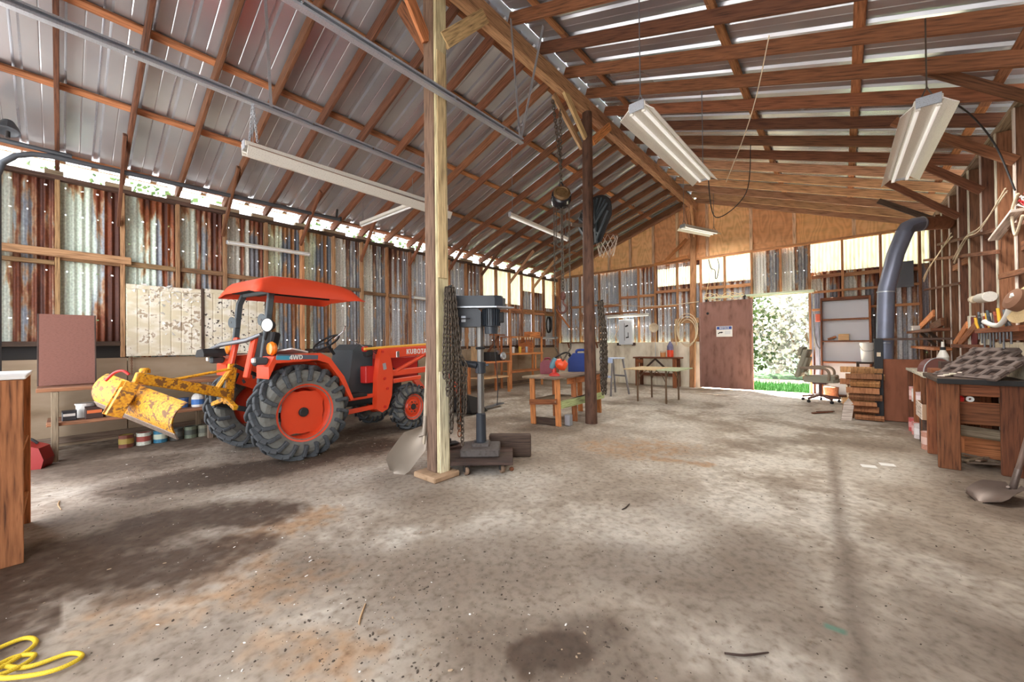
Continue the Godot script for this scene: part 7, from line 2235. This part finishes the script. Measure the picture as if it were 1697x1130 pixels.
	for k in 11:
		var t := thing("hand_tool", "%s-handled hand tool in the wall rack, %s from its far end" % [pnames[k % 4], ["first", "second", "third", "fourth", "fifth", "sixth", "seventh", "eighth", "ninth", "tenth", "eleventh"][k]], "tool", Vector3(1.29, 1.535, -7.42 + 0.12 * k), 0.0, "hand tools in the wall rack")
		st = S()
		var lean := 0.05 * sin(k * 2.3)
		tube(st, [Vector3(0, -0.02, 0), Vector3(-0.02, 0.06, lean), Vector3(-0.03, 0.13 + 0.03 * (k % 3), lean * 1.6)], [0.012, 0.017, 0.012], 8)
		if k % 2: tube(st, [Vector3(0, -0.02, 0.02), Vector3(-0.03, 0.06, lean + 0.06), Vector3(-0.04, 0.12, lean + 0.09)], [0.012, 0.016, 0.012], 8)
		done("handle", t, st, pcols[k % 4])
		st = S()
		rod(st, Vector3(0.0, 0.0, 0), Vector3(0.0, -0.14 - 0.05 * (k % 3) - (0.14 if k == 4 else 0.0), 0.0), 0.009, 6)
		done("jaw", t, st, M.steel)
	var wh := thing("white_pipe", "bent white plastic pipe lying along the tool rack at the right edge", "pipe", Vector3(1.24, 1.52, -6.3))
	st = S()
	tube(st, curve([Vector3(0, 0.07, -0.55), Vector3(0, 0.03, -0.3), Vector3(0.0, 0.03, 0.0), Vector3(0, 0.14, 0.25), Vector3(0.0, 0.3, 0.42)]), 0.024, 8)
	done("pipe", wh, st, M.white)
	st = S()
	tube(st, [Vector3(0, 0.075, -0.58), Vector3(0, 0.065, -0.5)], 0.029, 8)
	done("end_collar", wh, st, M.white)
	var hat := thing("straw_hat", "round tan hat with a dark crown hanging on the right wall", "hat", Vector3(1.34, 1.74, -5.95))
	st = S()
	lathe(st, [Vector2(0.2, 0.0), Vector2(0.21, 0.01), Vector2(0.13, 0.03), Vector2(0.1, 0.05)], at(Vector3.ZERO, 0, 20, 70), 24)
	done("brim", hat, st, mat(col(214, 186, 140), 0.85, 0, M.fine, Vector3(4, 4, 1)))
	st = S()
	lathe(st, [Vector2(0.11, 0.035), Vector2(0.1, 0.12), Vector2(0.05, 0.14), Vector2(0, 0.14)], at(Vector3.ZERO, 0, 20, 70), 20)
	done("crown", hat, st, mat(col(120, 84, 62), 0.85))
	var cn := thing("bottle", "white plastic bottle lying on its side across two wall studs", "bottle", Vector3(1.36, 1.9, -7.6))
	st = S()
	lathe(st, [Vector2(0, -0.3), Vector2(0.06, -0.3), Vector2(0.065, -0.28), Vector2(0.06, 0.15), Vector2(0.03, 0.26)], at(Vector3(0, 0.02, 0), -90 + 2, 0, 0), 16)
	done("body", cn, st, M.enamel)
	st = S()
	lathe(st, [Vector2(0.03, 0.26), Vector2(0.03, 0.4), Vector2(0.05, 0.42), Vector2(0.05, 0.5), Vector2(0, 0.5)], at(Vector3(0, 0.02, 0), -90 + 2, 0, 0), 16)
	done("cap", cn, st, M.cream)
	# triangular bracket shelf
	var ts := thing("bracket_shelf", "raw wooden bracket shelf with slanted triangular cheeks on the right wall", "shelf", Vector3(1.36, 1.30, -8.1))
	board("shelf_board", ts, Vector3(0, 0, -0.85), Vector3(0, 0, 0.7), 0.18, 0.05, M.bench_wood)
	board("slanted_cheek", ts, Vector3(-0.06, 0.02, -0.5), Vector3(-0.06, 0.3, 0.55), 0.02, 0.1, M.bench_wood)
	board("slanted_cheek", ts, Vector3(-0.04, 0.02, -0.95), Vector3(-0.04, 0.3, -0.1), 0.02, 0.1, M.orange_wood)
	board("upright_block", ts, Vector3(0.0, 0.02, -0.1), Vector3(0, 0.42, -0.1), 0.05, 0.07, M.white_wood, Vector3.RIGHT)
	board("upright_block", ts, Vector3(0.0, 0.02, 0.02), Vector3(0, 0.40, 0.02), 0.05, 0.05, mat(col(112, 52, 48), 0.7), Vector3.RIGHT)
	board("upright_block", ts, Vector3(0.0, 0.02, 0.6), Vector3(0, 0.42, 0.6), 0.06, 0.09, M.white_wood, Vector3.RIGHT)
	# low ledges with planks towards the stove
	var ls := thing("lumber_shelf", "brown shelf ledge holding scrap lumber above the stove", "shelf", Vector3(1.3, 1.62, -10.4))
	board("ledge", ls, Vector3(-0.1, -0.06, 1.2), Vector3(-0.1, -0.06, -1.9), 0.22, 0.05, M.bench_wood)
	board("ledge", ls, Vector3(-0.05, -0.38, 1.0), Vector3(-0.05, -0.38, -1.9), 0.2, 0.05, M.orange_wood)
	for k in 2: board("support", ls, Vector3(-0.1, -0.08, -0.9 + k), Vector3(0.1, -0.34, -0.9 + k), 0.04, 0.05, M.dark_wood)
	var pl := thing("plank", "light orange plank lying aslant on the lumber shelf", "plank", Vector3(1.22, 1.6, -10.6))
	board("plank", pl, Vector3(0, 0.02, -1.2), Vector3(0.02, 0.27, 0.5), 0.03, 0.12, M.orange_wood)
	var pl2 := thing("plank", "short dark plank under the light orange one on the lumber shelf", "plank", Vector3(1.3, 1.6, -10.2))
	board("plank", pl2, Vector3(0, 0.03, -0.7), Vector3(0.0, 0.1, 0.4), 0.04, 0.14, M.bench_wood)
	crate(Vector3(1.18, 1.585, -11.6), Vector3(0.16, 0.1, 0.3), M.white, "small white box at the far end of the lumber shelf", "box", M.galv)
	# shelf boards with pipes between the studs
	for q in [["pale cable bundle drooping along the upper right wall, farther run", Vector3(1.36, 2.9, -11.9), [Vector3(0, -0.25, -0.3), Vector3(-0.02, -0.1, 0.5), Vector3(0, 0.1, 1.6), Vector3(0, 0.15, 2.6)]], ["pale cable bundle rising along the upper right wall, nearer run", Vector3(1.36, 2.8, -8.8), [Vector3(0, -0.2, -0.4), Vector3(-0.02, 0.0, 0.5), Vector3(-0.02, 0.02, 1.3), Vector3(-0.02, 0.16, 2.3)]]]:
		var t := thing("wall_cable", q[0], "cable", q[1])
		for k in 3:
			st = S()
			var p := []
			for v in q[2]: p.append(v + Vector3(-0.01 * k, 0.03 * k * sin(v.z * 2.0 + k), 0.02 * k))
			tube(st, curve(p), 0.007, 6)
			done("cable", t, st, M.cream)
	var wp := thing("wall_plank", "pale plank with cable on it wedged between right wall studs", "plank", Vector3(1.36, 2.62, -6.7))
	board("plank", wp, Vector3(0, -0.06, -0.4), Vector3(0, 0.08, 0.4), 0.09, 0.03, M.white_wood)
	var br := thing("berry_sprig", "sprig of small red and white tips stuck high on the right wall", "decoration", Vector3(1.36, 2.66, -6.05))
	for k in 7:
		st = S()
		rod(st, Vector3.ZERO, Vector3(-0.02, 0.06 + 0.03 * (k % 3), -0.12 + 0.04 * k), 0.005, 5)
		lathe(st, [Vector2(0, -0.015), Vector2(0.014, 0), Vector2(0, 0.018)], at(Vector3(-0.02, 0.06 + 0.03 * (k % 3), -0.12 + 0.04 * k)), 8)
		done("tip", br, st, mat(col(190, 40, 50), 0.4) if k % 2 else M.white)
	st = S()
	tube(st, curve([Vector3(0, -0.05, -0.1), Vector3(0, -0.2, -0.32), Vector3(-0.01, 0.05, -0.36), Vector3(0, 0.2, -0.22)]), 0.012, 6)
	done("bent_wire", br, st, M.cream)
	# loose wires in the roof
	for q in [["thin pale wire arching across the right rafters, left of the slotted shop light", [Vector3(-0.55, 4.65, -4.9), Vector3(-0.75, 4.3, -5.4), Vector3(-1.0, 4.1, -6.0), Vector3(-1.4, 3.98, -7.0)], 0.006, M.cream], ["dark cable running from the slotted shop light to the right wall", [Vector3(0.6, 3.55, -5.0), Vector3(0.9, 3.6, -5.6), Vector3(1.2, 3.4, -6.2), Vector3(1.35, 2.9, -6.3)], 0.008, M.iron], ["thin cable hanging in a curve behind the big two-tube light", [Vector3(-1.5, 3.9, -6.3), Vector3(-1.6, 3.5, -7.2), Vector3(-1.25, 4.0, -7.8), Vector3(-1.2, 4.9, -8.0)], 0.008, M.iron]]:
		st = S()
		tube(st, curve(q[1], 8), q[2], 6)
		tag(done("wire", self, st, q[3]), q[0], "wire")
	for q in [[Vector3(-3.3, 2.62, -12.6), Vector3(-4.4, 2.58, -12.6), Vector3(-5.6, 2.66, -12.55), Vector3(-6.9, 2.9, -12.6)]]:
		st = S()
		tube(st, curve(q, 8), 0.012, 6)
		tag(done("wire", self, st, M.cream), "cream cable strung loosely across the far wall studs", "wire")
	st = S()
	tube(st, curve([Vector3(-5.9, 1.9, -12.6), Vector3(-6.2, 1.35, -12.5), Vector3(-6.5, 1.25, -12.5), Vector3(-6.6, 1.6, -12.6), Vector3(-6.4, 2.0, -12.6)], 8), 0.01, 6)
	tag(done("wire", self, st, M.cream), "pale cable loop hanging left of the electrical panel", "wire")
	var s2 := thing("shovel", "round-nosed brown steel shovel with its blade on the floor at the right edge", "shovel", Vector3(1.0, 0, -5.3))
	shovel(s2, Vector3(0.13, 0.10, -0.17), Vector3(0.40, 1.35, -0.3), Vector3(-0.13, 0.012, 0.18), 0.13, mat(col(126, 104, 92), 0.6, 0, M.grain, Vector3(0.4, 5, 1)), mat(col(120, 106, 98), 0.4, 0.5, M.fine, Vector3(2, 2, 1)))
	for q in [[Vector3(-0.42, 0.006, -1.93), Vector3(-0.27, 0.006, -2.06), "dark bent twig on the bare concrete in the right foreground"], [Vector3(-1.86, 0.004, -0.97), Vector3(-1.98, 0.004, -1.07), "pale straw lying on the concrete in the middle foreground"], [Vector3(-5.47, 0.006, 0.01), Vector3(-5.16, 0.006, 0.0), "tan splinter on the floor right of the plywood cabinet"], [Vector3(-1.42, 0.006, -3.05), Vector3(-1.42, 0.006, -3.2), "short dark twig on the pale floor right of the wheeled dolly"]]:
		st = S()
		var a: Vector3 = q[0]
		var b: Vector3 = q[1]
		tube(st, curve([a, a.lerp(b, 0.4) + Vector3(0.01, 0.002, 0.012), b], 4), [0.004, 0.0045, 0.005, 0.005, 0.005, 0.005, 0.0045, 0.004, 0.003], 6)
		tag(done("twig", self, st, M.dark_wood[0] if a.x > -1.5 else M.pale_wood[0]), q[2], "twig")
func build_all() -> void:
	build_tractor()
	build_hanging()
	build_post_things()
	build_left()
	build_far()
	build_right()
